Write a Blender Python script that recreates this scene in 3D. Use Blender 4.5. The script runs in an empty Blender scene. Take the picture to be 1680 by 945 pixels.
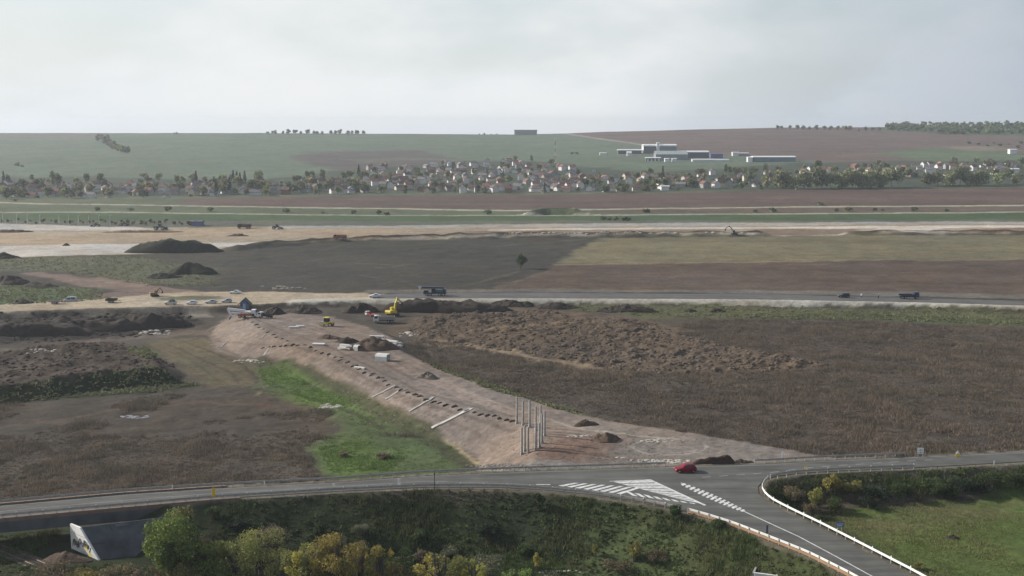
import bpy, bmesh, math, random
import numpy as np
from mathutils import Vector, Matrix
from mathutils.geometry import tessellate_polygon

scene = bpy.context.scene
random.seed(7)
RNG = np.random.default_rng(11)

# ------------------------------------------------------------------ camera
CAM_Z = 70.0
FPX = 1900.0                       # focal length in pixels of the 1680 px wide photograph
PITCH = math.atan((472.5 - 200.0) / FPX)
cam_data = bpy.data.cameras.new("camera")
cam_data.sensor_width = 36.0
cam_data.lens = 36.0 * FPX / 1680.0
cam_data.clip_start = 0.5
cam_data.clip_end = 20000.0
cam = bpy.data.objects.new("camera", cam_data)
scene.collection.objects.link(cam)
cam.location = (0, 0, CAM_Z)
cam.rotation_euler = (math.radians(90) - PITCH, 0, 0)
scene.camera = cam

# ------------------------------------------------------------------ light
SUN_ELEV = math.radians(27)
SUN_DIR = Vector((-0.945, 0.33, 0)).normalized() * math.cos(SUN_ELEV) + Vector((0, 0, math.sin(SUN_ELEV)))
sun_data = bpy.data.lights.new("sun", 'SUN')
sun_data.energy = 5.0
sun_data.angle = math.radians(0.6)
sun_data.color = (1.0, 0.945, 0.865)
sun = bpy.data.objects.new("sun", sun_data)
scene.collection.objects.link(sun)
sun.rotation_euler = SUN_DIR.to_track_quat('Z', 'Y').to_euler()

world = bpy.data.worlds.new("World")
scene.world = world
world.use_nodes = True
wt = world.node_tree
wt.nodes.clear()
def wn(t, **kw):
    n = wt.nodes.new(t)
    for k, v in kw.items():
        setattr(n, k, v)
    return n
sky = wn('ShaderNodeTexSky', sky_type='NISHITA', sun_disc=False, sun_elevation=SUN_ELEV,
         sun_rotation=math.atan2(SUN_DIR.x, SUN_DIR.y), altitude=150.0, air_density=1.0, dust_density=1.6, ozone_density=1.0)
tc = wn('ShaderNodeTexCoord')
sep = wn('ShaderNodeSeparateXYZ')
wt.links.new(tc.outputs['Generated'], sep.inputs[0])
zc = wn('ShaderNodeMath', operation='MAXIMUM'); zc.inputs[1].default_value = 0.0
wt.links.new(sep.outputs['Z'], zc.inputs[0])
za = wn('ShaderNodeMath', operation='ADD'); za.inputs[1].default_value = 0.22
wt.links.new(zc.outputs[0], za.inputs[0])
dx = wn('ShaderNodeMath', operation='DIVIDE'); dy = wn('ShaderNodeMath', operation='DIVIDE')
wt.links.new(sep.outputs['X'], dx.inputs[0]); wt.links.new(za.outputs[0], dx.inputs[1])
wt.links.new(sep.outputs['Y'], dy.inputs[0]); wt.links.new(za.outputs[0], dy.inputs[1])
comb = wn('ShaderNodeCombineXYZ')
wt.links.new(dx.outputs[0], comb.inputs[0]); wt.links.new(dy.outputs[0], comb.inputs[1])
n1 = wn('ShaderNodeTexNoise'); n1.inputs['Scale'].default_value = 5.0; n1.inputs['Detail'].default_value = 9.0
n1.inputs['Roughness'].default_value = 0.5
mp = wn('ShaderNodeMapping'); mp.inputs['Location'].default_value = (3.1, 1.4, 0.0); mp.inputs['Scale'].default_value = (1.0, 1.0, 2.4)
wt.links.new(tc.outputs['Generated'], mp.inputs[0]); wt.links.new(mp.outputs[0], n1.inputs['Vector'])
rampc = wn('ShaderNodeValToRGB')
rampc.color_ramp.elements[0].position = 0.36; rampc.color_ramp.elements[0].color = (0.05, 0.05, 0.05, 1)
rampc.color_ramp.elements[1].position = 0.68; rampc.color_ramp.elements[1].color = (0.50, 0.50, 0.50, 1)
wt.links.new(n1.outputs['Fac'], rampc.inputs[0])
veil = wn('ShaderNodeMixRGB'); veil.inputs[1].default_value = (6.65, 7.1, 7.4, 1); veil.inputs[2].default_value = (7.5, 7.6, 7.6, 1)
cr2 = wn('ShaderNodeValToRGB'); cr2.color_ramp.elements[0].position = 0.34; cr2.color_ramp.elements[1].position = 0.66
cr2.color_ramp.interpolation = 'EASE'
wt.links.new(n1.outputs['Fac'], cr2.inputs[0]); wt.links.new(cr2.outputs[0], veil.inputs[0])
# the veil thickens towards the horizon
hzm = wn('ShaderNodeMath', operation='MULTIPLY'); hzm.inputs[1].default_value = -5.0
wt.links.new(zc.outputs[0], hzm.inputs[0])
hze = wn('ShaderNodeMath', operation='EXPONENT'); wt.links.new(hzm.outputs[0], hze.inputs[0])
hzs = wn('ShaderNodeMath', operation='MULTIPLY_ADD'); hzs.inputs[1].default_value = 0.86; hzs.use_clamp = True
wt.links.new(hze.outputs[0], hzs.inputs[0]); wt.links.new(rampc.outputs[0], hzs.inputs[2])
mixc = wn('ShaderNodeMixRGB')
wt.links.new(hzs.outputs[0], mixc.inputs[0]); wt.links.new(sky.outputs[0], mixc.inputs[1]); wt.links.new(veil.outputs[0], mixc.inputs[2])
# the veil glows towards the sun
sdv = wn('ShaderNodeCombineXYZ'); sdv.inputs[0].default_value, sdv.inputs[1].default_value, sdv.inputs[2].default_value = SUN_DIR
dt = wn('ShaderNodeVectorMath', operation='DOT_PRODUCT'); wt.links.new(tc.outputs['Generated'], dt.inputs[0]); wt.links.new(sdv.outputs[0], dt.inputs[1])
gl = wn('ShaderNodeMapRange'); gl.inputs['From Min'].default_value = -0.12; gl.inputs['From Max'].default_value = 0.30
gl.interpolation_type = 'SMOOTHSTEP'
wt.links.new(dt.outputs['Value'], gl.inputs['Value'])
tn = wn('ShaderNodeMixRGB'); tn.inputs[1].default_value = (0.55, 0.60, 0.68, 1); tn.inputs[2].default_value = (1.0, 1.0, 1.0, 1)
wt.links.new(gl.outputs[0], tn.inputs[0])
vg = wn('ShaderNodeMixRGB', blend_type='MULTIPLY'); vg.inputs[0].default_value = 1.0
wt.links.new(veil.outputs[0], vg.inputs[1]); wt.links.new(tn.outputs[0], vg.inputs[2])
wt.links.new(vg.outputs[0], mixc.inputs[2])
bg = wn('ShaderNodeBackground'); bg.inputs['Strength'].default_value = 0.1
wt.links.new(mixc.outputs[0], bg.inputs['Color'])
wo = wn('ShaderNodeOutputWorld')
wt.links.new(bg.outputs[0], wo.inputs['Surface'])

vs = scene.view_settings
scene.display_settings.display_device = 'sRGB'
vs.view_transform = 'Standard'; vs.look = 'None'; vs.exposure = 0.24; vs.gamma = 1.0
vs.use_curve_mapping = False
scene.render.engine = 'CYCLES'
scene.cycles.max_bounces = 5
scene.cycles.diffuse_bounces = 2
scene.cycles.glossy_bounces = 2
scene.cycles.transmission_bounces = 2
scene.cycles.transparent_max_bounces = 4
scene.cycles.volume_bounces = 0
scene.cycles.use_denoising = True

# ------------------------------------------------------------------ projection helpers
CP, SP = math.cos(PITCH), math.sin(PITCH)
def P(px, py, z=0.0):
    """the point of the place seen at a photograph pixel, on the level z"""
    a = (px - 840.0) / FPX; b = -(py - 472.5) / FPX
    dyy = CP + b * SP; dz = -SP + b * CP
    t = (z - CAM_Z) / dz
    return Vector((a * t, dyy * t, z))
def proj(x, y, z):
    """pixel of a point (arrays allowed)"""
    t = y * CP - (z - CAM_Z) * SP
    b = (y * SP + (z - CAM_Z) * CP) / t
    return 840.0 + FPX * x / t, 472.5 - FPX * b
def depth(x, y, z=0.0):
    return y * CP - (z - CAM_Z) * SP

# ------------------------------------------------------------------ numpy noise and polygons
def _hash(ix, iy, seed):
    h = (ix.astype(np.int64) * 374761393 + iy.astype(np.int64) * 668265263 + seed * 1442695041) & 0x7fffffff
    h = ((h ^ (h >> 13)) * 1274126177) & 0x7fffffff
    return ((h ^ (h >> 16)) & 0xffff) / 65535.0
def vnoise(x, y, seed=0):
    ix = np.floor(x); iy = np.floor(y); fx = x - ix; fy = y - iy
    fx = fx * fx * (3 - 2 * fx); fy = fy * fy * (3 - 2 * fy)
    a = _hash(ix, iy, seed); b = _hash(ix + 1, iy, seed); c = _hash(ix, iy + 1, seed); d = _hash(ix + 1, iy + 1, seed)
    return (a + (b - a) * fx) * (1 - fy) + (c + (d - c) * fx) * fy
def fbm(x, y, scale, octs=4, seed=0, gain=0.5):
    """about -1..1; scale in metres"""
    x = np.asarray(x, float) / scale; y = np.asarray(y, float) / scale
    s = np.zeros_like(x); a = 1.0; tot = 0.0
    for i in range(octs):
        ang = 0.6 * i + 0.3
        xr = x * math.cos(ang) - y * math.sin(ang); yr = x * math.sin(ang) + y * math.cos(ang)
        s += a * (vnoise(xr + 17.3 * i, yr - 9.1 * i, seed + i) * 2 - 1); tot += a
        a *= gain; x = x * 2.03; y = y * 2.03
    return s / tot * 1.5
def sstep(a, b, v):
    t = np.clip((v - a) / (b - a), 0, 1)
    return t * t * (3 - 2 * t)
def seg_dist(x, y, ax, ay, bx, by):
    vx, vy = bx - ax, by - ay
    L = vx * vx + vy * vy + 1e-12
    t = np.clip(((x - ax) * vx + (y - ay) * vy) / L, 0, 1)
    return np.hypot(x - ax - t * vx, y - ay - t * vy), t
def sd_poly(x, y, poly):
    """signed distance, negative inside"""
    d = np.full(np.shape(x), 1e9); ins = np.zeros(np.shape(x), bool)
    n = len(poly)
    for i in range(n):
        ax, ay = poly[i][0], poly[i][1]; bx, by = poly[(i + 1) % n][0], poly[(i + 1) % n][1]
        d = np.minimum(d, seg_dist(x, y, ax, ay, bx, by)[0])
        c = ((ay > y) != (by > y)) & (x < (bx - ax) * (y - ay) / ((by - ay) if by != ay else 1e-9) + ax)
        ins ^= c
    return np.where(ins, -d, d)
def d_line(x, y, pts):
    d = np.full(np.shape(x), 1e9)
    for i in range(len(pts) - 1):
        d = np.minimum(d, seg_dist(x, y, pts[i][0], pts[i][1], pts[i + 1][0], pts[i + 1][1])[0])
    return d
def s2l(c):
    c = np.asarray(c, float) / 255.0
    return np.where(c <= 0.04045, c / 12.92, ((c + 0.055) / 1.055) ** 2.4)

# ------------------------------------------------------------------ materials
MATS = {}
def mat(name, rgb, rough=0.8, metal=0.0, var=0.12, scale=3.0, bump=0.0, attr=False, spec=0.3):
    """procedural material: base colour (linear) x object-space noise, optional colour attribute"""
    if name in MATS:
        return MATS[name]
    m = bpy.data.materials.new(name); m.use_nodes = True
    nt = m.node_tree; b = nt.nodes['Principled BSDF']
    b.inputs['Roughness'].default_value = rough; b.inputs['Metallic'].default_value = metal
    b.inputs['Specular IOR Level'].default_value = spec
    tcn = nt.nodes.new('ShaderNodeTexCoord')
    no = nt.nodes.new('ShaderNodeTexNoise'); no.inputs['Scale'].default_value = scale; no.inputs['Detail'].default_value = 5.0
    nt.links.new(tcn.outputs['Object'], no.inputs['Vector'])
    mr = nt.nodes.new('ShaderNodeMapRange')
    mr.inputs['From Min'].default_value = 0.25; mr.inputs['From Max'].default_value = 0.75
    mr.inputs['To Min'].default_value = 1 - var; mr.inputs['To Max'].default_value = 1 + var
    nt.links.new(no.outputs['Fac'], mr.inputs['Value'])
    mx = nt.nodes.new('ShaderNodeMixRGB'); mx.blend_type = 'MULTIPLY'; mx.inputs[0].default_value = 1.0
    if attr:
        at_ = nt.nodes.new('ShaderNodeVertexColor'); at_.layer_name = 'Col'
        nt.links.new(at_.outputs['Color'], mx.inputs[1])
    else:
        mx.inputs[1].default_value = (*rgb, 1)
    nt.links.new(mr.outputs[0], mx.inputs[2])
    nt.links.new(mx.outputs[0], b.inputs['Base Color'])
    if bump:
        bp = nt.nodes.new('ShaderNodeBump'); bp.inputs['Strength'].default_value = 1.0; bp.inputs['Distance'].default_value = bump
        no2 = nt.nodes.new('ShaderNodeTexNoise'); no2.inputs['Scale'].default_value = scale * 2.5; no2.inputs['Detail'].default_value = 6.0
        nt.links.new(tcn.outputs['Object'], no2.inputs['Vector'])
        nt.links.new(no2.outputs['Fac'], bp.inputs['Height']); nt.links.new(bp.outputs[0], b.inputs['Normal'])
    MATS[name] = m
    return m
def leaf_mat(name, transl=0.25):
    """leaves: colour attribute, a little light shining through"""
    if name in MATS:
        return MATS[name]
    m = bpy.data.materials.new(name); m.use_nodes = True
    nt = m.node_tree; b = nt.nodes['Principled BSDF']
    b.inputs['Roughness'].default_value = 0.75; b.inputs['Specular IOR Level'].default_value = 0.2
    a = nt.nodes.new('ShaderNodeVertexColor'); a.layer_name = 'Col'
    oi = nt.nodes.new('ShaderNodeObjectInfo')
    mr = nt.nodes.new('ShaderNodeMapRange'); mr.inputs['To Min'].default_value = 0.75; mr.inputs['To Max'].default_value = 1.25
    nt.links.new(oi.outputs['Random'], mr.inputs['Value'])
    hsv = nt.nodes.new('ShaderNodeHueSaturation')
    mh = nt.nodes.new('ShaderNodeMapRange'); mh.inputs['To Min'].default_value = 0.49; mh.inputs['To Max'].default_value = 0.515
    nt.links.new(oi.outputs['Random'], mh.inputs['Value'])
    nt.links.new(mh.outputs[0], hsv.inputs['Hue']); nt.links.new(mr.outputs[0], hsv.inputs['Value'])
    nt.links.new(a.outputs['Color'], hsv.inputs['Color'])
    nt.links.new(hsv.outputs[0], b.inputs['Base Color'])
    tr = nt.nodes.new('ShaderNodeBsdfTranslucent'); nt.links.new(hsv.outputs[0], tr.inputs['Color'])
    mx = nt.nodes.new('ShaderNodeMixShader'); mx.inputs[0].default_value = transl
    out = nt.nodes['Material Output']
    nt.links.new(b.outputs[0], mx.inputs[1]); nt.links.new(tr.outputs[0], mx.inputs[2]); nt.links.new(mx.outputs[0], out.inputs['Surface'])
    MATS[name] = m
    return m

# ------------------------------------------------------------------ object helpers
COL = scene.collection
def mesh_np(name, V, F, mats, cols=None, smooth=False, fmat=None):
    """V (n,3), F list/array of quads or tris"""
    me = bpy.data.meshes.new(name)
    V = np.asarray(V, np.float32)
    if isinstance(F, np.ndarray):
        nf, k = F.shape
        me.vertices.add(len(V)); me.vertices.foreach_set('co', V.ravel())
        me.loops.add(nf * k); me.loops.foreach_set('vertex_index', F.astype(np.int32).ravel())
        me.polygons.add(nf); me.polygons.foreach_set('loop_start', np.arange(0, nf * k, k, dtype=np.int32))
        me.update(calc_edges=True)
    else:
        me.from_pydata([tuple(v) for v in V], [], F); me.update()
    if cols is not None:
        ca = me.color_attributes.new('Col', 'FLOAT_COLOR', 'POINT')
        c4 = np.ones((len(V), 4), np.float32); c4[:, :3] = cols
        ca.data.foreach_set('color', c4.ravel())
    for m in (mats if isinstance(mats, (list, tuple)) else [mats]):
        me.materials.append(m)
    if fmat is not None:
        me.polygons.foreach_set('material_index', np.asarray(fmat, np.int32))
    if smooth:
        me.polygons.foreach_set('use_smooth', np.ones(len(me.polygons), bool))
    return me
def link(name, data, parent=None, loc=None, rz=None, scale=None):
    o = bpy.data.objects.new(name, data); COL.objects.link(o)
    if parent is not None: o.parent = parent
    if loc is not None: o.location = loc
    if rz is not None: o.rotation_euler = (0, 0, rz)
    if scale is not None: o.scale = scale if not isinstance(scale, (int, float)) else (scale,) * 3
    return o
def tag(o, label, cat=None, group=None, kind=None):
    o['label'] = label
    if cat: o['category'] = cat
    if group: o['group'] = group
    if kind: o['kind'] = kind
    return o
def thing(name, label, cat, loc=(0, 0, 0), rz=0.0, group=None, scale=None):
    o = link(name, None, None, loc, rz, scale)
    o.empty_display_size = 0.2
    return tag(o, label, cat, group)
def dup(root, loc, rz, label, group=None, scale=None):
    r = root.copy(); COL.objects.link(r); r.location = loc; r.rotation_euler = (0, 0, rz)
    r['label'] = label
    if group: r['group'] = group
    if scale is not None: r.scale = (scale,) * 3 if isinstance(scale, (int, float)) else scale
    for ch in list(root.children):
        c = ch.copy(); COL.objects.link(c); c.parent = r
        for g in list(ch.children):
            d = g.copy(); COL.objects.link(d); d.parent = c
    return r
class MB:
    """collects simple solids into one mesh"""
    def __init__(s): s.v = []; s.f = []; s.m = []
    def add(s, vs, fs, mi=0):
        o = len(s.v); s.v += [tuple(v) for v in vs]; s.f += [tuple(i + o for i in f) for f in fs]; s.m += [mi] * len(fs); return s
    def box(s, x0, x1, y0, y1, z0, z1, mi=0, bev=0.0, taper=(1, 1)):
        cx, cy = (x0 + x1) / 2, (y0 + y1) / 2
        tx, ty = taper
        if bev <= 0:
            vs = [(x0, y0, z0), (x1, y0, z0), (x1, y1, z0), (x0, y1, z0)]
            vs += [(cx + (v[0] - cx) * tx, cy + (v[1] - cy) * ty, z1) for v in vs]
            return s.add(vs, [(3, 2, 1, 0), (4, 5, 6, 7), (0, 1, 5, 4), (1, 2, 6, 5), (2, 3, 7, 6), (3, 0, 4, 7)], mi)
        rings = []
        for (z, i, k) in ((z0, bev, 0), (z0 + bev, 0, 0), (z1 - bev, 0, 1), (z1, bev, 1)):
            kx = 1 + (tx - 1) * k; ky = 1 + (ty - 1) * k
            hx = (x1 - x0) / 2 * kx - i; hy = (y1 - y0) / 2 * ky - i; b = bev
            rings.append([(cx - hx + b, cy - hy, z), (cx + hx - b, cy - hy, z), (cx + hx, cy - hy + b, z), (cx + hx, cy + hy - b, z),
                          (cx + hx - b, cy + hy, z), (cx - hx + b, cy + hy, z), (cx - hx, cy + hy - b, z), (cx - hx, cy - hy + b, z)])
        vs = [v for r in rings for v in r]; fs = [tuple(range(7, -1, -1)), tuple(range(24, 32))]
        for r in range(3):
            for i in range(8):
                j = (i + 1) % 8; fs.append((r * 8 + i, r * 8 + j, r * 8 + 8 + j, r * 8 + 8 + i))
        return s.add(vs, fs, mi)
    def bar(s, a, b, w, h=None, mi=0):
        """square bar between two points"""
        a = Vector(a); b = Vector(b); d = (b - a).normalized()
        up = Vector((0, 0, 1)) if abs(d.z) < 0.95 else Vector((1, 0, 0))
        r = d.cross(up).normalized() * (w / 2); u = r.cross(d).normalized() * ((h or w) / 2)
        vs = [a - r - u, a + r - u, a + r + u, a - r + u, b - r - u, b + r - u, b + r + u, b - r + u]
        return s.add(vs, [(3, 2, 1, 0), (4, 5, 6, 7), (0, 1, 5, 4), (1, 2, 6, 5), (2, 3, 7, 6), (3, 0, 4, 7)], mi)
    def tube(s, pts, rad, n=8, mi=0):
        pts = [Vector(p) for p in pts]; rads = rad if isinstance(rad, (list, tuple)) else [rad] * len(pts)
        vs = []; fs = []
        for i, p in enumerate(pts):
            d = (pts[min(i + 1, len(pts) - 1)] - pts[max(i - 1, 0)]).normalized()
            up = Vector((0, 0, 1)) if abs(d.z) < 0.9 else Vector((1, 0, 0))
            r = d.cross(up).normalized(); u = r.cross(d)
            for k in range(n):
                a = 2 * math.pi * k / n
                vs.append(p + (r * math.cos(a) + u * math.sin(a)) * rads[i])
        for i in range(len(pts) - 1):
            for k in range(n):
                j = (k + 1) % n; fs.append((i * n + k, i * n + j, (i + 1) * n + j, (i + 1) * n + k))
        fs.append(tuple(range(n - 1, -1, -1))); L = (len(pts) - 1) * n; fs.append(tuple(range(L, L + n)))
        return s.add(vs, fs, mi)
    def prism(s, prof, y0, y1, mi=0):
        """side outline (x,z) extruded along y"""
        n = len(prof)
        vs = [(x, y0, z) for x, z in prof] + [(x, y1, z) for x, z in prof]
        fs = [tuple(range(n)), tuple(range(2 * n - 1, n - 1, -1))] + [(i, i + n, (i + 1) % n + n, (i + 1) % n) for i in range(n)]
        return s.add(vs, fs, mi)
    def wheel(s, x, y, z, r, w, mi=0):
        """tyre of width w centred at x,y,z, axis along y"""
        prof = [(-w / 2, r * 0.62), (-w / 2, r * 0.92), (-w * 0.34, r), (w * 0.34, r), (w / 2, r * 0.92), (w / 2, r * 0.62)]
        n = 14; vs = []; fs = []
        for yy, rr in prof:
            for k in range(n):
                a = 2 * math.pi * k / n; vs.append((x + rr * math.cos(a), y + yy, z + rr * math.sin(a)))
        for i in range(len(prof)):
            i2 = (i + 1) % len(prof)
            for k in range(n):
                j = (k + 1) % n; fs.append((i * n + k, i2 * n + k, i2 * n + j, i * n + j))
        return s.add(vs, fs, mi)
    def disc(s, x, y, z, r, w, mi=0, n=12):
        """rim: short cylinder, axis along y"""
        vs = []; fs = []
        for yy in (-w / 2, w / 2):
            for k in range(n):
                a = 2 * math.pi * k / n; vs.append((x + r * math.cos(a), y + yy, z + r * math.sin(a)))
        for k in range(n):
            j = (k + 1) % n; fs.append((k, j, n + j, n + k))
        fs.append(tuple(range(n - 1, -1, -1))); fs.append(tuple(range(n, 2 * n)))
        return s.add(vs, fs, mi)
    def mesh(s, name, mats, smooth=False):
        me = bpy.data.meshes.new(name); me.from_pydata(s.v, [], s.f)
        ml = mats if isinstance(mats, (list, tuple)) else [mats]
        for m in ml: me.materials.append(m)
        if len(ml) > 1: me.polygons.foreach_set('material_index', np.asarray(s.m, np.int32))
        if smooth: me.polygons.foreach_set('use_smooth', np.ones(len(me.polygons), bool))
        me.update()
        bm_ = bmesh.new(); bm_.from_mesh(me); bmesh.ops.recalc_face_normals(bm_, faces=bm_.faces); bm_.to_mesh(me); bm_.free()
        return me
    def build(s, name, mats, parent=None, smooth=False):
        return link(name, s.mesh(name, mats, smooth), parent)
# ------------------------------------------------------------------ large structure: outlines of roads and earthworks
ROAD_Z = 7.0
FAR_EDGE = [(-260, 851), (0, 829), (200, 811), (351, 801), (548, 791), (700, 780), (840, 774), (1000, 769), (1122, 765), (1260, 761), (1340, 756), (1500, 749), (1680, 741), (1950, 729)]
NEAR_LEFT = [(-260, 874), (0, 849), (200, 831), (351, 818), (548, 806), (700, 799), (820, 799), (900, 804), (980, 812), (1060, 824), (1140, 841), (1200, 859), (1270, 886), (1330, 910), (1400, 945), (1560, 1036)]
RAMP_RIGHT = [(1700, 1062), (1580, 992), (1490, 942), (1400, 895), (1340, 864), (1290, 840), (1258, 823), (1245, 810), (1243, 799), (1252, 788), (1272, 781), (1310, 776), (1380, 772), (1500, 767), (1680, 757), (1950, 744)]
def P2(pts, z): return [tuple(P(a, b, z)) for a, b in pts]
FE = P2(FAR_EDGE, ROAD_Z); NL = P2(NEAR_LEFT, ROAD_Z); RR = P2(RAMP_RIGHT, ROAD_Z)
ROAD_POLY = FE + RR[::-1] + NL[::-1]
# the part of the road that lies on the earth bank (left of it runs the bridge)
def cut_left(pts, x0):
    out = []
    for i, p in enumerate(pts):
        if p[0] >= x0:
            if i and not out:
                q = pts[i - 1]; t = (x0 - q[0]) / (p[0] - q[0]); out.append(tuple(q[k] + (p[k] - q[k]) * t for k in range(3)))
            out.append(p)
    return out
BANK_X = -57.0
BANK_POLY = cut_left(FE, BANK_X) + RR[::-1] + cut_left(NL, BANK_X)[::-1]
# bare gravel platform of the new slip road, top level
EMB_TOP_Z = 6.2
EMB_PX = [(396, 517), (432, 540), (470, 562), (520, 574), (560, 590), (600, 610), (650, 637), (700, 656), (760, 671), (805, 683), (850, 694), (872, 712), (880, 745), (860, 780),
          (1000, 785), (1180, 775), (1360, 762), (1400, 756), (1340, 748), (1200, 723), (1100, 707), (1000, 692), (930, 676), (880, 660), (800, 637), (740, 613), (690, 594), (655, 574), (640, 553), (600, 536), (545, 522), (480, 514), (430, 512)]
EMB = P2(EMB_PX, EMB_TOP_Z)
# second road across the valley
R2_Z = 4.0
R2_FAR = [(-200, 506), (0, 500), (120, 495), (250, 484), (330, 480), (420, 481), (600, 482), (840, 479), (1100, 481), (1260, 482), (1380, 485), (1500, 488), (1680, 493), (1950, 501)]
R2_NEAR = [(-200, 519), (0, 511), (150, 506), (300, 502), (400, 500), (470, 496), (600, 491), (840, 490), (1100, 491), (1260, 492), (1380, 494), (1500, 496), (1680, 502), (1950, 510)]
R2 = P2(R2_FAR, R2_Z) + P2(R2_NEAR, R2_Z)[::-1]
# raised stock of dug soil on the left
PLAT = P2([(-160, 600), (0, 578), (70, 568), (190, 560), (235, 575), (272, 597), (262, 606), (150, 616), (60, 628), (0, 636), (-160, 665)], 5.0)
CREST = [(-600, 40.0), (0, 44.0), (430, 44.0), (850, 40.5), (900, 42.0), (1000, 47.0), (1270, 56.0), (1440, 57.0), (1680, 60.0), (2300, 62.0)]
CREST_T = np.array([(c[0] - 840) / FPX for c in CREST]); CREST_Z = np.array([c[1] for c in CREST])
BERM_A = P2([(395, 409), (470, 402), (560, 396), (700, 391), (850, 388), (1000, 387), (1240, 386)], 1.5)
BERM_B = P2([(1395, 386), (1480, 384), (1600, 383), (1690, 384), (1800, 384)], 1.5)
OVER = P2([(865, 352), (895, 350), (930, 350), (968, 352)], 1.5)

def terrain(x, y, detail=0):
    """ground level; detail 1 adds the lumps"""
    x = np.asarray(x, float); y = np.asarray(y, float)
    z = 1.5 + 0.35 * fbm(x, y, 60, 2, 3)
    front = sstep(214, 196, y)
    z = (z + 1.6 * sstep(34, 52, x) * sstep(214, 206, y)) * (1 - front) + (1.7 * sstep(-48, -62, x) + 3.2 * sstep(34, 52, x) * sstep(150, 160, y) + 0.2 * fbm(x, y, 25, 2, 5)) * front
    # rolling hill behind the village
    zc_ = np.interp(x / np.maximum(y, 1), CREST_T, CREST_Z)
    t = np.clip((y - 1120) / (2600 - 1120), 0, 1)
    hill = zc_ * (t ** 1.25) + 1.6 * fbm(x, y, 420, 2, 8) * np.clip(t * 4, 0, 1) * np.clip((1 - t) * 4, 0, 1)
    hill = np.where(y > 2600, zc_ - (y - 2600) * 0.012, hill)
    z = z + np.where(y > 1120, hill, 0)
    near = y < 330
    if near.any():
        xn, yn = x[near], y[near]
        d = np.maximum(sd_poly(xn, yn, BANK_POLY), 0)
        bank = 6.9 - np.maximum(d - 1.3, 0) / 1.75
        w = np.clip(d / 6, 0, 1) * (bank > z[near] - 1)
        bank = bank + 0.45 * fbm(xn, yn, 6, 3, 21) * w * detail
        zn = np.maximum(z[near], bank)
        z[near] = zn
    mid = (y > 205) & (y < 480) & (np.abs(x) < 260)
    if mid.any():
        xm, ym = x[mid], y[mid]
        d = np.maximum(sd_poly(xm, ym, EMB), 0)
        e = EMB_TOP_Z - d / 2.3 + detail * (0.10 * fbm(xm, ym, 4, 3, 31) + 0.12 * fbm(xm, ym, 14, 2, 32))
        inr = sd_poly(xm, ym, BANK_POLY) if (ym < 260).any() else np.full(xm.shape, 99.0)
        zm = z[mid]
        z[mid] = np.where(inr < 1.4, np.maximum(zm, np.minimum(e, 6.9)), np.maximum(zm, e))
        d = sd_poly(xm, ym, PLAT)
        p = 5.0 - np.maximum(d + 1.5, 0) / 1.9 + detail * np.where(d < 1, 1, 0.35) * (0.75 * fbm(xm, ym, 4.5, 3, 41) + 0.3 * fbm(xm, ym, 14, 2, 42))
        z[mid] = np.maximum(z[mid], p)
    m2 = (y > 330) & (y < 520)
    if m2.any():
        xm, ym = x[m2], y[m2]
        d = np.maximum(sd_poly(xm, ym, R2), 0)
        z[m2] = np.maximum(z[m2], R2_Z - d / 1.5)
    m3 = (y > 540) & (y < 820)
    if m3.any():
        xm, ym = x[m3], y[m3]
        for line, h, w in ((BERM_A, 2.6, 4.5), (BERM_B, 2.4, 5.0)):
            d = d_line(xm, ym, line)
            z[m3] = np.maximum(z[m3], 1.5 + h * (1 + 0.25 * detail * fbm(xm, ym, 9, 2, 51)) - np.maximum(d - 1.5, 0) * h / w * 0.6)
    m4 = (y > 800) & (y < 1000) & (np.abs(x) < 120)
    if m4.any():
        xm, ym = x[m4], y[m4]
        d = d_line(xm, ym, OVER)
        xc = (OVER[1][0] + OVER[2][0]) / 2
        h = np.clip((30 - np.abs(xm - xc)) / 16, 0, 1) * 4.2
        z[m4] = np.maximum(z[m4], 1.5 + h - np.maximum(d - 2.2, 0) / 1.0)
    return z

def G(pxs):
    """photograph pixels -> points on the ground"""
    A = np.atleast_2d(np.asarray(pxs, float))
    a = (A[:, 0] - 840) / FPX; b = -(A[:, 1] - 472.5) / FPX
    dyy = CP + b * SP; dz = -SP + b * CP
    ts = 110 * 1.006 ** np.arange(0, 545)
    ts = ts[ts < 2720]
    lo = np.full(len(A), 110.0); hi = np.full(len(A), 2640.0); done = np.zeros(len(A), bool)
    TT = ts[None, :] * np.ones((len(A), 1))
    X = a[:, None] * TT; Y = dyy[:, None] * TT; Z = CAM_Z + dz[:, None] * TT
    below = (Z <= terrain(X.ravel(), Y.ravel()).reshape(X.shape)) & (Y < 2620)
    k = below.argmax(1); ok = below.any(1)
    hi = np.where(ok, ts[k], 2625 / dyy); lo = np.where(ok, ts[np.maximum(k - 1, 0)], 2625 / dyy)
    for _ in range(14):
        m = (lo + hi) / 2
        bl = CAM_Z + dz * m <= terrain(a * m, dyy * m)
        hi = np.where(bl, m, hi); lo = np.where(bl, lo, m)
    t = (lo + hi) / 2
    x = a * t; y = dyy * t
    return np.stack([x, y, terrain(x, y)], 1)
def G1(px, py): return Vector(G([(px, py)])[0])

# ------------------------------------------------------------------ ground: one height field, split into the fields and earthworks of the valley
K = 0.62          # photograph value -> base colour of sunlit ground
def C(r, g, b, k=1.0): return s2l((r, g, b)) * K * k
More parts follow.
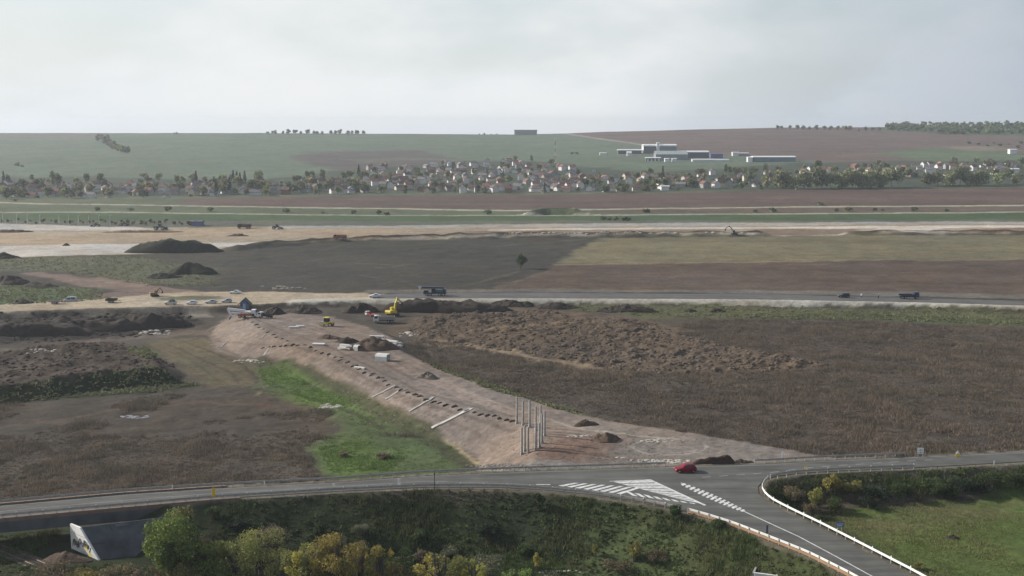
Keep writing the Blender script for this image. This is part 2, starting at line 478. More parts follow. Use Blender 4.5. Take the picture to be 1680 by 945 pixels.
# object name, outline in photograph pixels, base colour, feather (m), ragged edge (m), lumps (m), lump size (m)
ZONES = [
 ('hillside_field', [(-300, 216), (175, 216), (150, 231), (-300, 230)], C(122, 122, 108), 15, 6, 0, 1),
 ('hillside_field', [(470, 258), (530, 249), (690, 246), (722, 256), (770, 263), (850, 268), (700, 273), (560, 279), (505, 268)], C(104, 97, 92), 10, 8, 0, 1),
 ('hillside_field', [(560, 262), (690, 258), (770, 264), (700, 262), (600, 266)], C(118, 118, 100), 8, 6, 0, 1),
 ('hillside_field', [(892, 216), (930, 220), (1060, 240), (1180, 254), (1300, 262), (1400, 268), (1500, 272), (1700, 262), (2100, 262), (2100, 200), (1440, 205), (1000, 213)], C(120, 103, 95), 6, 4, 0, 1),
 ('hillside_field', [(1430, 252), (1530, 242), (1680, 252), (2000, 256), (2000, 268), (1560, 268)], C(108, 122, 92), 10, 10, 0, 1),
 ('hillside_field', [(1545, 240), (1640, 240), (1680, 247), (1590, 248)], C(140, 130, 112), 6, 6, 0, 1),
 ('hillside_field', [(1440, 213), (1540, 219), (1700, 224), (2000, 224), (2000, 205), (1440, 205)], C(88, 112, 76), 8, 5, 0, 1),
 ('field_path', [(915, 218), (925, 218), (1062, 238), (1062, 240.5)], C(165, 160, 150), 2, 1, 0, 1),
 ('village_ground', [(-300, 292), (150, 290), (420, 296), (600, 276), (760, 268), (850, 262), (940, 270), (1060, 284), (1300, 268), (1500, 264), (2000, 262), (2000, 306), (1300, 312), (1080, 317), (620, 322), (300, 326), (-300, 330)], C(84, 92, 76), 12, 12, 0, 1),
 ('valley_meadow', [(-400, 324), (300, 322), (620, 317), (1080, 314), (2100, 302), (2100, 420), (-400, 420)], C(104, 112, 84), 8, 5, 0, 1),
 ('ploughed_field', [(290, 326), (420, 324), (620, 321), (1080, 317), (1300, 311), (2100, 304), (2100, 335), (1300, 338), (840, 344), (420, 338), (300, 334)], C(110, 92, 82), 5, 3, 0, 1),
 ('ploughed_field', [(960, 345), (1300, 341), (2100, 336), (2100, 346), (1300, 350), (1000, 350)], C(114, 100, 86), 4, 3, 0, 1),
 ('field_path', [(-300, 329), (0, 331.4), (420, 338.4), (840, 344.6), (1300, 338.6), (2100, 333), (2100, 334.8), (1300, 340.6), (840, 346.6), (420, 340.2), (0, 333.4), (-300, 331)], C(186, 176, 158), 1.0, 1.5, 0, 1),
 ('field_path', [(-300, 346), (200, 347.5), (600, 352.6), (1000, 352.2), (1400, 349.2), (2100, 345), (2100, 346.4), (1400, 350.8), (1000, 354), (600, 354), (200, 349), (-300, 347.5)], C(178, 176, 160), 0.8, 1.2, 0, 1),
 ('grass_verge', [(-300, 349), (200, 350), (600, 354), (1000, 354), (1400, 351), (2100, 347), (2100, 357), (1400, 361), (800, 363), (0, 362), (-300, 361)], C(84, 102, 68), 4, 3, 0, 1),
 ('grass_verge', [(-300, 361), (0, 362), (800, 363), (1400, 361), (2100, 357), (2100, 362), (1400, 366), (800, 369), (420, 372), (300, 374), (-300, 368)], C(108, 110, 96), 3, 3, 0.3, 6),
 ('sand_earthworks', [(-300, 368), (0, 366), (120, 371), (240, 374), (420, 372), (800, 368), (1400, 365), (2100, 361), (2100, 381), (1680, 382), (1240, 384), (1000, 385), (850, 386), (560, 393), (430, 401), (340, 410), (270, 416), (0, 424), (-300, 430)], C(176, 160, 136), 2.5, 3, 0, 1),
 ('sand_earthworks', [(-300, 384), (60, 381), (300, 377), (480, 376), (740, 373), (760, 378), (600, 386), (420, 392), (200, 398), (-300, 402)], C(184, 164, 138), 5, 4, 0, 1),
 ('chalk_haul_road', [(-300, 412), (60, 402), (200, 400), (380, 398), (430, 398), (340, 408), (262, 414), (90, 420), (-300, 430)], C(212, 205, 196), 4, 4, 0, 1),
 ('chalk_haul_road', [(-300, 368), (0, 367), (220, 373), (250, 376), (120, 378), (0, 377), (-300, 376)], C(205, 198, 188), 3, 3, 0, 1),
 ('sub_base_strip', [(440, 371), (840, 368.4), (1300, 365.5), (2100, 361.5), (2100, 365), (1300, 370), (840, 373), (440, 375)], C(180, 175, 166), 2, 1.5, 0, 1),
 ('chalk_haul_road', [(800, 377), (1000, 374.4), (1300, 372.2), (2100, 366.5), (2100, 369), (1420, 375), (1300, 374.6), (1000, 376.4), (800, 379)], C(226, 216, 202), 1.2, 1.2, 0, 1),
 ('chalk_haul_road', [(1430, 373), (1540, 371), (1560, 378), (1440, 380)], C(220, 208, 194), 3, 3, 0, 1),
 ('dug_soil_strip', [(760, 379), (1180, 377), (1180, 380), (900, 383), (780, 384)], C(150, 134, 114), 2, 2, 0, 1),
 ('dug_soil_strip', [(1240, 376), (1400, 375.5), (1438, 378.6), (1240, 380)], C(140, 122, 104), 2, 2, 0, 1),
 ('dug_soil_strip', [(1530, 378), (1640, 374), (2000, 372), (2000, 377), (1640, 379)], C(148, 124, 104), 2, 2, 0, 1),
 ('chalk_haul_road', [(1180, 381.5), (1400, 380.5), (1400, 382.6), (1180, 384.4)], C(220, 206, 190), 1.2, 1.2, 0, 1),
 ('chalk_haul_road', [(640, 389), (840, 384.6), (960, 383), (960, 385), (840, 387), (640, 391)], C(206, 196, 184), 1.2, 1.2, 0, 1),
 ('rough_ground', [(-400, 430), (0, 424), (260, 416), (340, 410), (430, 402), (560, 394), (850, 387), (1000, 386), (1240, 385), (2100, 382), (2100, 520), (-400, 540)], C(80, 76, 68), 3, 3, 0.35, 9),
 ('rough_grass', [(-400, 436), (0, 425), (240, 420), (330, 440), (360, 470), (240, 470), (90, 445), (-400, 446)], C(104, 104, 82), 8, 8, 0.5, 12),
 ('rough_grass', [(-400, 474), (80, 470), (160, 476), (200, 490), (0, 500), (-400, 508)], C(96, 108, 76), 5, 5, 0.3, 7),
 ('dirt_platform', [(28, 450), (60, 447), (160, 456), (250, 470), (330, 478), (330, 492), (140, 498), (150, 486), (190, 476), (120, 468), (90, 458)], C(140, 121, 110), 2.5, 2.5, 0.1, 6),
 ('rough_ground', [(415, 402), (560, 396.5), (850, 389), (1010, 388), (960, 400), (920, 430), (560, 415), (380, 440)], C(76, 73, 65), 10, 10, 0.3, 9),
 ('crop_field', [(985, 391), (1240, 387), (2100, 384), (2100, 422), (1680, 426), (915, 433), (940, 415)], C(126, 118, 92), 2.5, 2, 0, 1),
 ('ploughed_field', [(915, 433), (1680, 426), (2100, 423), (2100, 500), (1680, 489), (1100, 478), (790, 477), (880, 452)], C(104, 89, 78), 2.5, 3, 0, 1),
 ('field_path', [(908, 433), (1680, 425.2), (2100, 422), (2100, 423.4), (1680, 427), (908, 435)], C(136, 126, 100), 1, 1, 0, 1),
 ('road_verge', [(600, 476), (840, 474), (1300, 477), (1680, 484), (2100, 495), (2100, 501), (1680, 492), (1380, 484.5), (1100, 480.5), (840, 478.5), (600, 482)], C(122, 116, 106), 1.5, 1.5, 0, 1),
 ('construction_ground', [(-400, 514), (300, 498), (600, 486), (900, 488), (2100, 500), (2100, 830), (-400, 870)], C(94, 86, 76), 2, 2, 0.12, 6),
 ('gravel_shoulder', [(-200, 520), (0, 512), (150, 507), (340, 503), (345, 520), (200, 524), (0, 532), (-200, 540)], C(140, 132, 118), 2, 2, 0.1, 4),
 ('gravel_road', [(-200, 506), (0, 500), (120, 494), (250, 483), (330, 479), (420, 480), (600, 481), (640, 484), (640, 490), (600, 491), (470, 496), (400, 500), (300, 502), (150, 506), (0, 511), (-200, 519)], C(192, 176, 152), 1, 1.2, 0, 1),
 ('rough_grass', [(255, 489), (300, 485.5), (360, 485.5), (372, 489), (330, 492), (262, 493)], C(120, 116, 92), 1, 1, 0, 1),
 ('rough_grass', [(900, 503), (1100, 500), (1400, 503), (2000, 520), (2000, 545), (1680, 536), (1400, 524), (1180, 522), (1050, 520)], C(104, 104, 74), 6, 6, 0.2, 6),
 ('rough_grass', [(1140, 516), (1400, 516), (2000, 536), (2000, 546), (1680, 534), (1400, 526), (1200, 523)], C(98, 104, 72), 3, 4, 0.1, 6),
 ('gravel_shoulder', [(470, 491), (600, 488), (840, 488), (1100, 489), (1380, 492), (1500, 494.5), (1680, 500), (2000, 508), (2000, 517), (1680, 507), (1500, 502.5), (1380, 501), (1100, 498.5), (840, 498), (600, 498), (470, 499)], C(206, 198, 180), 0.6, 0.9, 0.1, 3),
 ('scrubland', [(640, 568), (690, 552), (760, 568), (960, 606), (1100, 612), (1320, 606), (1080, 540), (1160, 525), (1400, 528), (1680, 540), (2100, 556), (2100, 760), (1400, 756), (1340, 748), (1200, 723), (1100, 707), (1000, 692), (930, 676), (880, 660), (800, 637), (740, 613), (690, 594)], C(94, 84, 75), 4, 5, 0.3, 6),
 ('rough_grass', [(690, 596), (760, 612), (860, 650), (960, 680), (930, 677), (880, 662), (800, 639), (740, 616)], C(96, 104, 70), 3, 3, 0.1, 4),
 ('dug_field', [(600, 540), (680, 515), (860, 505), (940, 512), (1010, 519), (1080, 528), (1140, 546), (1060, 548), (1000, 530), (900, 530), (760, 545), (670, 552)], C(112, 97, 82), 2, 2, 0.2, 4),
 ('dug_field', [(668, 545), (690, 524), (760, 515), (910, 511), (930, 524), (780, 541), (890, 530), (1015, 523), (1060, 528), (1110, 548), (1200, 570), (1290, 586), (1370, 600), (1290, 611), (1100, 614), (990, 607), (930, 592), (800, 571), (690, 558)], C(108, 94, 80), 1.5, 2, 0.95, 2.3),
 ('dirt_track', [(770, 543), (920, 530), (990, 526), (990, 528), (920, 534), (772, 547)], C(134, 116, 96), 1, 0.8, 0.05, 3),
 ('dirt_track', [(640, 557), (700, 558), (800, 571), (930, 594), (1010, 610), (1060, 616), (1000, 617), (920, 602), (800, 578), (690, 564)], C(146, 130, 108), 1.2, 1.5, 0.05, 3),
 ('dug_soil_bank', [(-300, 512), (0, 514), (300, 513), (330, 530), (240, 552), (100, 560), (-300, 580)], C(60, 54, 50), 3, 3, 0.45, 5),
 ('dirt_track', [(-300, 584), (0, 573), (80, 569), (100, 574), (60, 582), (0, 588), (-300, 600)], C(124, 116, 102), 1.5, 1.5, 0, 1),
 ('dirt_track', [(120, 560), (250, 548), (345, 540), (350, 548), (240, 556), (130, 566)], C(118, 104, 92), 1.5, 2, 0, 1),
 ('dug_soil_stock', [(-300, 600), (0, 578), (70, 568), (190, 560), (235, 575), (285, 597), (262, 612), (150, 622), (60, 634), (-300, 680)], C(88, 76, 66), 1.5, 1.5, 0, 1),
 ('grass_bank', [(-300, 660), (0, 634), (60, 628), (150, 616), (265, 604), (330, 632), (250, 645), (100, 655), (0, 664), (-300, 690)], C(60, 68, 46), 1.5, 2, 0.3, 4),
 ('rough_grass', [(208, 571), (235, 566), (256, 582), (240, 588)], C(96, 118, 62), 1.5, 1.5, 0, 1),
 ('wheel_rutted_ground', [(240, 560), (330, 555), (400, 590), (440, 610), (445, 640), (350, 636), (290, 600)], C(112, 102, 80), 3, 3, 0.15, 5),
 ('scrubland', [(-300, 690), (0, 664), (120, 656), (330, 645), (440, 640), (560, 670), (700, 720), (560, 712), (500, 735), (520, 765), (520, 800), (-300, 850)], C(90, 81, 71), 5, 6, 0.3, 6),
 ('meadow', [(405, 592), (470, 590), (540, 620), (620, 660), (700, 706), (750, 735), (786, 762), (760, 776), (525, 790), (525, 765), (505, 735), (545, 714), (585, 708), (525, 676), (455, 655), (420, 640), (440, 615)], C(94, 106, 70), 3, 3, 0.15, 4),
 ('meadow', [(425, 605), (470, 600), (530, 640), (600, 655), (560, 672), (470, 648), (430, 630)], C(104, 124, 68), 4, 4, 0, 1),
 ('meadow', [(520, 735), (600, 722), (680, 742), (640, 772), (540, 778)], C(104, 124, 68), 4, 4, 0, 1),
 ('gravel_embankment', [(343, 552), (372, 518), (396, 513), (430, 510), (480, 513), (545, 521), (600, 535), (640, 552), (655, 573), (690, 593), (740, 612), (800, 636), (880, 659), (930, 675), (1000, 691), (1100, 706), (1200, 722), (1340, 747), (1400, 756), (1340, 768), (1000, 778), (830, 778), (786, 763), (752, 735), (702, 707), (622, 660), (532, 614), (490, 592), (420, 586), (352, 578)], C(146, 132, 121), 1.0, 1.2, 0.14, 2.5),
 ('gravel_embankment', [(880, 700), (960, 690), (1100, 715), (1250, 740), (1300, 756), (1000, 765), (880, 762), (905, 730)], C(148, 137, 126), 6, 5, 0, 1),
 ('gravel_embankment', [(870, 738), (920, 712), (1000, 722), (960, 750), (900, 764), (860, 764)], C(140, 116, 102), 5, 4, 0.1, 3),
 ('roadside_gravel', [(790, 770), (850, 760), (1000, 764), (1340, 754), (1400, 752), (1400, 760), (1260, 766), (1000, 774), (790, 782)], C(142, 134, 124), 1.5, 1.5, 0.05, 2),
 ('slope_toe_sand', [(660, 681), (702, 704), (752, 732), (786, 760), (782, 766), (772, 756), (748, 737), (701, 708), (660, 684)], C(180, 162, 130), 0.4, 0.5, 0.1, 2),
 ('slope_toe_sand', [(488, 590), (532, 611), (622, 657), (660, 681), (660, 682.5), (620, 659), (530, 613), (486, 592)], C(168, 150, 132), 0.4, 0.5, 0.1, 2),
 ('embankment_top_track', [(640, 590), (700, 612), (800, 652), (900, 690), (960, 706), (940, 712), (880, 700), (790, 664), (690, 624), (630, 598)], C(164, 146, 132), 2, 1.5, 0, 1),
 ('loop_meadow', [(1392, 862), (1420, 842), (1480, 828), (1680, 806), (2000, 785), (2000, 1010), (1640, 1010), (1500, 930)], C(98, 118, 62), 3, 3, 0.1, 5),
 ('loop_meadow', [(1430, 862), (1520, 835), (1680, 820), (1680, 850), (1560, 868), (1470, 880)], C(116, 114, 82), 6, 6, 0, 1),
 ('loop_meadow', [(1500, 900), (1600, 890), (1700, 900), (1700, 960), (1600, 945), (1530, 930)], C(102, 116, 66), 6, 6, 0, 1),
 ('bank_grass', [(930, 845), (1060, 838), (1180, 868), (1290, 905), (1380, 950), (1380, 1010), (900, 1010), (860, 930)], C(84, 92, 58), 5, 5, 0.1, 4),
 ('road_verge', 'ROADSIDE', C(128, 120, 104), 0.6, 0.6, 0, 1),
]
ys = np.concatenate([np.linspace(60, 145, 18), 146 * 1.0026 ** np.arange(0, 605), ])
ys = ys[ys < 700]
ys = np.concatenate([ys, 702 * 1.005 ** np.arange(0, 275), [2820, 2900, 3050, 3300, 3700, 4300, 5200, 6500, 8000]])
th = np.concatenate([[-2.2, -1.7, -1.3, -1.0, -0.8, -0.68, -0.6], np.arange(-0.54, 0.5401, 0.002), [0.6, 0.68, 0.8, 1.0, 1.3, 1.7, 2.2]])
TH, YY = np.meshgrid(th, ys)
XX = TH * YY
gx = XX.ravel(); gy = YY.ravel()
gz = terrain(gx, gy, 1)
zone = np.zeros(len(gx), np.int32)
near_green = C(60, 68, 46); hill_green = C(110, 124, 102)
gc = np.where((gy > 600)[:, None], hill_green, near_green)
nearrow = fbm(gx, gy, 7, 3, 61); midrow = fbm(gx, gy, 40, 3, 62)
# make polygons in the world
poly_w = []
allpx = [p for z_ in ZONES if not isinstance(z_[1], str) for p in z_[1]]
allw = G(allpx); k0 = 0
for z_ in ZONES:
    if isinstance(z_[1], str):
        poly_w.append(None); continue
    n_ = len(z_[1]); poly_w.append([tuple(q) for q in allw[k0:k0 + n_]]); k0 += n_
for zi, (zname, zpx, zcol, feather, rag, lump, lsize) in enumerate(ZONES):
    if zpx == 'ROADSIDE':
        sel = np.where((gy < 330) & (np.abs(gx) < 200))[0]
        x_, y_ = gx[sel], gy[sel]
        sd = sd_poly(x_, y_, BANK_POLY) - 1.5
    else:
        pw = np.array(poly_w[zi]); mg = feather + rag * 1.6 + 3
        sel = np.where((gx > pw[:, 0].min() - mg) & (gx < pw[:, 0].max() + mg) & (gy > pw[:, 1].min() - mg) & (gy < pw[:, 1].max() + mg))[0]
        if not len(sel): continue
        x_, y_ = gx[sel], gy[sel]
        sd = sd_poly(x_, y_, poly_w[zi])
    sd = sd + rag * fbm(x_, y_, max(rag * 3, 1.5), 3, 70 + zi)
    m = sstep(feather, -feather, sd)
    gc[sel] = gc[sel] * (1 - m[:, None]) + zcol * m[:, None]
    zone[sel] = np.where(sd < 0, zi + 1, zone[sel])
    if lump:
        l1 = fbm(x_, y_, lsize, 3, 200 + zi)
        l2 = np.abs(fbm((x_ * 0.97 + y_ * 0.2) * (0.5 if zname == 'dug_field' else 0.9), (y_ * 0.97 - x_ * 0.2) * 1.4, lsize * 1.6, 3, 260 + zi))
        inside = sstep(1.5, -1.5, sd)
        ad = lump * (0.55 * l1 + 0.9 * l2) * inside
        if zname in ('gravel_embankment', 'roadside_gravel', 'slope_toe_sand'): ad = np.minimum(ad, 0.3)
        gz[sel] += ad
# tracks, ruts and tipped strips: worn or spilled ground with a shape of its own
def ell(cx, cy, rx, ry, a0, a1, n=22): return [(cx + rx * math.cos(a0 + (a1 - a0) * i / n), cy + ry * math.sin(a0 + (a1 - a0) * i / n)) for i in range(n + 1)]
STROKES = [
 ([(470, 566), (520, 579), (560, 597), (620, 632), (680, 660), (760, 682), (845, 706)], .9, C(110, 98, 90), .75), ([(480, 574), (540, 596), (610, 636), (690, 674), (770, 704), (820, 730)], .7, C(122, 108, 98), .6), ([(500, 588), (560, 616), (640, 658), (720, 702), (775, 738)], .6, C(158, 144, 132), .6),
 ([(420, 524), (480, 548), (540, 570), (600, 598), (680, 640), (760, 664), (840, 684)], .8, C(112, 98, 88), .7), ([(440, 522), (520, 545), (590, 575), (660, 618), (740, 648), (830, 676), (900, 698)], .6, C(168, 152, 138), .6), ([(450, 519), (530, 540), (610, 570), (680, 612)], .6, C(116, 102, 92), .6),
 ([(500, 520), (560, 536), (620, 556), (650, 585), (700, 608)], .7, C(170, 152, 136), .6), ([(360, 560), (420, 566), (480, 570)], .8, C(112, 98, 88), .6), ([(380, 540), (410, 556), (440, 562)], .6, C(160, 146, 134), .5),
 ([(880, 745), (940, 740), (1010, 752), (1060, 760)], 1.0, C(118, 100, 90), .7), ([(900, 760), (960, 735), (1040, 716), (1110, 720)], .7, C(122, 106, 96), .6), ([(1060, 712), (1160, 730), (1280, 750)], .7, C(120, 108, 98), .5), ([(1040, 722), (1140, 742), (1230, 756)], .6, C(172, 160, 148), .6),
 (BERM_A, 5.5, C(66, 56, 48), 1.0), (BERM_B, 5.5, C(72, 60, 50), 1.0),
 ([(1037, 735)] + ell(1098, 733, 61, 14, 3.0, -0.4), .55, C(190, 178, 166), .9), (ell(1098, 733, 61, 14, 3.2, 5.0), .5, C(182, 170, 158), .7), (ell(1098, 734, 48, 10, 0.2, 1.8), .5, C(178, 166, 154), .6),
 ([(905, 690), (960, 706), (1020, 712), (1120, 722)], .8, C(190, 178, 164), .7), ([(700, 612), (760, 640), (840, 672), (905, 690)], .7, C(182, 166, 150), .7), ([(690, 622), (760, 652), (840, 682)], .6, C(178, 160, 146), .6),
 ([(300, 560), (340, 575), (400, 600), (425, 625), (405, 640), (350, 645)], 1.0, C(86, 74, 62), .8), ([(270, 562), (320, 585), (380, 612), (392, 630)], .9, C(88, 78, 64), .8), ([(330, 556), (380, 580), (430, 606), (445, 630), (420, 650)], .9, C(132, 118, 98), .8), ([(250, 566), (300, 592), (350, 622)], .7, C(124, 112, 90), .7), ([(285, 575), (330, 602), (362, 630)], .6, C(84, 92, 60), .7),
 ([(500, 604), (560, 640), (640, 684), (700, 716), (740, 745), (772, 768)], 4.5, C(84, 84, 62), .85),
 ([(425, 600), (432, 620), (470, 640), (520, 632)], .8, C(66, 74, 48), .8), ([(420, 640), (500, 652), (570, 676), (630, 705)], 1.6, C(74, 68, 54), .7), ([(440, 608), (470, 618), (530, 640)], .7, C(70, 80, 50), .6),
 ([(160, 465), (210, 462), (250, 470), (330, 480)], 2.2, C(164, 142, 128), .6), ([(60, 452), (150, 460), (230, 470)], 2.0, C(158, 140, 126), .5),
 ([(130, 486), (190, 478), (240, 482)], 1.2, C(86, 74, 66), .8), ([(620, 440), (680, 434)], 1.5, C(118, 112, 98), .7), ([(580, 432), (640, 434)], 1.4, C(116, 110, 96), .6), ([(590, 452), (620, 456)], 1.5, C(120, 112, 98), .6), ([(660, 462), (690, 470)], 1.5, C(112, 106, 90), .6), ([(760, 470), (820, 455), (850, 446)], 3, C(116, 106, 88), .7), ([(780, 468), (850, 462), (900, 445)], 2.4, C(122, 108, 90), .6),
 ([(810, 405), (870, 400), (960, 394)], 3, C(104, 98, 86), .6), ([(560, 500), (640, 500), (760, 512)], 1.6, C(128, 116, 100), .5),
 ([(540, 545), (620, 552), (690, 560)], 1.4, C(150, 134, 116), .7), ([(470, 530), (540, 548), (610, 585), (680, 625)], 1.0, C(128, 110, 98), .6), ([(500, 528), (570, 552), (650, 600)], .8, C(170, 152, 138), .5),
 ([(100, 690), (200, 672), (330, 660), (450, 668)], 2.2, C(110, 92, 78), .7), ([(0, 700), (90, 690), (150, 705), (160, 735)], 2.4, C(108, 90, 76), .6), ([(180, 715), (300, 704), (420, 700), (520, 694)], 1.4, C(74, 64, 54), .6), ([(170, 748), (300, 735), (480, 720)], 1.6, C(72, 62, 54), .6), ([(140, 770), (150, 740), (175, 718)], 1.2, C(116, 100, 84), .6),
]
for pts_, wd, col_, st_ in STROKES:
    pw = [tuple(q) for q in G(pts_)] if len(pts_[0]) == 2 else pts_
    pa = np.array(pw); mg = wd + 3
    sel = np.where((gx > pa[:, 0].min() - mg) & (gx < pa[:, 0].max() + mg) & (gy > pa[:, 1].min() - mg) & (gy < pa[:, 1].max() + mg))[0]
    d = d_line(gx[sel], gy[sel], pw) + .35 * wd * fbm(gx[sel], gy[sel], wd * 3, 2, 33)
    m = sstep(wd * .75, wd * .3, d) * st_
    gc[sel] = gc[sel] * (1 - m[:, None]) + col_ * m[:, None]
# never above the carriageways
for poly, zt in ((ROAD_POLY, 6.9), (R2, 3.94)):
    pw = np.array(poly)
    sel = np.where((gx > pw[:, 0].min() - 3) & (gx < pw[:, 0].max() + 3) & (gy > pw[:, 1].min() - 3) & (gy < pw[:, 1].max() + 3))[0]
    sd = sd_poly(gx[sel], gy[sel], poly)
    gz[sel] = np.where(sd < 1.2, np.minimum(gz[sel], zt), gz[sel])
# natural unevenness of colour: damp and dry patches, wheel marks, tufts
v = 1 + 0.13 * midrow + 0.15 * nearrow + 0.13 * fbm(gx, gy, 1.7, 2, 63)
gc = gc * np.clip(v, 0.55, 1.5)[:, None]
warm = fbm(gx, gy, 22, 3, 64)
gc[:, 0] *= 1 + 0.05 * warm; gc[:, 2] *= 1 - 0.06 * warm
# drill lines of the fields
row_dir = (gy + 0.10 * gx)
isf = np.array([0] + [1 if z_[0] in ('ploughed_field', 'crop_field', 'hillside_field') else 0 for z_ in ZONES])[zone] > 0
gc = np.where(isf[:, None], gc * (1 + 0.16 * (vnoise(row_dir / 5.0, gx * 0.004, 5) - 0.5) + 0.26 * (vnoise(row_dir / 22.0, gx * 0.002, 6) - 0.5))[:, None], gc)
nr, nc = XX.shape
idx = np.arange(nr * nc).reshape(nr, nc)
FQ = np.stack([idx[:-1, :-1], idx[:-1, 1:], idx[1:, 1:], idx[1:, :-1]], -1).reshape(-1, 4)
fz = zone[FQ[:, 0]]
GV = np.stack([gx, gy, gz], 1)
ground_mat = mat('ground_soil_and_grass', (0.1, 0.1, 0.1), 0.95, 0, 0.28, 0.9, 0.12, attr=True, spec=0.1)
names_done = {}
for zi in range(len(ZONES) + 1):
    fs = FQ[fz == zi]
    if not len(fs): continue
    u, inv = np.unique(fs, return_inverse=True)
    nm = 'ground' if zi == 0 else ZONES[zi - 1][0]
    o = link(nm, mesh_np(nm, GV[u], inv.reshape(-1, 4), ground_mat, gc[u], smooth=True))
    o['kind'] = 'structure'
def ground_z(x, y): 
    return float(terrain(np.array([x]), np.array([y]))[0])
# fast look-up of the real ground under a point (the finished height field)
lth = np.asarray(th); lys = np.asarray(ys); GZ2 = gz.reshape(nr, nc)
def gz_at(x, y):
    x = np.asarray(x, float); y = np.asarray(y, float)
    t = x / y
    i = np.clip(np.searchsorted(lys, y) - 1, 0, nr - 2); j = np.clip(np.searchsorted(lth, t) - 1, 0, nc - 2)
    fy = (y - lys[i]) / (lys[i + 1] - lys[i]); fx = (t - lth[j]) / (lth[j + 1] - lth[j])
    return (GZ2[i, j] * (1 - fx) + GZ2[i, j + 1] * fx) * (1 - fy) + (GZ2[i + 1, j] * (1 - fx) + GZ2[i + 1, j + 1] * fx) * fy
def on(px, py, dz=0.0):
    """point on the finished ground under a photograph pixel"""
    g = G1(px, py)
    return Vector((g.x, g.y, float(gz_at(g.x, g.y)) + dz))

# ------------------------------------------------------------------ carriageways and their paint
def asphalt_mat(name, rgb):
    m = mat(name, rgb, 0.85, 0, 0.16, 0.35, 0.012, spec=0.25)
    nt = m.node_tree
    # patches and long wheel marks over the fine grain
    tcn = next(n for n in nt.nodes if n.type == 'TEX_COORD'); mul = next(n for n in nt.nodes if n.type == 'MIX_RGB'); b = nt.nodes['Principled BSDF']
    mpn = nt.nodes.new('ShaderNodeMapping'); mpn.inputs['Scale'].default_value = (.05, .45, 1); mpn.inputs['Rotation'].default_value = (0, 0, -.12)
    no = nt.nodes.new('ShaderNodeTexNoise'); no.inputs['Scale'].default_value = 1.0; no.inputs['Detail'].default_value = 6; no.inputs['Roughness'].default_value = .62
    mrn = nt.nodes.new('ShaderNodeMapRange'); mrn.inputs['From Min'].default_value = .3; mrn.inputs['From Max'].default_value = .7; mrn.inputs['To Min'].default_value = .62; mrn.inputs['To Max'].default_value = 1.34
    m2 = nt.nodes.new('ShaderNodeMixRGB'); m2.blend_type = 'MULTIPLY'; m2.inputs[0].default_value = 1
    nt.links.new(tcn.outputs['Object'], mpn.inputs[0]); nt.links.new(mpn.outputs[0], no.inputs['Vector']); nt.links.new(no.outputs['Fac'], mrn.inputs['Value'])
    nt.links.new(mul.outputs[0], m2.inputs[1]); nt.links.new(mrn.outputs[0], m2.inputs[2]); nt.links.new(m2.outputs[0], b.inputs['Base Color'])
    return m
asphalt = asphalt_mat('asphalt_worn', tuple(s2l((110, 109, 104)) * 0.62))
asphalt2 = asphalt_mat('asphalt_new', tuple(s2l((112, 109, 107)) * 0.62))
white_paint = mat('road_paint', (0.56, 0.56, 0.54), 0.75, 0, 0.32, 1.6)
def sheet(name, poly, z, m, kind='structure'):
    tris = tessellate_polygon([[Vector((p[0], p[1], 0)) for p in poly]])
    me = bpy.data.meshes.new(name)
    fs = []
    for t in tris:
        a, b, c = [Vector(poly[i][:2]) for i in t]
        fs.append(t if (b - a).cross(c - a) > 0 else (t[0], t[2], t[1]))
    me.from_pydata([(p[0], p[1], z) for p in poly], [], fs); me.update()
    me.materials.append(m)
    o = link(name, me)
    if kind: o['kind'] = kind
    return o
sheet('road', ROAD_POLY, ROAD_Z, asphalt)
R2A = P2([(612, 483.5), (700, 481), (840, 480), (1100, 482), (1260, 483), (1380, 486), (1500, 489), (1680, 494), (1950, 502), (1950, 509), (1680, 501), (1500, 495.6), (1380, 493.4), (1260, 491), (1100, 490), (840, 489), (612, 489.5)], R2_Z)
sheet('new_road', R2A, R2_Z + 0.03, asphalt2)
def pix_sheet(name, pts, z, m, parent=None):
    pl = [P(a, b, z) for a, b in pts]
    o = sheet(name, [tuple(q) for q in pl], z, m, kind=None)
    if parent is not None: o.parent = parent
    return o
PZ = ROAD_Z + 0.006
marks = thing('road_marking', 'white hatched triangle painted on the junction left of the slip road', 'road marking')
def lerp2(a, b, t): return (a[0] + (b[0] - a[0]) * t, a[1] + (b[1] - a[1]) * t)
tipL, tipT, tipR = (903, 795), (1066, 787), (1157, 829)
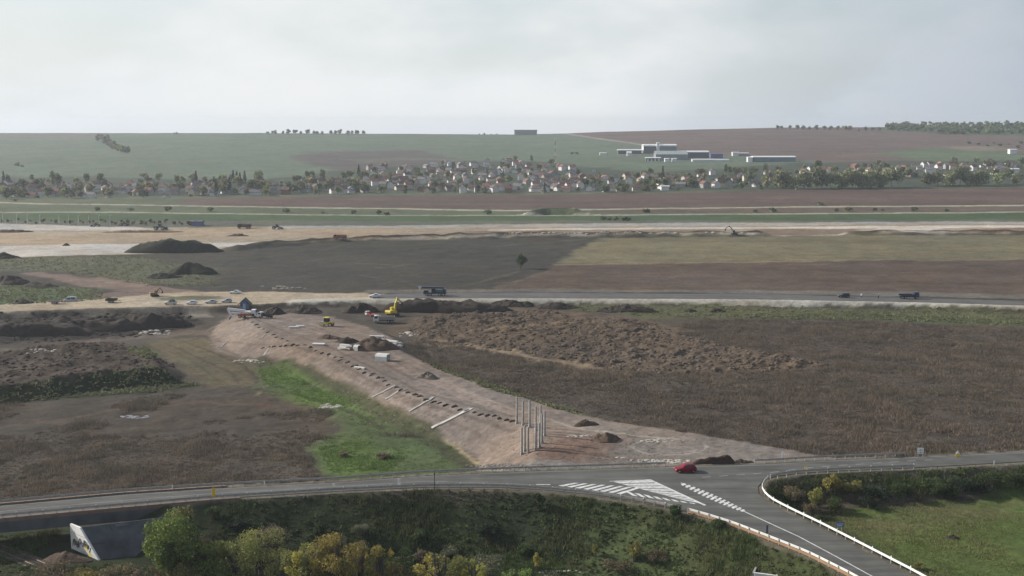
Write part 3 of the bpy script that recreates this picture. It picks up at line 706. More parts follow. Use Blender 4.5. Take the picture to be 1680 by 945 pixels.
# border bands
def band(a, b, w, parent, name='border_line'):
    A, B = P(*a, PZ), P(*b, PZ); d = (B - A).normalized(); n = Vector((-d.y, d.x, 0)) * w / 2
    me = bpy.data.meshes.new(name); me.from_pydata([A - n, B - n, B + n, A + n], [], [(0, 1, 2, 3)]); me.materials.append(white_paint)
    o = link(name, me, parent); o.location.z += random.uniform(0.0005, 0.0025); return o
band((880, 795), (903, 795), 0.3, marks); band(tipT, tipR, 0.5, marks); band((1000, 789.5), tipT, 0.25, marks)
for i in range(17):                                   # slanting hatch bars, upper edge leaning right
    t = 0.05 + i * 0.0535
    lo = lerp2(tipL, tipR, min(t, 1)); 
    if 0.43 < t < 0.48: continue
    if t < 0.50:
        hi = lerp2(tipL, tipT, min(t * 1.0 / 0.62 * 0.62 + 0.10, 1)); hi = (hi[0] + 10, hi[1])
    else:
        hi = lerp2(lo, tipT, 0.40)
    A0, A1 = lo, lerp2(lo, tipR, 0.026 / max(1 - t, 0.03) if t < 0.95 else 0.5)
    A1 = (lo[0] + 8.5, lo[1] + 1.15)
    if t < 0.5:
        B0 = (lo[0] + 26 + 20 * t, max(lo[1] - 4 - 14 * t, 787)); B1 = (B0[0] + 7.5, B0[1] + 0.25)
    else:
        s_ = 1 - (t - 0.5) / 0.52
        B0 = (lo[0] - 13 * s_, lo[1] - 7.5 * s_); B1 = (B0[0] + 8.0, B0[1] + 1.3)
    pix_sheet('hatch_bar', [A0, A1, B1, B0], PZ + 0.001 * (i % 3), white_paint, marks)
worn = mat('road_paint_worn', (0.50, 0.50, 0.48), 0.75, 0, 0.4, 1.6)
for i in range(8):
    t0, t1 = i / 8, (i + .78) / 8
    pix_sheet('hatch_bar', [lerp2((1006, 790.2), (1118, 819.6), t0), lerp2((1064, 787.6), (1153, 827.4), t0), lerp2((1064, 787.6), (1153, 827.4), t1), lerp2((1006, 790.2), (1118, 819.6), t1)], PZ - 0.002, worn, marks)
strip = thing('road_marking', 'narrow white hatched strip tapering down the middle of the slip road', 'road marking')
s0a, s0b = (1118, 793), (1222, 839)
for i in range(15):
    t = i / 15.0
    a = lerp2(s0a, s0b, t); b = lerp2(s0a, s0b, t + 0.036)
    w = 9 * math.sin(math.pi * min(0.10 + t * 0.86, 1)) ** 0.7 + 1.5
    pix_sheet('hatch_bar', [(a[0] - 0.2 * w, a[1] + 0.40 * w), (b[0] - 0.2 * w, b[1] + 0.40 * w), (b[0] + 0.75 * w, b[1] - 0.12 * w), (a[0] + 0.75 * w, a[1] - 0.12 * w)], PZ + 0.001 * (i % 3), white_paint, strip)
band((1117, 792), (1222, 839.5), 0.22, strip)
line = thing('road_marking', 'long white centre line running down the slip road to the lower edge', 'road marking')
cl = [(1222, 839.5), (1262, 858), (1310, 880), (1370, 912), (1430, 945), (1560, 1020)]
for a, b in zip(cl[:-1], cl[1:]):
    band(a, b, 0.22, line, 'line_segment')
dash = thing('road_marking', 'faint broken white line along the main road right of the red car', 'road marking')
faint = mat('road_paint_faint', (0.26, 0.26, 0.25), 0.8, 0, 0.25, 1.5)
for i in range(14):
    x0 = 1152 + i * 28
    y0 = np.interp([x0, x0 + 14], [1152, 1260, 1340, 1500, 1680], [783, 778.5, 771, 758.5, 749.5]) - np.interp([x0, x0 + 14], [1152, 1340, 1680], [0, 5, 0.5])
    o = band((x0, y0[0]), (x0 + 14, y0[1]), 0.22, dash, 'dash'); o.data.materials.clear(); o.data.materials.append(faint)
edge = thing('road_marking', 'thin pale edge line beside the far guardrail of the main road', 'road marking')
fe = [(a + 0, b + 1.6) for a, b in FAR_EDGE[1:-1]]
for a, b in zip(fe[:-1], fe[1:]):
    o = band(a, b, 0.14, edge, 'line_segment'); o.data.materials.clear(); o.data.materials.append(faint)
mid_l = thing('road_marking', 'thin worn centre line of the main road left of the junction', 'road marking')
ml = [(-200, 858), (0, 839), (200, 821), (351, 809.5), (548, 798.5), (700, 789.5), (880, 795)]
for a, b in zip(ml[:-1], ml[1:]):
    o = band(a, b, 0.14, mid_l, 'line_segment'); o.data.materials.clear(); o.data.materials.append(faint)
# ------------------------------------------------------------------ common materials
def lin(r, g, b, k=1.0): return tuple(s2l((r, g, b)) * k)
concrete = mat('concrete_grey', (0.30, 0.29, 0.27), 0.85, 0, 0.18, 1.5, 0.01)
concrete_w = mat('concrete_white', (0.58, 0.57, 0.54), 0.8, 0, 0.14, 0.8, 0.01)
concrete_d = mat('concrete_dark', (0.09, 0.09, 0.092), 0.9, 0, 0.3, 0.5, 0.01)  # dark, unevenly toned concrete for the deck and culvert floors
galv = mat('galvanised_steel', (0.42, 0.43, 0.43), 0.5, 0.35, 0.12, 2.0)
galv_d = mat('weathered_shaded_steel', (0.36, 0.335, 0.30), 0.7, 0.2, 0.25, 2.0)
white_rail = mat('white_steel', (0.66, 0.66, 0.63), 0.55, 0.0, 0.08, 2.0)
timber = mat('orange_brown_rail', (0.36, 0.22, 0.12), 0.7, 0, 0.2, 1.0)
rubber = mat('tyre_rubber', (0.02, 0.02, 0.02), 0.9, 0, 0.2, 8)
glass = mat('tinted_glass', (0.03, 0.035, 0.04), 0.08, 0, 0.05, 1, spec=0.6)
chrome = mat('wheel_metal', (0.45, 0.45, 0.45), 0.35, 0.6, 0.05, 3)
lamp_clear = mat('lamp_clear', (0.75, 0.75, 0.72), 0.15, 0, 0.05, 3)
lamp_red = mat('lamp_red', (0.4, 0.02, 0.02), 0.25, 0, 0.05, 3)
yellow_paint = mat('yellow_paint', (0.75, 0.48, 0.03), 0.5, 0, 0.08, 2)
machine_yellow = mat('machine_yellow', (0.55, 0.42, 0.04), 0.55, 0, 0.15, 2)
dark_metal = mat('dark_metal', (0.035, 0.035, 0.035), 0.6, 0.3, 0.2, 2)
blue_sign = mat('sign_blue', (0.10, 0.13, 0.24), 0.5, 0, 0.1, 2)
soil_dark = mat('dark_topsoil', lin(70, 61, 53, 0.6), 0.95, 0, 0.3, 0.8, 0.1)
soil_brown = mat('brown_subsoil', lin(104, 86, 72, 0.62), 0.95, 0, 0.3, 0.8, 0.1)
soil_green = mat('overgrown_topsoil', lin(60, 60, 46, 0.55), 0.95, 0, 0.35, 0.5, 0.1)
stone_white = mat('chalk_stone', lin(206, 200, 188, 0.62), 0.9, 0, 0.12, 2.0, 0.03)
ballast = mat('rail_ballast', lin(120, 112, 102, 0.62), 0.95, 0, 0.25, 4.0, 0.05)

# ------------------------------------------------------------------ road bridge over the railway
def offset_line(pts, d):
    """shift a polyline sideways (positive = left of its direction)"""
    out = []
    for i, p in enumerate(pts):
        a = Vector(pts[max(i - 1, 0)][:2]); b = Vector(pts[min(i + 1, len(pts) - 1)][:2])
        t = (b - a).normalized(); out.append((p[0] - t.y * d, p[1] + t.x * d, p[2]))
    return out
def cut_right(pts, x1):
    out = []
    for i, p in enumerate(pts):
        if p[0] <= x1: out.append(p)
        else:
            q = pts[i - 1]; t = (x1 - q[0]) / (p[0] - q[0]); out.append(tuple(q[k] + (p[k] - q[k]) * t for k in range(3))); break
    return out
bridge = thing('road_bridge', 'concrete road bridge with graffiti on its pale abutment above the railway', 'bridge', (BANK_X - 8, 186, 0))
inv_b = Matrix.Translation(-Vector(bridge.location))
bf = cut_right(offset_line(FE, 1.0), -50); bn = cut_right(offset_line(NL, -1.0), -46)
def ribbon_solid(mb, A, B, z0, z1):
    """solid between two polylines"""
    n = min(len(A), len(B)); vs = []
    for i in range(n):
        vs += [(A[i][0], A[i][1], z0), (B[i][0], B[i][1], z0), (B[i][0], B[i][1], z1), (A[i][0], A[i][1], z1)]
    fs = [(0, 1, 2, 3), tuple(4 * (n - 1) + k for k in (3, 2, 1, 0))]
    for i in range(n - 1):
        for k in range(4):
            k2 = (k + 1) % 4; fs.append((4 * i + k, 4 * i + 4 + k, 4 * i + 4 + k2, 4 * i + k2))
    return mb.add(vs, fs)
nb = min(len(bf), len(bn))
def local(o, root):
    o.matrix_parent_inverse = Matrix.Translation(-Vector(root.location)); return o
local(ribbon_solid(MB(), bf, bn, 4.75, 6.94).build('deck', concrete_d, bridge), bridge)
kerb_m = mat('kerb_concrete', lin(150, 128, 112, 0.62), 0.85, 0, 0.2, 1.0)
for A_, B_ in ((cut_right(offset_line(NL, -0.45), -46), cut_right(offset_line(NL, -1.02), -46)), (cut_right(offset_line(FE, 0.45), -50), cut_right(offset_line(FE, 1.02), -50))):
    local(ribbon_solid(MB(), A_, B_, 6.55, 7.16).build('edge_beam', kerb_m, bridge), bridge)
AZ = 1.75
def at_depth(px, py, q):
    """point on the sight line of a pixel at the distance of point q"""
    b__ = -(py - 472.5) / FPX; t_ = q.y / (CP + b__ * SP)
    return Vector(((px - 840) / FPX * t_, q.y, CAM_Z + (-SP + b__ * CP) * t_))
a_ = P(117, 900, AZ); b_ = P(166, 914, AZ + .75); a_.z = b_.z = AZ - .6
ab = (b_ - a_)
a2 = a_ + Vector((0, 0, 4.75)); b2 = a_ + ab * 0.33 + Vector((0, 0, 4.75))
c_ = b_ + Vector((15.0, 6.5, 0)); c2 = b2 + Vector((17.5, 6.6, .2)); 
th_ = Vector((.16, .34, 0))
abut = MB().add([a_, b_, b_ + th_, a_ + th_, a2, b2, b2 + th_, a2 + th_], [(3, 2, 1, 0), (4, 5, 6, 7), (0, 1, 5, 4), (1, 2, 6, 5), (2, 3, 7, 6), (3, 0, 4, 7)]).build('abutment', mat('abutment_whitewash', (.70, .69, .65), .85, 0, .12, .6, .01), bridge)
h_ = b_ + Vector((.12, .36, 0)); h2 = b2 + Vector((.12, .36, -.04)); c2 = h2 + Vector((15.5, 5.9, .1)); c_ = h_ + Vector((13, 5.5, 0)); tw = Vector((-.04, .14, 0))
wing = MB().add([h_, c_, c_ + tw, h_ + tw, h2, c2, c2 + tw, h2 + tw], [(3, 2, 1, 0), (4, 5, 6, 7), (0, 1, 5, 4), (1, 2, 6, 5), (2, 3, 7, 6), (3, 0, 4, 7)]).build('wing_wall', mat('wing_concrete_shade', (.075, .078, .085), .9, 0, .45, .45, .01), bridge)  # wing concrete coloured near black to stand for the shade on it
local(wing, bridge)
wu = (c_ - h_); wv = (h2 - h_); wn_n = wu.cross(wv).normalized()
if wn_n.y > 0: wn_n = -wn_n
stain = mat('wing_stain', (.11, .11, .11), .9, 0, .4, .6); pale_tag = mat('graffiti_faded', (.16, .15, .20), .8, 0, .5, 1.2)
def wp(u, v, off=.02): return h_ + (h2 - h_) * v + ((c_ - h_) * (1 - v) + (c2 - h2) * v) * u + wn_n * off
def wing_patch(name, pts, m, off):
    me = bpy.data.meshes.new(name); me.from_pydata([wp(u, v, off) for u, v in pts], [], [tuple(range(len(pts)))]); me.materials.append(m); me.update()
    o = link(name, me); o.parent = wing; o.matrix_parent_inverse = Matrix.Identity(4)
for u in (.25, .5, .75): wing_patch('panel_joint', [(u, .02), (u + .006, .02), (u + .006, .98), (u, .98)], dark_metal, .02)
wing_patch('panel_joint', [(.01, .52), (.98, .52), (.98, .54), (.01, .54)], dark_metal, .026)
wing_patch('water_stain', [(.3, .98), (.42, .98), (.39, .5), (.36, .4), (.33, .6)], stain, .012); wing_patch('water_stain', [(.6, .98), (.66, .98), (.64, .35), (.62, .6)], stain, .012)
wing_patch('faded_tag', [(.08, .12), (.2, .3), (.24, .46), (.17, .48), (.1, .36)], pale_tag, .016); wing_patch('faded_tag', [(.28, .1), (.36, .16), (.42, .4), (.36, .44), (.3, .3)], pale_tag, .016)
local(abut, bridge)
nface = ab.cross(Vector((0, 0, 1))).normalized()
if nface.y > 0: nface = -nface
U = ab.normalized(); UL = ab.length
def onface(u, v, off): return a_ + U * u + Vector((0, 0, v + 0.6)) + nface * off
def in_face(u, v): return 0.15 < u < UL * (1 - 0.67 * (v + 0.6) / 4.75) - 0.15
paint_pale = mat('graffiti_ground_white', (0.62, 0.62, 0.58), 0.7, 0, 0.1, 1.5)
paint_dark = mat('graffiti_ink', (0.035, 0.03, 0.05), 0.6, 0, 0.2, 2)
paint_yel = mat('graffiti_yellow', (0.62, 0.50, 0.07), 0.6, 0, 0.15, 2)
sub = lambda o: (setattr(o, 'parent', abut), setattr(o, 'matrix_parent_inverse', Matrix.Translation(-Vector(bridge.location)) @ Matrix.Identity(4)), o)[2]
def face_patch(name, pts, off, m):
    me = bpy.data.meshes.new(name); me.from_pydata([onface(u, v, off) for u, v in pts], [], [tuple(range(len(pts)))]); me.materials.append(m); me.update()
    o = link(name, me); o.parent = abut; o.matrix_parent_inverse = Matrix.Identity(4)
    return o
face_patch('painted_band', [(0.05, 0.0), (UL * 0.90, 0.0), (UL * 0.90 - UL * .33, 2.3), (0.05, 2.75)], 0.012, paint_pale)
for poly in ([(4.3, 0.9), (5.2, 0.8), (5.0, 1.9), (4.4, 2.1)], [(0.8, 0.8), (1.5, 0.9), (1.6, 1.6), (0.9, 1.7)], [(5.2, 0.15), (6.2, 0.1), (5.9, 0.6), (5.3, 0.7)]):
    face_patch('yellow_patch', poly, 0.02, paint_yel)
rg = random.Random(3)
for k in range(13):                       # the looping tags
    u0 = 0.5 + k * 0.42; v0 = 0.35 + rg.random() * 0.8
    pts = []
    hgt = 0.9 + rg.random() * 0.7
    for i in range(9):
        t = i / 8
        pts.append((u0 + 0.55 * math.sin(t * 7 + k) * 0.5 + t * 0.5, v0 + hgt * abs(math.sin(t * 5 + k * 1.3))))
    pts = [p for p in pts if in_face(*p)]
    if len(pts) < 4: continue
    mb = MB()
    for p, q in zip(pts[:-1], pts[1:]):
        A, B = onface(*p, 0.03), onface(*q, 0.03); d = (B - A).normalized(); n = d.cross(nface) * 0.06
        mb.add([A - n, B - n, B + n, A + n], [(0, 1, 2, 3)])
    me = bpy.data.meshes.new('graffiti_stroke'); me.from_pydata(mb.v, [], mb.f); me.materials.append(paint_dark)
    o = link('graffiti_stroke', me); o.parent = abut; o.matrix_parent_inverse = Matrix.Identity(4)
for v_ in (2.8,):
    face_patch('joint_line', [(0.0, v_), (UL * 0.52, v_), (UL * 0.51, v_ + 0.06), (0.0, v_ + 0.06)], 0.02, concrete)

# ------------------------------------------------------------------ railway under the bridge
rA = P(0, 899, 1.9); rB = P(75, 930, 1.9); rd = (rB - rA).normalized(); rn = Vector((-rd.y, rd.x, 0))
r0 = (rA + rB) / 2 - Vector((0, 0, .35))
track = thing('railway_track', 'rusty railway track with sleepers passing under the road bridge', 'railway', r0)
def rp(s, o, z): return rd * s + rn * o + Vector((0, 0, z))
bal = MB()
bal.add([rp(-26, -2.4, -0.6), rp(14, -2.4, -0.6), rp(14, -1.6, 0.32), rp(-26, -1.6, 0.32), rp(-26, 2.4, -0.6), rp(14, 2.4, -0.6), rp(14, 1.6, 0.32), rp(-26, 1.6, 0.32)],
        [(0, 1, 2, 3), (3, 2, 6, 7), (7, 6, 5, 4), (0, 3, 7, 4), (1, 5, 6, 2)])
bal.build('ballast_bed', ballast, track)
sleeper_me = MB().box(-0.13, 0.13, -1.3, 1.3, 0.28, 0.40, bev=0.02).mesh('sleeper', mat('sleeper_wood', (0.07, 0.06, 0.05), 0.9, 0, 0.3, 3))
ang = math.atan2(rd.y, rd.x)
for i in range(46):
    o = link('sleeper', sleeper_me, track, rp(-18 + i * 0.65, 0, 0), ang)
rust = mat('rail_rust', (0.16, 0.11, 0.08), 0.6, 0.4, 0.2, 3)
for s_ in (-0.72, 0.72):
    m_ = MB()
    prof = [(-0.07, 0.40), (0.07, 0.40), (0.03, 0.44), (0.035, 0.56), (-0.035, 0.56), (-0.03, 0.44)]
    vs = [rp(-26, s_ + a, z) for a, z in prof] + [rp(14, s_ + a, z) for a, z in prof]
    m_.add(vs, [(0, 1, 2, 3, 4, 5), (11, 10, 9, 8, 7, 6)] + [(i, i + 6, (i + 1) % 6 + 6, (i + 1) % 6) for i in range(6)])
    m_.build('running_rail', rust, track)

# ------------------------------------------------------------------ guardrails
def resample(pts, step):
    pts = [Vector(p) for p in pts]; out = [pts[0]]; dirs = []
    L = [0.0]
    for a, b in zip(pts[:-1], pts[1:]): L.append(L[-1] + (b - a).length)
    n = max(int(L[-1] / step), 1); res = []
    for i in range(n + 1):
        s = L[-1] * i / n
        k = min(max(np.searchsorted(L, s) - 1, 0), len(pts) - 2)
        t = (s - L[k]) / max(L[k + 1] - L[k], 1e-6)
        res.append((pts[k].lerp(pts[k + 1], t), (pts[k + 1] - pts[k]).normalized()))
    return res
post_me = MB().box(-0.05, 0.05, -0.06, 0.06, -1.0, 0.72).mesh('post', galv_d)
post_lit = MB().box(-0.05, 0.05, -0.06, 0.06, -1.0, 0.80).mesh('post', galv)
refl_me = MB().box(-0.09, 0.09, -0.03, 0.03, 0.80, 0.98, bev=0.01).mesh('reflector', lamp_clear)
def smooth_line(pts, it=2):
    for _ in range(it):
        o = [pts[0]]
        for a, b in zip(pts[:-1], pts[1:]):
            o += [tuple(a[k] * 0.75 + b[k] * 0.25 for k in range(3)), tuple(a[k] * 0.25 + b[k] * 0.75 for k in range(3))]
        pts = o + [pts[-1]]
    return pts
def guardrail(label, pts, side, m_beam, step=2.0, refl=False, lower=None, post=post_me):
    """side: which way the beam faces (+1 left of the line)"""
    rs = resample(smooth_line(pts), step)
    root = thing('guardrail', label, 'guardrail', rs[0][0], 0.0, 'guardrails along the junction')
    o0 = rs[0][0]
    prof = [(0.00, 0.42), (0.07, 0.47), (0.07, 0.54), (0.02, 0.60), (0.07, 0.66), (0.07, 0.74), (0.00, 0.80), (-0.02, 0.76), (-0.02, 0.46)]
    def beam(prof, name, m):
        vs = []; fs = []; n = len(prof)
        for p, d in rs:
            nn = Vector((-d.y, d.x, 0)) * side
            for o, z in prof: vs.append(p - o0 + nn * (o + 0.08) + Vector((0, 0, z)))
        for i in range(len(rs) - 1):
            for k in range(n):
                k2 = (k + 1) % n; fs.append((i * n + k, i * n + k2, i * n + n + k2, i * n + n + k))
        fs.append(tuple(range(n))); fs.append(tuple(range((len(rs) - 1) * n + n - 1, (len(rs) - 1) * n - 1, -1)))
        MB().add(vs, fs).build(name, m, root)
    beam(prof, 'beam', m_beam)
    if lower:
        for z0 in lower:
            beam([(-0.16, z0), (-0.10, z0), (-0.10, z0 + 0.14), (-0.16, z0 + 0.14)], 'lower_bar', timber)
    for i, (p, d) in enumerate(rs):
        q = link('post', post, root, p - o0, math.atan2(d.y, d.x))
        if refl and i % 2 == 0:
            link('reflector', refl_me, q)
    return root
fe_r = offset_line(FE, 0.7); nl_r = offset_line(NL, -0.7); rr_r = offset_line(RR, -0.75)
def px_of(p): return proj(p[0], p[1], p[2])[0]
def between(pts, x0, x1):
    dense = [tuple(q[0]) for q in resample(pts, 1.0)]
    return [q for q in dense if x0 <= px_of(q) <= x1][::3]
guardrail('dark guardrail along the far side of the main road left of the red car', between(fe_r, -120, 1098), -1, galv_d, 2.0)
guardrail('rusty guardrail beyond the main road between the soil heap and white notice board', between(fe_r, 1232, 1500), -1, galv_d, 2.0)
guardrail('long grey guardrail along the near side of the main road and over the bridge', between(nl_r[:11], -120, 1128), 1, galv_d, 2.0, True)
rampL = [q for q in [tuple(q[0]) for q in resample(nl_r[9:], 1.0)] if px_of(q) > 1122][::3]
guardrail('white guardrail with two orange brown lower bars on the left of the slip road', rampL, 1, white_rail, 2.0, False, (0.06, 0.26), post_lit)
rr_dense = [tuple(q[0]) for q in resample(rr_r, 0.8)]  # one rail: whiter steel paints its sunlit face, darker steel its shaded back
cut_i = next(i for i, q in enumerate(rr_dense) if i > 60 and px_of(q) > 1500)
corner_i = next(i for i, q in enumerate(rr_dense) if i > 60 and px_of(q) > 1262 and q[1] > 190)
guardrail('bright white guardrail on the right of the slip road up to the corner', rr_dense[:corner_i:3], 1, white_rail, 2.0, True, None, post_lit)
guardrail('dark guardrail with white posts along the inner edge of the corner', rr_dense[corner_i:cut_i:3], 1, galv_d, 2.0, True, None, post_me)

# ------------------------------------------------------------------ roadside signs and posts
def sign(name, label, p, panel, h0, m_panel, legs=(0.0,), rz=0.0, marks_=None, cat='sign', thick=0.05, leg_m=galv_d):
    """panel (w,h) with its lower edge at h0 above p"""
    r = thing(name, label, cat, p, rz)
    w, h = panel
    pn = MB().box(-w / 2, w / 2, -thick / 2, thick / 2, h0, h0 + h, bev=0.012).build('panel', m_panel, r)
    for x in legs: MB().tube([(x, 0.06, -0.7), (x, 0.06, h0 + h * 0.9)], 0.04, 6).build('post', leg_m, r)
    if marks_:
        for (x0, x1, z0, z1, mm) in marks_:
            MB().box(x0, x1, -thick / 2 - 0.012, -thick / 2 - 0.004, h0 + z0, h0 + z1).build('panel_mark', mm, pn)
    return r
white_panel = mat('white_sign_face', (0.72, 0.72, 0.70), 0.5, 0, 0.05, 2)
dark_print = mat('dark_print', (0.05, 0.05, 0.06), 0.6, 0, 0.1, 2)
def rd_pt(px, py): return P(px, py, ROAD_Z - 0.1)
sign('chevron_sign', 'tall yellow marker sign on the near guardrail above the green tree', rd_pt(351, 823), (0.55, 1.5), 0.9, yellow_paint, (0.0,), 0.0)
sign('sign_back', 'small white sign panel on the near guardrail right of the yellow marker', rd_pt(548, 808), (0.42, 0.62), 1.0, white_panel)
sign('sign_back', 'tall narrow white sign panel on the near guardrail left of the dark pole', rd_pt(655, 803), (0.46, 1.25), 0.7, white_panel)
r = thing('road_pole', 'thin dark steel pole on the near guardrail right of the white sign panels', 'pole', rd_pt(713, 803))
MB().tube([(0, 0, -0.7), (0, 0, 2.7)], 0.07, 6).build('shaft', dark_metal, r); MB().box(-0.12, 0.12, -0.12, 0.12, 2.7, 2.95, bev=0.02).build('cap', dark_metal, r)
bits = []
for i in range(3):
    for j in range(2):
        bits.append((-0.46 + i * 0.33, -0.24 + i * 0.33, 0.18 + j * 0.45, 0.28 + j * 0.45 + 0.1 * (i % 2), dark_print))
sign('notice_board', 'white notice board on two legs with small dark marks beyond the main road', P(1510, 751, 6.8), (1.15, 1.15), 0.8, white_panel, (-0.42, 0.42), 0.0, bits)
sign('sign_back', 'tall white sign seen edge on at the gravel corner beyond the main road', P(1284, 756, 6.8), (0.42, 1.4), 0.4, white_panel)
rw = sign('roadworks_sign', 'white and yellow warning sign standing beside the road at the far right', P(1571, 750, 6.9), (0.75, 0.55), 0.1, yellow_paint, (0.0,))
MB().prism([(-0.38, 0.68), (0.38, 0.68), (0.0, 1.3)], -0.03, 0.03).build('warning_triangle', white_panel, rw)
sign('marker_post', 'small white delineator post on the near verge at the far right', P(1631, 763, 6.9), (0.2, 0.75), 0.15, white_panel, (0.0,))
sign('marker_post', 'small white delineator post by the far guardrail above the yellow marker', P(283, 806, 6.9), (0.16, 0.8), 0.3, white_panel, (0.0,))
sign('marker_post', 'white delineator post by the far guardrail where the grass meadow ends', P(434, 798, 6.9), (0.2, 0.75), 0.2, white_panel, (0.0,))
sign('corner_marker', 'round yellow marker on the inner guardrail of the corner', P(1322, 776, 7.0), (0.42, 0.42), 0.75, yellow_paint, (0.0,))
pb = on(1377, 880)
r = thing('culvert_headwall', 'pale concrete culvert headwall at the bottom edge below the slip road', 'headwall', on(1255, 950), -.35, None, .7)
MB().box(-2.2, 2.2, -.25, .25, -.6, 1.0, bev=.04).build('front_wall', concrete_w, r); MB().prism([(2.2, -.6), (2.6, -.6), (2.6, 1.0), (2.2, 1.0)], -.2, 2.6).build('side_wall', concrete_w, r); MB().prism([(-2.6, -.6), (-2.2, -.6), (-2.2, .9), (-2.6, .9)], -.2, 3.4).build('side_wall', concrete, r)
tips = [(-0.55, 0.55, 0.48, 0.56, white_panel), (-0.45, 0.4, 0.2, 0.28, white_panel)]
sign('direction_sign', 'blue direction sign on two posts beside the slip road', pb, (1.35, 0.85), 1.5, blue_sign, (-0.35, 0.35), 0.1, tips)
sign('sign_back', 'dark narrow sign by the white guardrail on the left of the slip road', P(1258, 884, 6.9), (0.32, 1.3), 0.9, mat('grey_blue_sign_back', (0.08, 0.1, 0.12), 0.6, 0, 0.1, 2))

# ------------------------------------------------------------------ heaps of soil and stone
def heap(name, label, px, py, wpx, hpx, m, seed, dr=0.55, rough=0.28, group=None, lean=0.0, cat='soil heap', flat=0.0, rz=0.0, loc=None, wm=None, hm_=None):
    p = loc or on(px, py)
    t = depth(p.x, p.y, p.z); mpp = t / FPX
    W = (wm or wpx * mpp) / 2; Hh = hm_ or hpx * mpp; D = W * dr
    nr_, na = 24, 72
    vs = [(0, 0, 0)]; 
    rr_ = np.linspace(0, 1, nr_ + 1)[1:]; aa = np.linspace(0, 2 * math.pi, na, endpoint=False)
    RR_, AA = np.meshgrid(rr_, aa, indexing='ij')
    lob = 1 + 0.16 * np.sin(2 * AA + seed) + 0.12 * np.sin(3 * AA + 2.1 * seed) + 0.07 * np.sin(5 * AA + seed * 3.3)
    X = W * RR_ * np.cos(AA) * lob; Y = D * RR_ * np.sin(AA) * lob
    sc = max(Hh * 0.9, 0.25)
    base = np.clip(1 - np.maximum(RR_ - flat, 0) / (1 - flat), 0, 1)
    prof = base ** 0.9 * (1.35 - 0.35 * base)
    Z = Hh * prof * (1 + (rough + .1) * fbm(X + seed * 31, Y, sc * 1.8, 4, seed)) + (rough * 0.45 + .1) * Hh * fbm(X, Y + seed * 17, sc * 0.75, 4, seed + 3, .65) * np.minimum(1, base * 3)
    Z = np.where(RR_ > 0.99, -0.5, Z); X = X + lean * Z
    V = np.concatenate([[[lean * Hh, 0, Hh * (1 + 0.1 * math.sin(seed))]], np.stack([X.ravel(), Y.ravel(), Z.ravel()], 1)])
    cr, sr = math.cos(rz), math.sin(rz)
    V[:, :2] = np.stack([V[:, 0] * cr - V[:, 1] * sr, V[:, 0] * sr + V[:, 1] * cr], 1)
    wx = V[:, 0] + p.x; wy = V[:, 1] + p.y
    V[:, 2] += gz_at(wx, wy) - p.z
    F = [(0, 1 + k, 1 + (k + 1) % na) for k in range(na)]
    for i in range(nr_ - 1):
        for k in range(na):
            k2 = (k + 1) % na; a = 1 + i * na; b = 1 + (i + 1) * na
            F.append((a + k, b + k, b + k2, a + k2))
    o = link(name, mesh_np(name, V, F, m, smooth=True), None, p)
    return tag(o, label, cat, group)
GH = 'heaps of soil around the earthworks'
heap('soil_heap', 'large dark overgrown soil mound beside the pale haul road at upper left', 285, 413, 138, 17, soil_green, 1, 0.42, 0.10, GH, flat=0.42)
heap('soil_heap', 'dark mound with grassy top below the largest upper left mound', 318, 450, 76, 14, soil_green, 2, 0.5, 0.2, GH, flat=0.2)
heap('soil_heap', 'low grassy tail of the dark mound left of it', 268, 456, 62, 8, soil_green, 12, 0.45, 0.2, GH)
heap('soil_heap', 'dark mound at the left edge above the green strip', 18, 466, 70, 13, soil_dark, 3, 0.5, 0.2, GH)
heap('soil_heap', 'low dark mound tapering right above the green strip at the left edge', 64, 470, 66, 7, soil_dark, 4, 0.5, 0.2, GH)
heap('soil_heap', 'small dark heap on the verge left of the silver van', 38, 499, 38, 7, soil_dark, 5, 0.6, 0.25, GH)
heap('soil_heap', 'dark soil mound at the very left edge beside the haul road', 8, 424, 46, 9, soil_dark, 6, 0.5, 0.2, GH)
heap('soil_heap', 'long black topsoil ridge at the left edge under the gravel road', 40, 548, 210, 17, soil_dark, 7, 0.3, 0.22, GH, flat=0.5)
heap('soil_heap', 'black topsoil ridge in the middle of the row under the gravel road', 148, 541, 170, 18, soil_dark, 8, 0.3, 0.22, GH, flat=0.5)
heap('soil_heap', 'black topsoil ridge at the right end of the row under the gravel road', 240, 536, 150, 18, soil_dark, 9, 0.3, 0.22, GH, flat=0.5)
heap('soil_heap', 'dark heap behind the white pickup at the head of the embankment', 449, 514, 40, 11, soil_dark, 10, 0.7, 0.2, GH)
heap('soil_heap', 'low dark spoil heap right of the embankment head', 500, 513, 70, 9, soil_dark, 11, 0.5, 0.35, GH)
heap('soil_heap', 'dark spoil bank left of the yellow excavator', 592, 512, 66, 12, soil_dark, 13, 0.45, 0.3, GH, flat=0.2)
heap('soil_heap', 'long dark spoil bank right of the yellow excavator below the new road', 735, 511, 200, 14, soil_dark, 14, 0.3, 0.24, GH, flat=0.55)
heap('soil_heap', 'dark spoil hump at the right end of the long bank', 842, 504, 62, 10, soil_dark, 15, 0.5, 0.3, GH)
heap('soil_heap', 'low dark spoil heap right of the long spoil bank', 912, 506, 76, 9, soil_dark, 16, 0.4, 0.3, GH)
heap('soil_heap', 'flat dark spoil strip above the dug field', 1030, 511, 118, 8, soil_dark, 17, 0.3, 0.25, GH, flat=0.4)
heap('soil_heap', 'small dark spoil lump on the grass right of the flat strip', 1132, 512, 26, 4, soil_dark, 18, 0.6, 0.3, GH)
heap('soil_heap', 'small dark spoil pair on the grass below the pale road edge', 1175, 512, 30, 5, soil_dark, 19, 0.6, 0.3, GH)
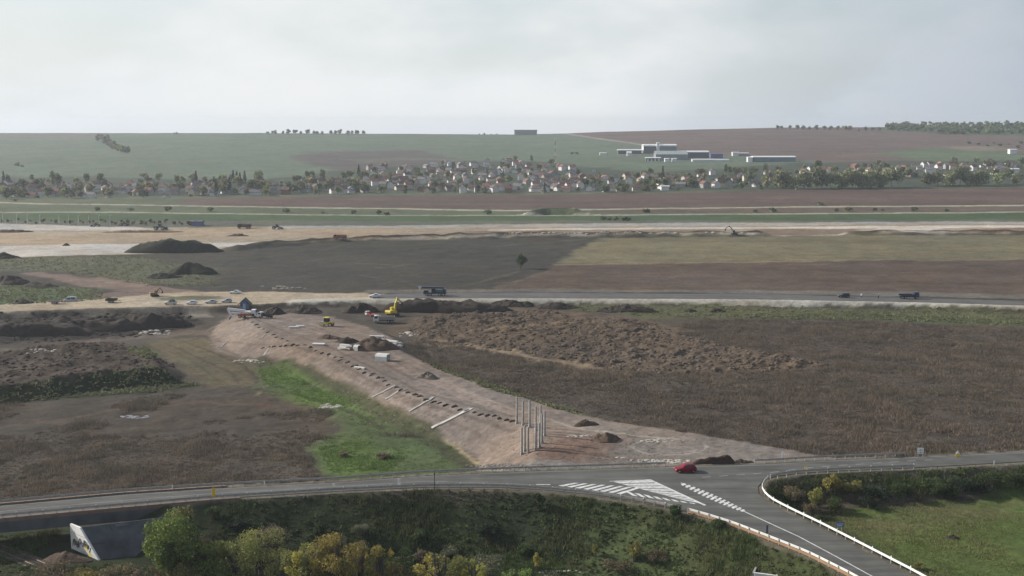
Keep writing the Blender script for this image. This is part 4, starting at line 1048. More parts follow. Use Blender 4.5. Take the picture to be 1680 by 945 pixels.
heap('soil_heap', 'brown heap with dark flank behind the stacked white beams', 612, 572, 84, 20, soil_brown, 20, 0.7, 0.16, GH, lean=0.1)
heap('soil_heap', 'dark heap left of the brown heap and above the white beams', 570, 563, 36, 8, soil_dark, 21, 0.7, 0.3, GH)
heap('soil_heap', 'brown row of loose soil on the embankment below the yellow roller', 540, 556, 44, 7, soil_brown, 22, 0.5, 0.3, GH)
heap('rubble_heap', 'grey rubble heap on the right rim of the embankment', 700, 620, 46, 9, mat('rubble_grey', lin(128, 118, 106, 0.62), 0.95, 0, 0.4, 1.2, 0.15), 23, 0.5, 0.4, None, cat='rubble heap')
heap('soil_heap', 'conical brown soil heap on the gravel right of the concrete columns', 993, 723, 54, 14, soil_brown, 24, 0.6, 0.18, GH)
heap('soil_heap', 'small ragged soil heap by the scrub above the conical heap', 961, 697, 40, 8, soil_brown, 25, 0.5, 0.35, GH)
heap('soil_heap', 'long dark soil heap behind the red car', 1172, 764, 66, 12, mat('heap_by_road', lin(84, 66, 58, 0.62), 0.95, 0, 0.35, 0.8, 0.1), 26, 0.3, 0.14, GH, loc=P(1173, 760, 6.8), flat=0.6)
heap('soil_heap', 'low tail of soil right of the long dark heap by the road', 1216, 761, 36, 7, soil_brown, 27, 0.45, 0.25, GH, loc=P(1217, 759, 6.8))
heap('soil_heap', 'brown soil mound at the foot of the graffiti abutment', 108, 918, 80, 12, soil_brown, 28, 0.5, 0.15, GH)
heap('soil_heap', 'dark lump in the grass field inside the slip road loop', 1563, 882, 26, 5, soil_dark, 29, 0.5, 0.3, GH)
heap('soil_heap', 'small dark mound on the pale sand at upper left', 108, 403, 14, 4, soil_dark, 30, 0.6, 0.3, GH)
heap('soil_heap', 'low heap on the sand beneath the distant machines', 390, 387, 34, 4, soil_brown, 31, 0.5, 0.3, GH)
heap('soil_heap', 'long low sand bank below the distant green machine', 240, 381, 120, 3, mat('sand_bank', lin(140, 122, 100, 0.62), 0.95, 0, 0.2, 0.5), 32, 0.12, 0.2, GH, flat=0.5)
heap('soil_heap', 'dark low bank at the left edge of the sand works', 20, 381, 60, 4, soil_brown, 33, 0.25, 0.2, GH, flat=0.4)
# grid of little dark spoil lumps along the two upper rims of the embankment
lump_me = []; LUMPS = []
for s_ in range(3):
    h_ = heap('spoil_lump', '', 0, 0, 0, 0, soil_dark, 40 + s_, 0.42, 0.3, loc=Vector((3.0, 300.0 + s_, float(gz_at(3.0, 300.0 + s_)))), wm=1.75, hm_=0.42)
    lump_me.append(h_.data); bpy.data.objects.remove(h_)
def lumps(line, step, sc, label):
    pts = []; L = 0
    for a, b in zip(line[:-1], line[1:]):
        n = max(int(math.hypot(b[0] - a[0], b[1] - a[1]) / step), 1)
        pts += [lerp2(a, b, i / n) for i in range(n)]
    gp = G(pts)
    for g in gp:
        x, y = g[0] + random.uniform(-0.3, 0.3), g[1] + random.uniform(-0.3, 0.3)
        o = link('spoil_lump', random.choice(lump_me), None, (x, y, float(gz_at(x, y)) - 0.02), random.uniform(-0.1, 0.35), (sc * random.uniform(0.75, 1.2), sc * random.uniform(0.7, 1.1), sc * random.uniform(0.8, 1.3)))
        tag(o, label, 'soil lump', 'spoil lumps along the embankment rims'); LUMPS.append((o, label))
lumps([(432, 571), (470, 568), (500, 568), (520, 575), (560, 591), (600, 611), (650, 637), (700, 656), (745, 669), (800, 683), (850, 694)], 9.5, .85, 'dark spoil lump in the row along the lower embankment rim')
lumps([(402, 520), (432, 541), (455, 553), (476, 563)], 7.0, 0.72, 'dark spoil lump in the short row along the upper embankment rim')
lumps([(560, 588), (600, 606), (640, 628)], 14, 0.75, 'dark soil lump behind the row on the middle embankment rim')

# white stone scatters and concrete bits (each scatter is one patch of rubble)
def rubble(label, px, py, wpx, dpx, n, size, m=stone_white, seed=0, name='rubble_patch'):
    rg = random.Random(seed); vs = []; fs = []
    pts = [(px + (rg.random() - 0.5 + (rg.random() - 0.5) * 0.6) * wpx, py + (rg.random() - 0.5) * dpx) for _ in range(n)]
    gp = G(pts); o0 = Vector(gp[0])
    mb = MB()
    for g in gp:
        z = float(gz_at(g[0], g[1])); s = size * rg.uniform(0.5, 1.4)
        ph = rg.random() * 6
        ring = []
        for zz, k in ((-0.15, 1.0), (0.12, 0.9), (0.28, 0.5)):
            for i in range(5):
                a = ph + i * 1.2566 + rg.uniform(-0.25, 0.25)
                ring.append(Vector((g[0] + s * k * 1.3 * math.cos(a), g[1] + s * k * math.sin(a), z + s * zz * 1.2)) - o0)
        f = [(r * 5 + i, r * 5 + (i + 1) % 5, r * 5 + 5 + (i + 1) % 5, r * 5 + 5 + i) for r in range(2) for i in range(5)] + [(10, 11, 12, 13, 14)]
        mb.add(ring, f)
    o = mb.build(name, m); o.location = o0
    return tag(o, label, None, None, 'stuff')
rubble('broken white stone on the meadow below the embankment', 543, 668, 34, 6, 34, 0.42, seed=1)
rubble('patch of grey white stone on the brown field at left', 217, 685, 34, 5, 26, 0.45, mat('stone_grey', lin(176, 176, 180, 0.62), 0.9, 0, 0.15, 2), 2)
rubble('pale stone beside the track under the black topsoil', 250, 546, 40, 6, 30, 0.6, seed=3)
rubble('pale stone at the foot of the embankment head', 408, 593, 40, 5, 26, 0.4, seed=4)
rubble('spilled white stone behind the guardrail by the red car', 1085, 758, 64, 6, 90, 0.3, seed=5)
rubble('white stone patch on the gravel above the red car', 1075, 723, 40, 6, 40, 0.28, seed=6)
rubble('white stones beside the conical soil heap', 952, 717, 30, 4, 30, 0.28, seed=7)
rubble('broken white concrete on the track right of the white dump truck', 672, 549, 28, 6, 14, 0.6, seed=8)
rubble('white debris on the grass right of the brown heap', 650, 566, 30, 6, 12, 0.7, seed=9)
rubble('pale stone heaps on the dark field left of the white car', 466, 473, 46, 6, 26, 0.8, mat('stone_pale_grey', lin(150, 142, 128, 0.62), 0.9, 0, 0.15, 2), 10)
rubble('white debris on the ground at the bottom edge', 912, 938, 50, 3, 34, 0.28, seed=11)
rubble('small white stones on the gravel yard', 1022, 751, 14, 4, 4, 0.3, seed=12)
rubble('pale stones by the dirt platform at left', 66, 575, 40, 5, 14, 0.5, seed=13)
rubble('white stone line along the earthworks edge', 1010, 382, 330, 1.6, 70, 0.8, seed=14)
rubble('grey stone facing on the bank behind the guardrail', 830, 767, 90, 9, 260, 0.26, mat('stone_facing', lin(134, 126, 122, 0.62), 0.95, 0, 0.3, 2), 15)
rubble('stones strewn over the gravel slope of the embankment', 700, 668, 240, 60, 220, 0.2, mat('stone_slope', lin(168, 152, 140, 0.62), 0.95, 0, 0.3, 2), 16)
rubble('clods and stones strewn over the gravel yard', 1000, 735, 260, 46, 260, 0.16, mat('stone_yard', lin(120, 100, 88, 0.62), 0.95, 0, 0.3, 2), 17)

# concrete drain channels down the embankment slope
drain_m = mat('drain_concrete', (.44, .42, .38), .9, 0, .3, .8, .02)
def drain(label, a, b, w, a2=None):
    pts = [a, b] + ([a2] if a2 else [])
    rs = []
    for p, q in zip(pts[:-1], pts[1:]): rs += [lerp2(p, q, i / 14) for i in range(15)]
    gp = G(rs); o0 = Vector(gp[0])
    vs = []; fs = []
    prof = [(-w / 2, -0.1), (-w / 2, 0.17), (-w * 0.34, 0.17), (-w * 0.2, 0.11), (w * 0.2, 0.11), (w * 0.34, 0.17), (w / 2, 0.17), (w / 2, -0.1)]
    for i, g in enumerate(gp):
        d = Vector(gp[min(i + 1, len(gp) - 1)]) - Vector(gp[max(i - 1, 0)]); d.z = 0; d = d.normalized() if d.length > 0 else Vector((1, 0, 0))
        n = Vector((-d.y, d.x, 0))
        for o, z in prof: vs.append(Vector((g[0], g[1], float(gz_at(g[0], g[1])) + z)) + n * o - o0)
    n_ = len(prof)
    for i in range(len(gp) - 1):
        for k in range(n_):
            fs.append((i * n_ + k, i * n_ + (k + 1) % n_, (i + 1) * n_ + (k + 1) % n_, (i + 1) * n_ + k))
    o = MB().add(vs, fs).build('drain_channel', drain_m); o.location = o0
    return tag(o, label, 'drain channel', 'drain channels down the embankment')
drain('leftmost narrow pale drain channel down the embankment slope', (611, 653), (648, 634), 0.62)
drain('second pale drain channel from the left with a bend at its top', (632, 657), (656, 642), 0.62, (669, 640))
drain('third narrow pale drain channel from the left on the embankment slope', (671, 676), (711, 652), 0.62)
drain('widest pale drain channel running down to the bend of the embankment', (708, 704), (773, 671), 1.1)
drain('thin pale drain channel on the upper embankment slope', (428, 556), (436, 548), 0.4)
drain('thin pale drain channel near the head of the embankment', (362, 571), (373, 560), 0.4)
drain('faint drain channel below the bend of the upper rim', (432, 585), (441, 571), 0.5)

# ------------------------------------------------------------------ concrete columns
col_m = mat('column_concrete', (.29, .28, .265), .85, 0, .35, .9)
col_me = MB().box(-0.19, 0.19, -0.19, 0.19, -0.5, 6.0, bev=0.03, taper=(0.85, 0.85)).mesh('shaft', col_m)
foot_me = MB().box(-0.28, 0.28, -0.28, 0.28, -0.4, 0.5, bev=0.05).mesh('footing', col_m)
cw = ['leftmost', 'second from left', 'third from left', 'fourth from left', 'fifth from left', 'rightmost']
for row, pts, hh in (('upper', [(848, 695), (858, 698), (869, 701), (879, 707), (887, 712), (893.5, 717)], 0.98), ('lower', [(856, 746), (861, 741), (866.5, 743), (879, 738), (885, 735), (889, 728)], 0.95)):
    for i, (a, b) in enumerate(pts):
        p = on(a, b)
        r = thing('concrete_column', f'slender pale concrete column, {cw[i]} of the {row} row by the embankment end', 'column', p, 0.3, 'concrete columns at the embankment end')
        s_ = link('shaft', col_me, r, scale=(1, 1, hh * random.uniform(.86, 1.05))); link('footing', foot_me, r)
# ------------------------------------------------------------------ white beams and culvert pieces on the embankment
for i, (dx_, dy_, dz_, rz) in enumerate([(0, 0, 0, 2.62), (0.9, 1.0, 0, 2.66), (1.8, 2.0, 0, 2.6), (0.5, 0.5, 0.72, 2.63), (3.6, 1.6, 0, 2.7), (4.2, 2.8, 0.0, 2.68)]):
    p = on(565, 574) + Vector((dx_, dy_, dz_))
    o = MB().prism([(-2.1, 0.0), (2.1, 0.0), (2.1, 0.62), (1.95, 0.7), (-1.95, 0.7), (-2.1, 0.62)], -0.42, 0.42).build('concrete_beam', concrete_w)
    o.location = p; o.rotation_euler = (0, 0, rz)
    tag(o, ['white concrete beam lowest and nearest in the stack left of the culvert', 'white concrete beam second from the front of the stack', 'white concrete beam at the back of the left stack', 'white concrete beam lying on top of the stack', 'white concrete beam at the right end of the stack', 'white concrete beam farthest back at the right of the stack'][i], 'beam', 'white concrete beams stacked on the embankment')
def culvert(label, p, rz, L, W, Hh):
    r = thing('culvert_section', label, 'culvert', p, rz)
    outer = [(-W / 2, 0), (-W / 2, Hh * 0.7), (-W * 0.3, Hh), (W * 0.3, Hh), (W / 2, Hh * 0.7), (W / 2, 0)]
    inner = [(a * 0.82, b * 0.86) for a, b in outer]
    vs = [(-L / 2, a, b) for a, b in outer] + [(L / 2, a, b) for a, b in outer] + [(-L / 2, a, b) for a, b in inner] + [(L / 2, a, b) for a, b in inner]
    fs = []
    for k in range(5):
        fs += [(k, k + 1, 6 + k + 1, 6 + k), (12 + k + 1, 12 + k, 18 + k, 18 + k + 1), (k + 1, k, 12 + k, 12 + k + 1), (6 + k, 6 + k + 1, 18 + k + 1, 18 + k)]
    fs += [(0, 6, 18, 12), (5, 17, 23, 11)]
    MB().add(vs, fs).build('shell', concrete_w, r)
    MB().box(-L / 2 + 0.1, L / 2 - 0.1, -W * 0.41, W * 0.41, -0.05, 0.06).build('floor_slab', concrete_d, r)
culvert('white arched culvert section on the right rim of the embankment', on(628, 592), -0.35, 3.4, 2.6, 1.9)
culvert('dark ended culvert piece at the right end of the white beams', on(586, 575), -0.45, 1.5, 1.9, 1.5)
for i, (a, b, l, w, rz, lb) in enumerate([(590, 605, 3.4, 0.55, -0.55, 'single white beam lying on the lower embankment rim'), (640, 561, 6, 0.6, -0.6, 'long thin white plank on the far flank of the brown heap'), (618, 554, 4.5, 0.8, -0.2, 'white slab beside the top of the brown heap'),
                             (523, 568, 3.6, 1.6, -0.1, 'flat white sheet lying on the embankment above the lower rim'), (482, 538, 3.0, 1.0, 0.2, 'left one of two white slabs near the embankment head'), (492, 536, 2.6, 0.9, 0.0, 'right one of two white slabs near the embankment head')]):
    o = MB().box(-l / 2, l / 2, -w / 2, w / 2, 0.02, 0.5, bev=0.05).build('concrete_slab', concrete_w)
    o.location = on(a, b); o.rotation_euler = (0, 0, rz); tag(o, lb, 'slab')

# loose clods (one mesh for each stretch of dug ground)
def clods(name, label, pts, size, m, seed, squash=.6):
    rng = np.random.default_rng(seed); n = len(pts)
    s_ = size * rng.uniform(.45, 1.3, n) ** 1.3
    an = np.arange(5) * 1.2566
    z = gz_at(pts[:, 0], pts[:, 1])
    rings = []
    for zz, k in ((-.3, 1.0), (.3, .85), (.6, .4)):
        a = an[None, :] + rng.uniform(0, 6.28, (n, 1)) * (1 if zz < 0 else 0) + rng.uniform(-.3, .3, (n, 5))
        if zz < 0: ph = a[:, :1] - an[0]
        else: a = a + ph
        rr = s_[:, None] * k * rng.uniform(.75, 1.25, (n, 5))
        rings.append(np.stack([pts[:, :1] + rr * np.cos(a) * 1.25, pts[:, 1:2] + rr * np.sin(a), z[:, None] + s_[:, None] * zz * squash * 1.6 + 0 * rr], -1))
    V = np.concatenate(rings, 1).reshape(-1, 3); b = np.arange(n)[:, None] * 15
    q = np.array([[r * 5 + i, r * 5 + (i + 1) % 5, r * 5 + 5 + (i + 1) % 5, r * 5 + 5 + i] for r in range(2) for i in range(5)])
    F = [tuple(f) for f in (b[:, :, None] + q[None]).reshape(-1, 4)] + [tuple(10 + i + k * 15 for i in range(5)) for k in range(n)]
    o = link(name, mesh_np(name, V, F, m)); return tag(o, label, None, None, 'stuff')
def inside(poly, n, seed):
    rng = np.random.default_rng(seed); pw = np.array(poly)
    q = np.stack([rng.uniform(pw[:, 0].min(), pw[:, 0].max(), n * 4), rng.uniform(pw[:, 1].min(), pw[:, 1].max(), n * 4)], 1)
    return q[sd_poly(q[:, 0], q[:, 1], poly) < .5][:n]
dz_ = [poly_w[i] for i, z_ in enumerate(ZONES) if z_[0] == 'dug_field']
clod_m = mat('clod_soil', lin(116, 101, 86, 0.68), .95, 0, .35, .35, .08); clod_d = mat('clod_dark_soil', lin(88, 77, 68, 0.68), .95, 0, .35, .35, .08)
clods('clods', 'loose brown clods covering the dug field', inside(dz_[1], 3000, 1), .5, clod_m, 1)
st_ = [poly_w[i] for i, z_ in enumerate(ZONES) if z_[0] == 'dug_soil_stock'][0]
clods('clods', 'loose dark clods on the raised soil stock at left', inside(st_, 1400, 2), .5, clod_d, 2)
sb_ = [poly_w[i] for i, z_ in enumerate(ZONES) if z_[0] == 'dug_soil_bank'][0]
clods('clods', 'dark clods scattered round the black topsoil ridges', inside(sb_, 900, 3), .6, soil_dark, 3)
# ------------------------------------------------------------------ vehicles
HATCH = [(2.0, .34, .52, .56, .56, .64, .56), (1.88, .22, .64, .69, .76, .80, .70), (1.3, .20, .76, .83, .82, .86, .78), (0.85, .20, .86, .93, .84, .87, .76),
         (0.12, .20, .92, 1.40, .85, .88, .62), (-0.55, .20, .94, 1.49, .85, .88, .63), (-1.35, .20, .96, 1.43, .85, .88, .61), (-1.82, .24, .95, 1.08, .82, .85, .66), (-1.96, .36, .72, .80, .72, .77, .62)]
SEDAN = [(2.25, .34, .52, .56, .56, .64, .56), (2.1, .22, .62, .68, .76, .80, .70), (1.4, .20, .76, .83, .82, .86, .78), (0.85, .20, .84, .91, .84, .87, .76),
         (0.1, .20, .90, 1.36, .85, .88, .62), (-0.55, .20, .92, 1.42, .85, .88, .63), (-1.1, .20, .93, 1.36, .85, .88, .61), (-1.65, .22, .93, 1.0, .84, .86, .74), (-2.2, .34, .80, .88, .74, .8, .68)]
SUV = [(2.2, .40, .62, .70, .62, .70, .62), (2.1, .30, .80, .90, .80, .84, .76), (1.4, .28, .95, 1.02, .86, .90, .82), (0.95, .28, 1.02, 1.10, .88, .91, .80),
       (0.45, .28, 1.08, 1.66, .88, .91, .70), (-0.6, .28, 1.10, 1.74, .88, .91, .70), (-1.9, .28, 1.10, 1.70, .88, .91, .70), (-2.1, .30, 1.08, 1.30, .86, .90, .74), (-2.2, .42, .85, .95, .78, .82, .72)]
VAN = [(2.5, .40, .62, .70, .66, .74, .66), (2.4, .30, .85, .98, .86, .90, .82), (2.0, .28, 1.05, 1.18, .92, .95, .86), (1.6, .28, 1.15, 1.30, .94, .97, .84),
       (0.9, .28, 1.20, 2.05, .95, .98, .78), (-0.5, .28, 1.22, 2.2, .95, .98, .80), (-2.2, .28, 1.22, 2.16, .95, .98, .80), (-2.42, .30, 1.2, 1.6, .94, .97, .84), (-2.5, .42, .95, 1.1, .86, .9, .8)]
WHEEL_ME = {}
def wheels(root, spots, r, w):
    k = (r, w)
    if k not in WHEEL_ME:
        WHEEL_ME[k] = (MB().wheel(0, 0, 0, r, w).mesh('tyre', rubber), MB().disc(0, 0, 0, r * 0.62, w * 0.9).mesh('rim', chrome))
    for x, y in spots:
        o = link('wheel', WHEEL_ME[k][0], root, (x, y, r)); link('rim', WHEEL_ME[k][1], o)
def car(name, label, loc, rz, st, paint, roof_bar=None, group=None):
    r = thing(name, label, 'car', loc, rz, group)
    vs = []; fs = []; n = 10
    for x, zb, zs, zt, wb, ws, wt in st:
        zm = (zb + zs) / 2
        vs += [(x, -wb, zb), (x, -ws, zm), (x, -ws * .985, zs), (x, -wt, zt - .03), (x, -wt * .6, zt + .02), (x, wt * .6, zt + .02), (x, wt, zt - .03), (x, ws * .985, zs), (x, ws, zm), (x, wb, zb)]
    for i in range(len(st) - 1):
        for k in range(n):
            k2 = (k + 1) % n; fs.append((i * n + k, i * n + k2, i * n + n + k2, i * n + n + k))
    fs.append(tuple(range(n))); L = (len(st) - 1) * n; fs.append(tuple(range(L + n - 1, L - 1, -1)))
    MB().add(vs, fs).build('body', paint, r, smooth=False)
    S = lambda i, k: Vector(vs[i * n + k])
    def gquad(nm, a, b, c, d):
        nn = (b - a).cross(d - a).normalized(); ctr = (a + b + c + d) / 4
        if nn.dot(ctr - Vector((ctr.x * 0.6, 0, 0.6))) < 0: nn = -nn
        q = [ctr + (p - ctr) * 0.88 + nn * 0.015 for p in (a, b, c, d)]
        me = MB().add(q, [(0, 1, 2, 3)]).mesh(nm, glass); return link(nm, me, r)
    gquad('windscreen', S(3, 3), S(3, 6), S(4, 6), S(4, 3)); gquad('rear_window', S(6, 3), S(6, 6), S(7, 6), S(7, 3))
    for i0, i1 in ((4, 5), (5, 6)):
        gquad('side_window', S(i0, 2), S(i1, 2), S(i1, 3), S(i0, 3)); gquad('side_window', S(i0, 7), S(i1, 7), S(i1, 6), S(i0, 6))
    x0 = st[0][0]; x1 = st[-1][0]; zf = st[1][2]; zr = st[-2][2]
    hl = MB().box(-.05, .05, -.13, .13, -.06, .06, bev=.02).mesh('headlight', lamp_clear); tl = MB().box(-.04, .04, -.09, .09, -.14, .12, bev=.02).mesh('tail_light', lamp_red)
    for s in (-1, 1):
        link('headlight', hl, r, (st[1][0] + 0.02, s * st[1][5] * .78, zf - .05)); link('tail_light', tl, r, (st[-2][0] - .03, s * st[-2][5] * .86, zr - .12))
        MB().box(st[3][0] - .25, st[3][0] - .08, s * (st[3][5] + .10) - .08, s * (st[3][5] + .10) + .08, st[3][2] + .02, st[3][2] + .16, bev=.02).build('mirror', paint, r)
    ww = 0.21; rad = 0.31 if st[4][3] < 1.6 else 0.35
    wheels(r, [(x0 * .66, s * (st[2][4] - .06)) for s in (-1, 1)] + [(x1 * .66, s * (st[2][4] - .06)) for s in (-1, 1)], rad, ww)
    if roof_bar: MB().box(-1.5, .3, -.7, .7, st[5][3] + .05, st[5][3] + .12).build('roof_rack', dark_metal, r)
    return r
def paint_mat(name, rgb, rough=0.38): return mat(name, rgb, rough, 0.0, 0.06, 1.5, spec=0.3)
p_red = paint_mat('paint_red', (0.17, 0.007, 0.016)); p_white = paint_mat('paint_white', (0.62, 0.62, 0.61)); p_silver = paint_mat('paint_silver', (0.36, 0.38, 0.40))
p_dark = paint_mat('paint_dark', (0.03, 0.033, 0.035)); p_cream = paint_mat('paint_cream', (0.50, 0.48, 0.40)); p_navy = paint_mat('paint_navy', (0.035, 0.05, 0.08)); p_green = paint_mat('paint_green', (0.06, 0.12, 0.11))
p_blue = paint_mat('paint_blue', (0.08, 0.16, 0.28)); p_orange = paint_mat('paint_brick_red', (0.32, 0.09, 0.05)); p_tipper = paint_mat('paint_dust_grey', (0.28, 0.26, 0.23), 0.7)
PI = math.pi
car('passenger_car', 'red hatchback driving along the main road at the junction', P(1124, 773.5, 7.01), PI + 0.16, HATCH, p_red)
def r2(px, py, z=R2_Z): return P(px, py, z + 0.04)
car('passenger_car', 'white car driving on the new road left of the crane truck', r2(615, 487.5), PI - 0.03, SEDAN, p_white)
car('passenger_car', 'dark car facing left on the new road behind two people', r2(1384, 488.0), PI, SUV, p_dark)
car('jeep', 'cream off-road car leftmost of the four parked on the gravel road', r2(280, 499.5), PI + 0.1, SUV, p_cream, True, 'cars parked along the gravel road')
car('parked_car', 'silver white hatchback second from left of the four parked cars', r2(315, 499), PI - 0.05, HATCH, p_white, None, 'cars parked along the gravel road')
car('parked_car', 'grey silver saloon third from left of the four parked cars', r2(347, 497.5), PI + 0.06, SEDAN, p_silver, None, 'cars parked along the gravel road')
car('parked_car', 'pale silver hatchback rightmost of the four parked cars', r2(372, 496), PI + 0.25, HATCH, p_silver, None, 'cars parked along the gravel road')
car('delivery_van', 'silver van at the left on the edge of the gravel road', on(115, 496), PI + 0.12, VAN, p_silver)
car('passenger_car', 'white car standing on the field edge above the gravel road', on(386, 481.5), PI - 0.1, SEDAN, p_white)

def trailer(label, p, rz, L, m):
    r = thing('trailer', label, 'trailer', p, rz)
    MB().box(-L / 2, L / 2, -1.1, 1.1, 0.75, 1.05, bev=.03).build('bed', m, r); MB().box(-L / 2, L / 2, -1.12, -1.04, 1.05, 1.45).build('side_board', m, r); MB().box(-L / 2, L / 2, 1.04, 1.12, 1.05, 1.45).build('side_board', m, r)
    MB().bar((L / 2, 0, .8), (L / 2 + 1.4, 0, .6), .12).build('drawbar', dark_metal, r)
    wheels(r, [(x, s * .95) for x in (-L * .2, L * .08) for s in (-1, 1)], .4, .24)
    return r
trailer('low pale trailer hitched at the left of the silver van', on(91, 498), 0.05, 4.2, p_tipper)
trailer('empty grey trailer with low sides right of the silver van', on(183, 496), 0.1, 4.0, dark_metal)

def truck(label, p, rz, cab_m, body_m, kind='tipper', scale=1.0, name='dump_truck', cat='truck'):
    """faces +x"""
    r = thing(name, label, cat, p, rz, None, scale)
    MB().box(-3.6, 3.6, -.45, .45, .75, 1.05).build('chassis', dark_metal, r)
    cab = MB().prism([(1.9, .7), (3.7, .7), (3.75, 1.7), (3.45, 2.75), (1.95, 2.8)], -1.2, 1.2).build('cab', cab_m, r)
    MB().add([(3.765, -1.05, 1.75), (3.765, 1.05, 1.75), (3.49, 1.0, 2.65), (3.49, -1.0, 2.65)], [(0, 1, 2, 3)]).build('windscreen', glass, cab)
    for s in (-1, 1):
        MB().add([(2.2, s * 1.213, 1.75), (3.5, s * 1.213, 1.75), (3.3, s * 1.213, 2.6), (2.2, s * 1.213, 2.6)], [(0, 1, 2, 3)]).build('side_window', glass, cab)
        MB().box(3.66, 3.8, s * .85 - .18, s * .85 + .18, .95, 1.15, bev=.02).build('headlight', lamp_clear, r)
    if kind == 'tipper':
        MB().prism([(-3.8, 1.15), (1.6, 1.15), (1.75, 2.55), (-3.9, 2.35)], -1.22, 1.22).build('tipper_body', body_m, r)
        MB().box(-3.7, 1.6, -1.0, 1.0, 2.3, 2.62, taper=(.8, .7)).build('load', soil_brown, r)
        for i in range(5):
            for s in (-1, 1): MB().box(-3.4 + i * 1.15, -3.28 + i * 1.15, s * 1.26 - .05, s * 1.26 + .05, 1.2, 2.4).build('rib', body_m, r)
        MB().prism([(1.5, 2.5), (2.6, 2.85), (2.6, 2.92), (1.5, 2.6)], -1.2, 1.2).build('cab_guard', body_m, r)
    else:
        MB().box(-3.7, 1.75, -1.22, 1.22, 1.1, 1.25).build('bed', body_m, r)
        for s in (-1, 1): MB().box(-3.7, 1.75, s * 1.2 - .04, s * 1.2 + .04, 1.25, 1.85).build('side_board', body_m, r)
        MB().box(1.5, 1.75, -1.2, 1.2, 1.25, 2.2).build('headboard', body_m, r)
    wheels(r, [(x, s * 1.0) for x in (2.8, -1.6, -2.8) for s in (-1, 1)], .52, .42)
    return r
truck('white and grey dump truck beside the yellow excavator', on(630, 530), PI + 0.1, p_white, p_tipper, scale=0.95)
truck('dark flatbed truck facing right on the new road', r2(1491, 490), -0.02, p_navy, p_navy, 'flat', 0.95, 'flatbed_truck')
truck('brick red dump truck on the pale haul road far off', on(558, 393), PI, p_orange, p_orange)
truck('dark long truck at the far side of the sand works', on(401, 375), PI, p_dark, mat('truck_maroon', (0.09, 0.05, 0.05), 0.7, 0, 0.1, 1), scale=1.15)
truck('small white and red truck half hidden behind the dump truck', on(607, 519), PI - 0.9, p_white, paint_mat('truck_red', (0.3, 0.05, 0.05)), 'flat', 0.6, 'pickup_truck')
truck('white pickup with dark bed at the head of the embankment', on(436, 522), PI - 0.35, p_white, p_dark, 'flat', 0.68, 'pickup_truck')
# crane truck
r = thing('crane_truck', 'dark blue mobile crane truck with its boom lowered over the cab', 'crane', r2(714, 485.0), PI - 0.02)
MB().box(-4.3, 4.0, -1.25, 1.25, .8, 1.45, bev=.05).build('carrier', p_navy, r)
cb = MB().prism([(2.6, .7), (4.4, .7), (4.45, 1.5), (4.1, 2.2), (2.6, 2.2)], -1.2, 1.2).build('cab', p_navy, r)
MB().add([(4.46, -1.0, 1.5), (4.46, 1.0, 1.5), (4.15, .95, 2.12), (4.15, -.95, 2.12)], [(0, 1, 2, 3)]).build('windscreen', glass, cb)
for s in (-1, 1): MB().add([(2.9, s * 1.212, 1.45), (4.1, s * 1.212, 1.45), (4.0, s * 1.212, 2.05), (2.9, s * 1.212, 2.05)], [(0, 1, 2, 3)]).build('side_window', glass, cb)
sl = MB().box(-2.8, 0.6, -1.1, 1.1, 1.5, 2.5, bev=.08).build('superstructure', p_green, r)
oc = MB().prism([(-.2, 1.55), (1.3, 1.55), (1.4, 2.3), (1.1, 3.0), (-.2, 3.0)], .35, 1.25).build('operator_cab', p_navy, r)
MB().add([(0, 1.262, 2.1), (1.2, 1.262, 2.1), (1.05, 1.262, 2.85), (0, 1.262, 2.85)], [(0, 1, 2, 3)]).build('side_window', glass, oc)
MB().bar((-3.4, -.3, 3.0), (5.2, -.3, 3.15), .7, .62).build('boom', p_navy, r); MB().bar((5.2, -.3, 3.15), (6.4, -.3, 3.17), .5, .46).build('boom_tip', paint_mat('crane_pale', (.4, .45, .47)), r)
MB().box(-4.1, -2.9, -1.15, 1.15, 1.5, 2.7, bev=.08).build('counterweight', p_navy, r); MB().box(5.7, 6.2, -.55, -.05, 2.2, 2.9, bev=.04).build('hook_block', p_white, r)
MB().tube([(-1.0, -.3, 2.2), (1.4, -.3, 2.95)], .14, 8).build('lift_cylinder', chrome, r)
wheels(r, [(x, s * 1.05) for x in (3.2, 1.8, -1.8, -3.2) for s in (-1, 1)], .55, .45)

